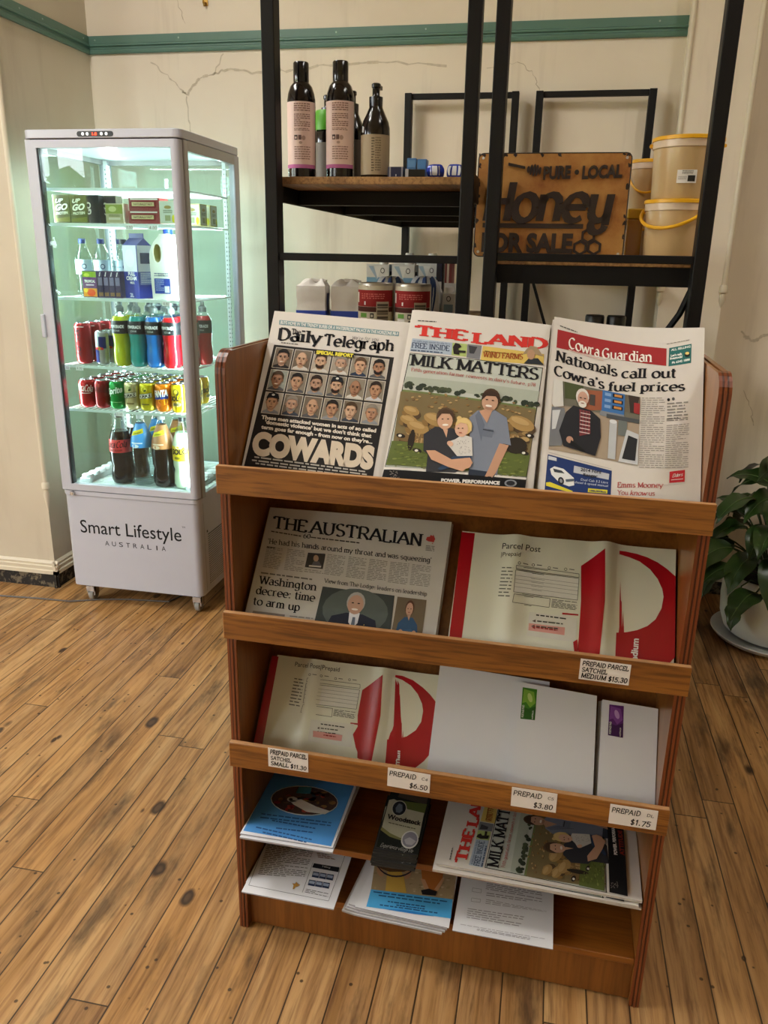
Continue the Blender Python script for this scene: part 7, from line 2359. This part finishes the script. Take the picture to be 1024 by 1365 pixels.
# --- things lying on the two lower shelves
def flat(name, label, cat, z, corners, art, src, dst, t=0.003, face=None, edge=None, group=None, warp=None, part='printed_sheet'):
    a0, b0 = corners[0]
    M = SM @ Matrix.Translation((a0, b0, z))
    loc = [(x - a0, y - b0) for x, y in corners]
    warp = warp or (lambda x, y: 0.0)
    mb = MB()
    sheet(mb, *loc, warp, t, face or OFFICE, edge or OEDGE, 8, 8)
    if art:
        art(Art(mb, lambda x, y, h: Vector((x, y, warp(x, y) + h)), src, [(x - a0, y - b0) for x, y in dst]))
    th = thing(name, label, cat, group=group, M=M)
    mb.build(part, th, sharp=70)
    return th
ox, oy, s = 310, 1020, 5.689
def art_blue_flyer(a):
    a.quad((322, 46), (928, 140), (745, 616), (82, 492), '#4f93d6', 1, 8, 8)
    cx, cy_ = 545, 270
    a.ell(cx, cy_, 256, 112, '#d8e0e4', 2, 24, rot=4)
    a.ell(cx, cy_, 250, 106, '#4a3630', 3, 24, rot=4)
    rnd = random.Random(8)
    for i in range(60):
        an, r_ = rnd.uniform(0, 2 * PI), math.sqrt(rnd.random())
        a.ell(cx + 220 * r_ * math.cos(an), cy_ + 86 * r_ * math.sin(an), rnd.uniform(10, 34), rnd.uniform(5, 15), rnd.choice(['#8a2e2c', '#3a2a20', '#a84a3c', '#5c4a38', '#8a6a40', '#31404a']), 4, 8)
    a.poly([(430, 270), (520, 262), (640, 320), (740, 352), (700, 376), (560, 356), (460, 300)], '#d6d2ca', 5)
    a.ell(452, 262, 40, 20, '#c8c4bc', 5)
    a.ell(440, 262, 16, 8, '#2a2420', 6)
    a.poly([(500, 170), (600, 168), (590, 220), (480, 214)], '#3f7c8c', 5)
    for y0, y1, x0, x1 in ((362, 434, 220, 750), (388, 455, 212, 745), (412, 478, 300, 640), (470, 520, 330, 720), (462, 560, 180, 600), (500, 580, 230, 560)):
        a.lines((x0, y0), (x1, y1), (x1 - 3, y1 + 9), (x0 - 3, y0 + 9), 1, '#2c548a', 2, 1.0, x0, 12)
zF = 0.2465
flat('flyer', 'sheet of white paper under the blue flyer, left end of the shelf', 'sheet', zF + 0.034, [(0.024, -0.028), (0.231, -0.024), (0.231, 0.268), (0.024, 0.262)], None, None, None, t=0.004)
flat('flyer', 'blue flyer with an oval photo, left end of the shelf', 'flyer', zF + 0.0385, [(0.0225, -0.022), (0.229, -0.016), (0.225, 0.272), (0.0225, 0.270)], art_blue_flyer,
     zc(ox, oy, s, (321, 1109), (445, 1131), (474, 1045), (367, 1030)), [(0.023, -0.020), (0.232, -0.017), (0.221, 0.203), (0.022, 0.197)], t=0.003)
for k in range(4):
    flat('flyer', ['lowest', 'second lowest', 'third lowest', 'fourth lowest'][k] + ' sheaf of blue flyers stacked beneath the oval photo flyer', 'flyer', zF + 0.0062 + 0.0078 * k, [(0.022, 0.016 - 0.002 * k), (0.214 + 0.001 * k, 0.016 - 0.002 * k), (0.208 + 0.001 * k, 0.27), (0.022, 0.27)], None, None, None, t=0.006, group='flyers stacked under the blue flyer')
def art_white_flyer(a):
    for p0, p1 in (((245, 590), (122, 905)), ((122, 905), (728, 1024)), ((728, 1024), (862, 660)), ((610, 735), (528, 960))):
        d = math.hypot(p1[0] - p0[0], p1[1] - p0[1])
        nx, ny = -(p1[1] - p0[1]) / d * 1.3, (p1[0] - p0[0]) / d * 1.3
        a.poly([(p0[0] - nx, p0[1] - ny), (p1[0] - nx, p1[1] - ny), (p1[0] + nx, p1[1] + ny), (p0[0] + nx, p0[1] + ny)], '#3a3a3c', 2)
    a.lines((264, 600), (612, 650), (540, 860), (190, 830), 17, '#5c5a58', 2, 0.35, 4, 9)
    a.lines((640, 660), (720, 672), (800, 720), (650, 700), 3, '#8a6a5a', 2, 0.5, 6, 4)
    a.quad((618, 738), (812, 770), (804, 806), (604, 770), '#1d1f26', 2, 3, 1)
    a.sans('Tilling', (676, 768), (742, 778), 14, '#d6d6d8', 3, (4, -12))
    for r_ in range(2):
        y = 800 + 62 * r_
        x = 612 - 30 * r_
        for i in range(3):
            xx, yy = x + i * 54, y + i * 9
            a.quad((xx, yy), (xx + 50, yy + 8), (xx + 40, yy + 52), (xx - 12, yy + 42), '#2a3550', 2, 1, 1)
            a.quad((xx + 2, yy + 8), (xx + 44, yy + 16), (xx + 38, yy + 36), (xx - 4, yy + 28), '#9aa6bc', 3, 1, 1)
    a.lines((560, 932), (730, 968), (722, 1000), (544, 964), 3, '#5c5a58', 2, 0.4, 5, 6)
    a.poly([(455, 935), (462, 905), (452, 890), (475, 894), (482, 878), (494, 896), (512, 902), (494, 914), (476, 918), (466, 934)], '#b98a3c', 2)
zW = 0.1185
flat('flyer', 'white notice with a small gold emblem and dark photo blocks, bottom left', 'flyer', zW + 0.0240, [(0.026, -0.036), (0.2365, -0.035), (0.230, 0.250), (0.026, 0.248)], art_white_flyer,
     zc(ox, oy, s, (323, 1187), (444, 1210), (466, 1141), (357, 1122)), [(0.028, -0.035), (0.235, -0.034), (0.228, 0.124), (0.027, 0.123)], t=0.003)
for k in range(3):
    flat('flyer', ['lowest', 'middle', 'upper'][k] + ' sheaf of white notices under the gold emblem notice', 'flyer', zW + 0.0060 + 0.0070 * k, [(0.023, 0.002 - 0.003 * k), (0.220 + 0.001 * k, 0.002 - 0.003 * k), (0.214 + 0.001 * k, 0.25), (0.023, 0.25)], None, None, None, t=0.0058, group='notices stacked under the gold emblem notice')
ox, oy, s = 440, 1040, 5.689
def art_photo_flyer(a):
    a.quad((352, 560), (960, 690), (935, 930), (310, 855), '#a58f6c', 1, 6, 4)
    rnd = random.Random(5)
    for i in range(70):
        u, v = rnd.random(), rnd.random()
        a.ell(330 + 600 * u, 640 + 60 * u + 210 * v, rnd.uniform(6, 18), rnd.uniform(3, 8), rnd.choice(['#b39c78', '#94805e', '#bfa888']), 2, 7)
    a.poly([(440, 690), (520, 670), (560, 760), (580, 880), (420, 866), (430, 760)], '#c9a34a', 3)
    a.poly([(350, 680), (400, 640), (470, 620), (600, 650), (640, 690), (560, 720), (450, 720)], '#5a4028', 4)
    pts = []
    for i in range(15):
        t = i / 14
        an = PI * t
        pts.append((505 - 155 * math.cos(an), 620 + 130 * math.sin(an)))
    for (x0, y0), (x1, y1) in zip(pts, pts[1:]):
        a.poly([(x0, y0), (x1, y1), (x1, y1 + 13), (x0, y0 + 13)], '#2a2430', 5)
    a.ell(380, 720, 24, 40, '#b88a66', 4, 10, rot=-30)
    a.ell(590, 745, 22, 36, '#b88a66', 4, 10, rot=30)
    a.poly([(690, 680), (860, 700), (850, 800), (800, 870), (730, 866), (700, 790)], '#b0682e', 3)
    a.poly([(685, 770), (720, 780), (750, 850), (720, 860)], '#c4936c', 4)
    a.poly([(850, 770), (866, 780), (820, 866), (790, 856)], '#c4936c', 4)
    a.poly([(690, 862), (750, 850), (812, 872), (800, 905), (700, 895)], '#1f1b1a', 5)
    a.quad((310, 852), (928, 930), (915, 1075), (275, 985), '#4aa3dc', 3, 6, 2)
    for k, (x0, y0, x1, y1) in enumerate(((330, 868, 900, 945), (370, 895, 850, 962), (440, 942, 768, 988), (505, 970, 720, 1000), (380, 968, 815, 1030))):
        a.lines((x0, y0), (x1, y1), (x1 - 2, y1 + 9), (x0 - 2, y0 + 9), 1, '#1f4a78', 4, 1.0, k, 11)
    a.poly([(400, 1003), (560, 1010), (700, 1035), (790, 1060), (640, 1042), (480, 1016)], '#2a7cc4', 4)
zS = 0.1185
for k in range(4):
    dx = [-0.012, -0.006, -0.002, 0.002][k]
    flat('flyer', ['lowest', 'second lowest', 'third lowest', 'uppermost plain'][k] + ' sheaf of white sheets under the hat photo flyer', 'sheet', zS + 0.0048 + 0.0052 * k, [(0.262 + dx, -0.018 + 0.002 * k), (0.482 + dx, -0.024 + 0.002 * k), (0.478 + dx, 0.25), (0.286 + dx, 0.25)], None, None, None, t=0.0042, group='sheets stacked under the hat photo flyer',
         warp=lambda x, y: 0.004 * max(0, 1 - x / 0.03))
flat('flyer', 'flyer with a straw hat photo above a blue panel, bottom shelf', 'flyer', zS + 0.0248, [(0.279, -0.018), (0.4845, -0.026), (0.4790, 0.25), (0.300, 0.25)], art_photo_flyer,
     zc(ox, oy, s, (461, 1208), (600, 1240), (608, 1168), (500, 1146)), [(0.258, -0.013), (0.487, -0.023), (0.478, 0.133), (0.287, 0.137)], t=0.002)
ox, oy, s = 570, 1060, 5.689
def art_form(a):
    a.lines((452, 668), (872, 742), (868, 800), (440, 720), 4, '#8a8488', 2, 0.35, 3, 9)
    a.lines((450, 740), (870, 806), (868, 830), (444, 772), 2, '#8a8488', 2, 0.35, 5, 9)
    a.lines((446, 790), (905, 880), (900, 890), (438, 832), 3, '#9a9498', 2, 0.35, 6, 9)
    for q in (((344, 704), (410, 714), (408, 742), (340, 732)), ((336, 780), (404, 790), (400, 814), (332, 806))):
        for i in range(4):
            p0, p1 = q[i], q[(i + 1) % 4]
            d = math.hypot(p1[0] - p0[0], p1[1] - p0[1])
            nx, ny = -(p1[1] - p0[1]) / d * 1.2, (p1[0] - p0[0]) / d * 1.2
            a.poly([(p0[0] - nx, p0[1] - ny), (p1[0] - nx, p1[1] - ny), (p1[0] + nx, p1[1] + ny), (p0[0] + nx, p0[1] + ny)], '#8a8488', 2)
    a.lines((306, 858), (734, 922), (700, 1008), (296, 940), 5, '#9a9498', 2, 0.32, 8, 9)
    a.lines((250, 978), (912, 1092), (912, 1096), (250, 982), 1, '#a8a4a8', 2, 1.0, 3, 16)
    a.lines((380, 1014), (780, 1084), (774, 1104), (370, 1030), 2, '#8a8488', 2, 0.4, 4, 12)
for k in range(3):
    flat('form', ['lowest', 'middle', 'upper'][k] + ' sheaf of white forms beneath the printed form', 'sheet', zS + 0.0050 + 0.0062 * k, [(0.506, 0.004 - 0.002 * k), (0.688, 0.004 - 0.002 * k), (0.684, 0.25), (0.500, 0.25)], None, None, None, t=0.0052, group='forms stacked under the printed form')
flat('form', 'printed white form with two tick boxes, right of the hat photo flyer', 'form', zS + 0.0215, [(0.492, -0.027), (0.6985, -0.025), (0.694, 0.262), (0.490, 0.250)], art_form,
     zc(ox, oy, s, (605, 1240), (737, 1265), (736, 1190), (612, 1172)), [(0.495, -0.026), (0.698, -0.025), (0.692, 0.129), (0.486, 0.119)], t=0.002)
# village brochures
ox, oy, s = 440, 1040, 5.689
BR_src = zc(ox, oy, s, (489, 1137), (556, 1143), (560, 1064), (500, 1060))
BR_dst = [(0.303, -0.013), (0.408, 0.0), (0.379, 0.189), (0.275, 0.174)]
def art_broch(a):
    a.quad((335, 108), (680, 100), (655, 470), (318, 440), '#1c1f1a', 1, 4, 6)
    a.quad((410, 104), (660, 100), (655, 170), (400, 150), '#4a3f34', 2, 2, 2)
    a.quad((400, 170), (660, 165), (650, 240), (380, 190), '#5f6a34', 3, 3, 2)
    a.poly([(336, 178), (372, 168), (430, 180), (500, 215), (648, 224), (640, 375), (560, 392), (480, 385), (400, 365), (328, 335)], '#b9b59c', 4)
    a.poly([(328, 335), (400, 365), (480, 385), (560, 392), (520, 404), (400, 384), (322, 352)], '#7d7a4a', 5)
    a.ell(430, 218, 62, 48, '#c8c6b4', 5, 18)
    a.ell(430, 218, 54, 42, '#23262c', 6, 18)
    a.poly([(400, 220), (420, 190), (450, 196), (460, 230), (440, 246), (410, 244)], '#6a7480', 7)
    a.sans('Woodstock', (350, 286), (634, 304), 28, '#17171a', 6, (2, -28), bold=0.03)
    a.lines((370, 305), (600, 325), (600, 330), (370, 310), 1, '#55523c', 6, 1.0, 3, 10)
    a.ell(566, 392, 72, 52, '#d9d8d4', 6, 18)
    a.ell(566, 392, 62, 44, '#8d8a96', 7, 18)
    a.poly([(520, 396), (560, 380), (620, 400), (590, 424), (540, 420)], '#b8b4bc', 8)
    a.serif('Experience village life', (345, 440), (605, 464), 22, '#c8c6be', 4, (5, -20), 0.9, 0.5, 0, slant=0.25)
br = None
for k in range(7):
    z = zF + 0.0040 + 0.0043 * k
    off = 0.0035 * (6 - k)
    cor = [(0.3165 , -0.016 + 0.0), (0.4105, -0.016), (0.4105, 0.194), (0.3165, 0.194)]
    if br is None:
        # the top one carries the print, copies lie under it
        mbz = zF + 0.0040 + 0.0043 * 6
        a0, b0 = 0.312, 0.012
        mb = MB()
        Wb, Hb = 0.094, 0.205
        mb.box(0, Wb, 0, Hb, -0.0042, 0.0, mat('brochure_edge', '#262624', 0.5))
        H = [(335 - 5, 470), (662, 480), (672, 100), (345, 100)]
        art_broch(Art(mb, lambda x, y, h: Vector((x, y, h)), [(305, 452), (652, 476), (682, 96), (336, 108)], [(0, 0), (Wb, 0), (Wb, Hb), (0, Hb)]))
        br = thing('brochure', 'uppermost dark village brochure in the middle of the fourth shelf', 'brochure', group='village brochures', M=SM @ Matrix.Translation((a0, b0, mbz)) @ Matrix.Rotation(0.03, 4, 'Z'))
        mb.build('cover', br)
    if k < 6:
        kk = 5 - k
        dup(br, ['second', 'third', 'fourth', 'fifth', 'sixth', 'lowest'][k] + ' village brochure down in its stack', M=SM @ Matrix.Translation((0.311 - 0.0006 * k + (0.002 if k % 2 else -0.001), 0.012 - 0.0026 * (k + 1), mbz - 0.0043 * (k + 1))) @ Matrix.Rotation(0.03 + 0.02 * (k % 3 - 1), 4, 'Z'))
# rural weeklies lying on their side
fl = MB()
Wl, Hl = 0.276, 0.414
sheet(fl, (0, 0), (Wl, 0), (Wl, Hl), (0, Hl), lambda x, y: 0.003 * math.sin(PI * x / Wl), 0.0055, PAPER, EDGEP, 12, 12)
art_land(Art(fl, lambda x, y, h: Vector((min(max(x, 0), Wl), min(max(y, 0), Hl), 0.003 * math.sin(PI * min(max(x, 0), Wl) / Wl) + h)), L_src, [(0.004, 0.411), (0.2725, 0.400), (0.2735, 0.048), (0.004, 0.048)]))
zL = zF + 0.0245
def side_M(a0, b0, z, rz=0.0):
    # page top to the left, page left edge to the front
    return SM @ Matrix.Translation((a0 + Hl, b0, z)) @ Matrix.Rotation(PI / 2 + rz, 4, 'Z')
ln = thing('newspaper', 'rural weekly lying on its side on the fourth shelf, uppermost of the pile', 'newspaper', group='rural weeklies lying on the fourth shelf', M=side_M(0.447, 0.006, zL, -0.008))
fl.build('front_page', ln, sharp=70)
for k in range(2):
    dup(ln, ['second from the top', 'lowest'][k] + ' in the pile of rural weeklies lying on their side', M=side_M(0.441 + 0.006 * k, 0.000 + 0.006 * k, zL - 0.0088 * (k + 1), -0.012 * (k % 2)))

# ------------------------------------------------------------------ potted plant in the alcove
pt = thing('potted_plant', 'leafy dark green plant in a wide white pot in the alcove right of the stand', 'potted plant', (2.95, 0.37, 0))
POTM = mat('glazed_white', '#e2e3e0', 0.3, 0, 0.04, 8)
mb = MB()
R = 0.215
mb.lathe([(0.0, 0.030), (R * 0.80, 0.030), (R * 0.88, 0.045), (R * 0.97, 0.10), (R * 1.0, 0.17), (R * 0.99, 0.245), (R * 0.97, 0.285), (R * 0.95, 0.288), (R * 0.93, 0.28), (R * 0.92, 0.24), (0, 0.24)], POTM, 48)
mb.build('pot', pt)
mb = MB()
mb.lathe([(0.0, 0.004), (R * 0.92, 0.002), (R * 1.03, 0.012), (R * 1.10, 0.030), (R * 1.085, 0.033), (R * 1.0, 0.020), (0, 0.018)], POTM, 48)
mb.build('saucer', pt)
mb = MB()
mb.lathe([(0, 0.252), (R * 0.5, 0.256), (R * 0.925, 0.246)], mat('potting_soil', '#2a211a', 0.95, 0, 0.4, 60, bump=0.6), 32)
mb.build('soil', pt)
def leaf_material():
    m = bpy.data.materials.new('leaf_green')
    m.use_nodes = True
    w = NT(m)
    b = m.node_tree.nodes['Principled BSDF']
    oi = w.n('ShaderNodeTexCoord')
    n = w.noise(oi.outputs['Object'], 7, 3)
    c = w.ramp(n, [(0.3, hexc('#1c2e12')), (0.55, hexc('#2c461a')), (0.75, hexc('#3d5722'))])
    w.l(c, b.inputs['Base Color'])
    b.inputs['Roughness'].default_value = 0.32
    b.inputs['Subsurface Weight'].default_value = 0.0
    MATS['leaf'] = m
    return m
LEAF = leaf_material()
MID = mat('leaf_midrib', '#56703a', 0.4)
STEM = mat('leaf_stem', '#2e4420', 0.45)
rnd = random.Random(21)
leaves, stems = MB(), MB()
def leaf(base, tip_dir, length, width, droop, roll=0.0):
    """lance-shaped leaf that starts along tip_dir and droops under its weight"""
    d = Vector(tip_dir).normalized()
    side = d.cross(Vector((0, 0, 1)))
    if side.length < 0.1:
        side = Vector((1, 0, 0))
    side.normalize()
    side = (Matrix.Rotation(roll, 3, d) @ side)
    p = Vector(base)
    pts, dirs = [], []
    n = 10
    for i in range(n + 1):
        pts.append(p.copy())
        dirs.append(d.copy())
        p = p + d * (length / n)
        d = (d + Vector((0, 0, -droop / n))).normalized()
    v = []
    for i in range(n + 1):
        t = i / n
        w_ = width * (math.sin(PI * min(1, t * 1.02 + 0.03)) ** 0.75) * (1.12 - 0.45 * t)
        nrm = side.cross(dirs[i]).normalized()
        wav = 0.006 * math.sin(t * 14 + base[0] * 50)
        for q, lift in ((-1, 0.18), (-0.55, 0.07), (0, 0), (0.55, 0.07), (1, 0.18)):
            v.append(pts[i] + side * (w_ * q) + nrm * (w_ * lift + (wav if abs(q) == 1 else 0)))
    f = [(i * 5 + j, i * 5 + j + 1, (i + 1) * 5 + j + 1, (i + 1) * 5 + j) for i in range(n) for j in range(4)]
    leaves.faces(v, f, LEAF, True)
    mid = [q + side.cross(dd) * 0.0015 for q, dd in zip(pts, dirs)]
    leaves.tube(mid, [0.0022 * (1 - 0.8 * i / n) for i in range(n + 1)], MID, 5)
def stalk(a, out, h, lean_):
    b = Vector((0.05 * math.cos(a), 0.05 * math.sin(a), 0.25))
    e = Vector((out * math.cos(a), out * math.sin(a), h))
    m_ = b.lerp(e, 0.5) + Vector((0, 0, 0.05))
    pts = [b * (1 - t) ** 2 + m_ * 2 * t * (1 - t) + e * t * t for t in [i / 6 for i in range(7)]]
    stems.tube(pts, 0.0035, STEM, 6)
    return e
for i in range(64):
    a = i * 2.399 + rnd.uniform(-0.2, 0.2)
    ring = rnd.random()
    out = 0.05 + 0.22 * ring
    h = 0.72 - 0.40 * ring + rnd.uniform(-0.06, 0.06)
    if math.sin(a) * (out + 0.2) > 0.36:
        a = -a
    e = stalk(a, out, h, 0)
    el = rnd.uniform(-0.1, 0.7) * (1 - ring * 0.6)
    leaf(e, (math.cos(a) * math.cos(el), math.sin(a) * math.cos(el), math.sin(el)), rnd.uniform(0.17, 0.25), rnd.uniform(0.045, 0.065), rnd.uniform(1.0, 2.2), rnd.uniform(-0.5, 0.5))
for a, out, h, ln_, wd, dr in ((3.9, 0.20, 0.40, 0.22, 0.06, 2.6), (4.35, 0.21, 0.42, 0.25, 0.065, 2.8), (4.9, 0.20, 0.38, 0.24, 0.06, 2.6), (3.5, 0.24, 0.30, 0.17, 0.045, 3.2), (3.65, 0.20, 0.62, 0.20, 0.055, 1.6)):
    e = stalk(a, out, h, 0)
    leaf(e, (math.cos(a) * 0.7, math.sin(a) * 0.7, 0.1), ln_, wd, dr, 0.0)
e = Vector((-0.17, -0.15, 0.27))
stems.tube([(-0.10, -0.10, 0.27), (-0.15, -0.14, 0.30), (-0.185, -0.16, 0.28), (-0.20, -0.185, 0.235)], 0.003, STEM, 6)
leaf((-0.20, -0.185, 0.235), (-0.10, -0.25, -0.8), 0.13, 0.038, 0.6, 0.4)
stems.build('stems', pt)
leaves.build('foliage', pt, sharp=180)
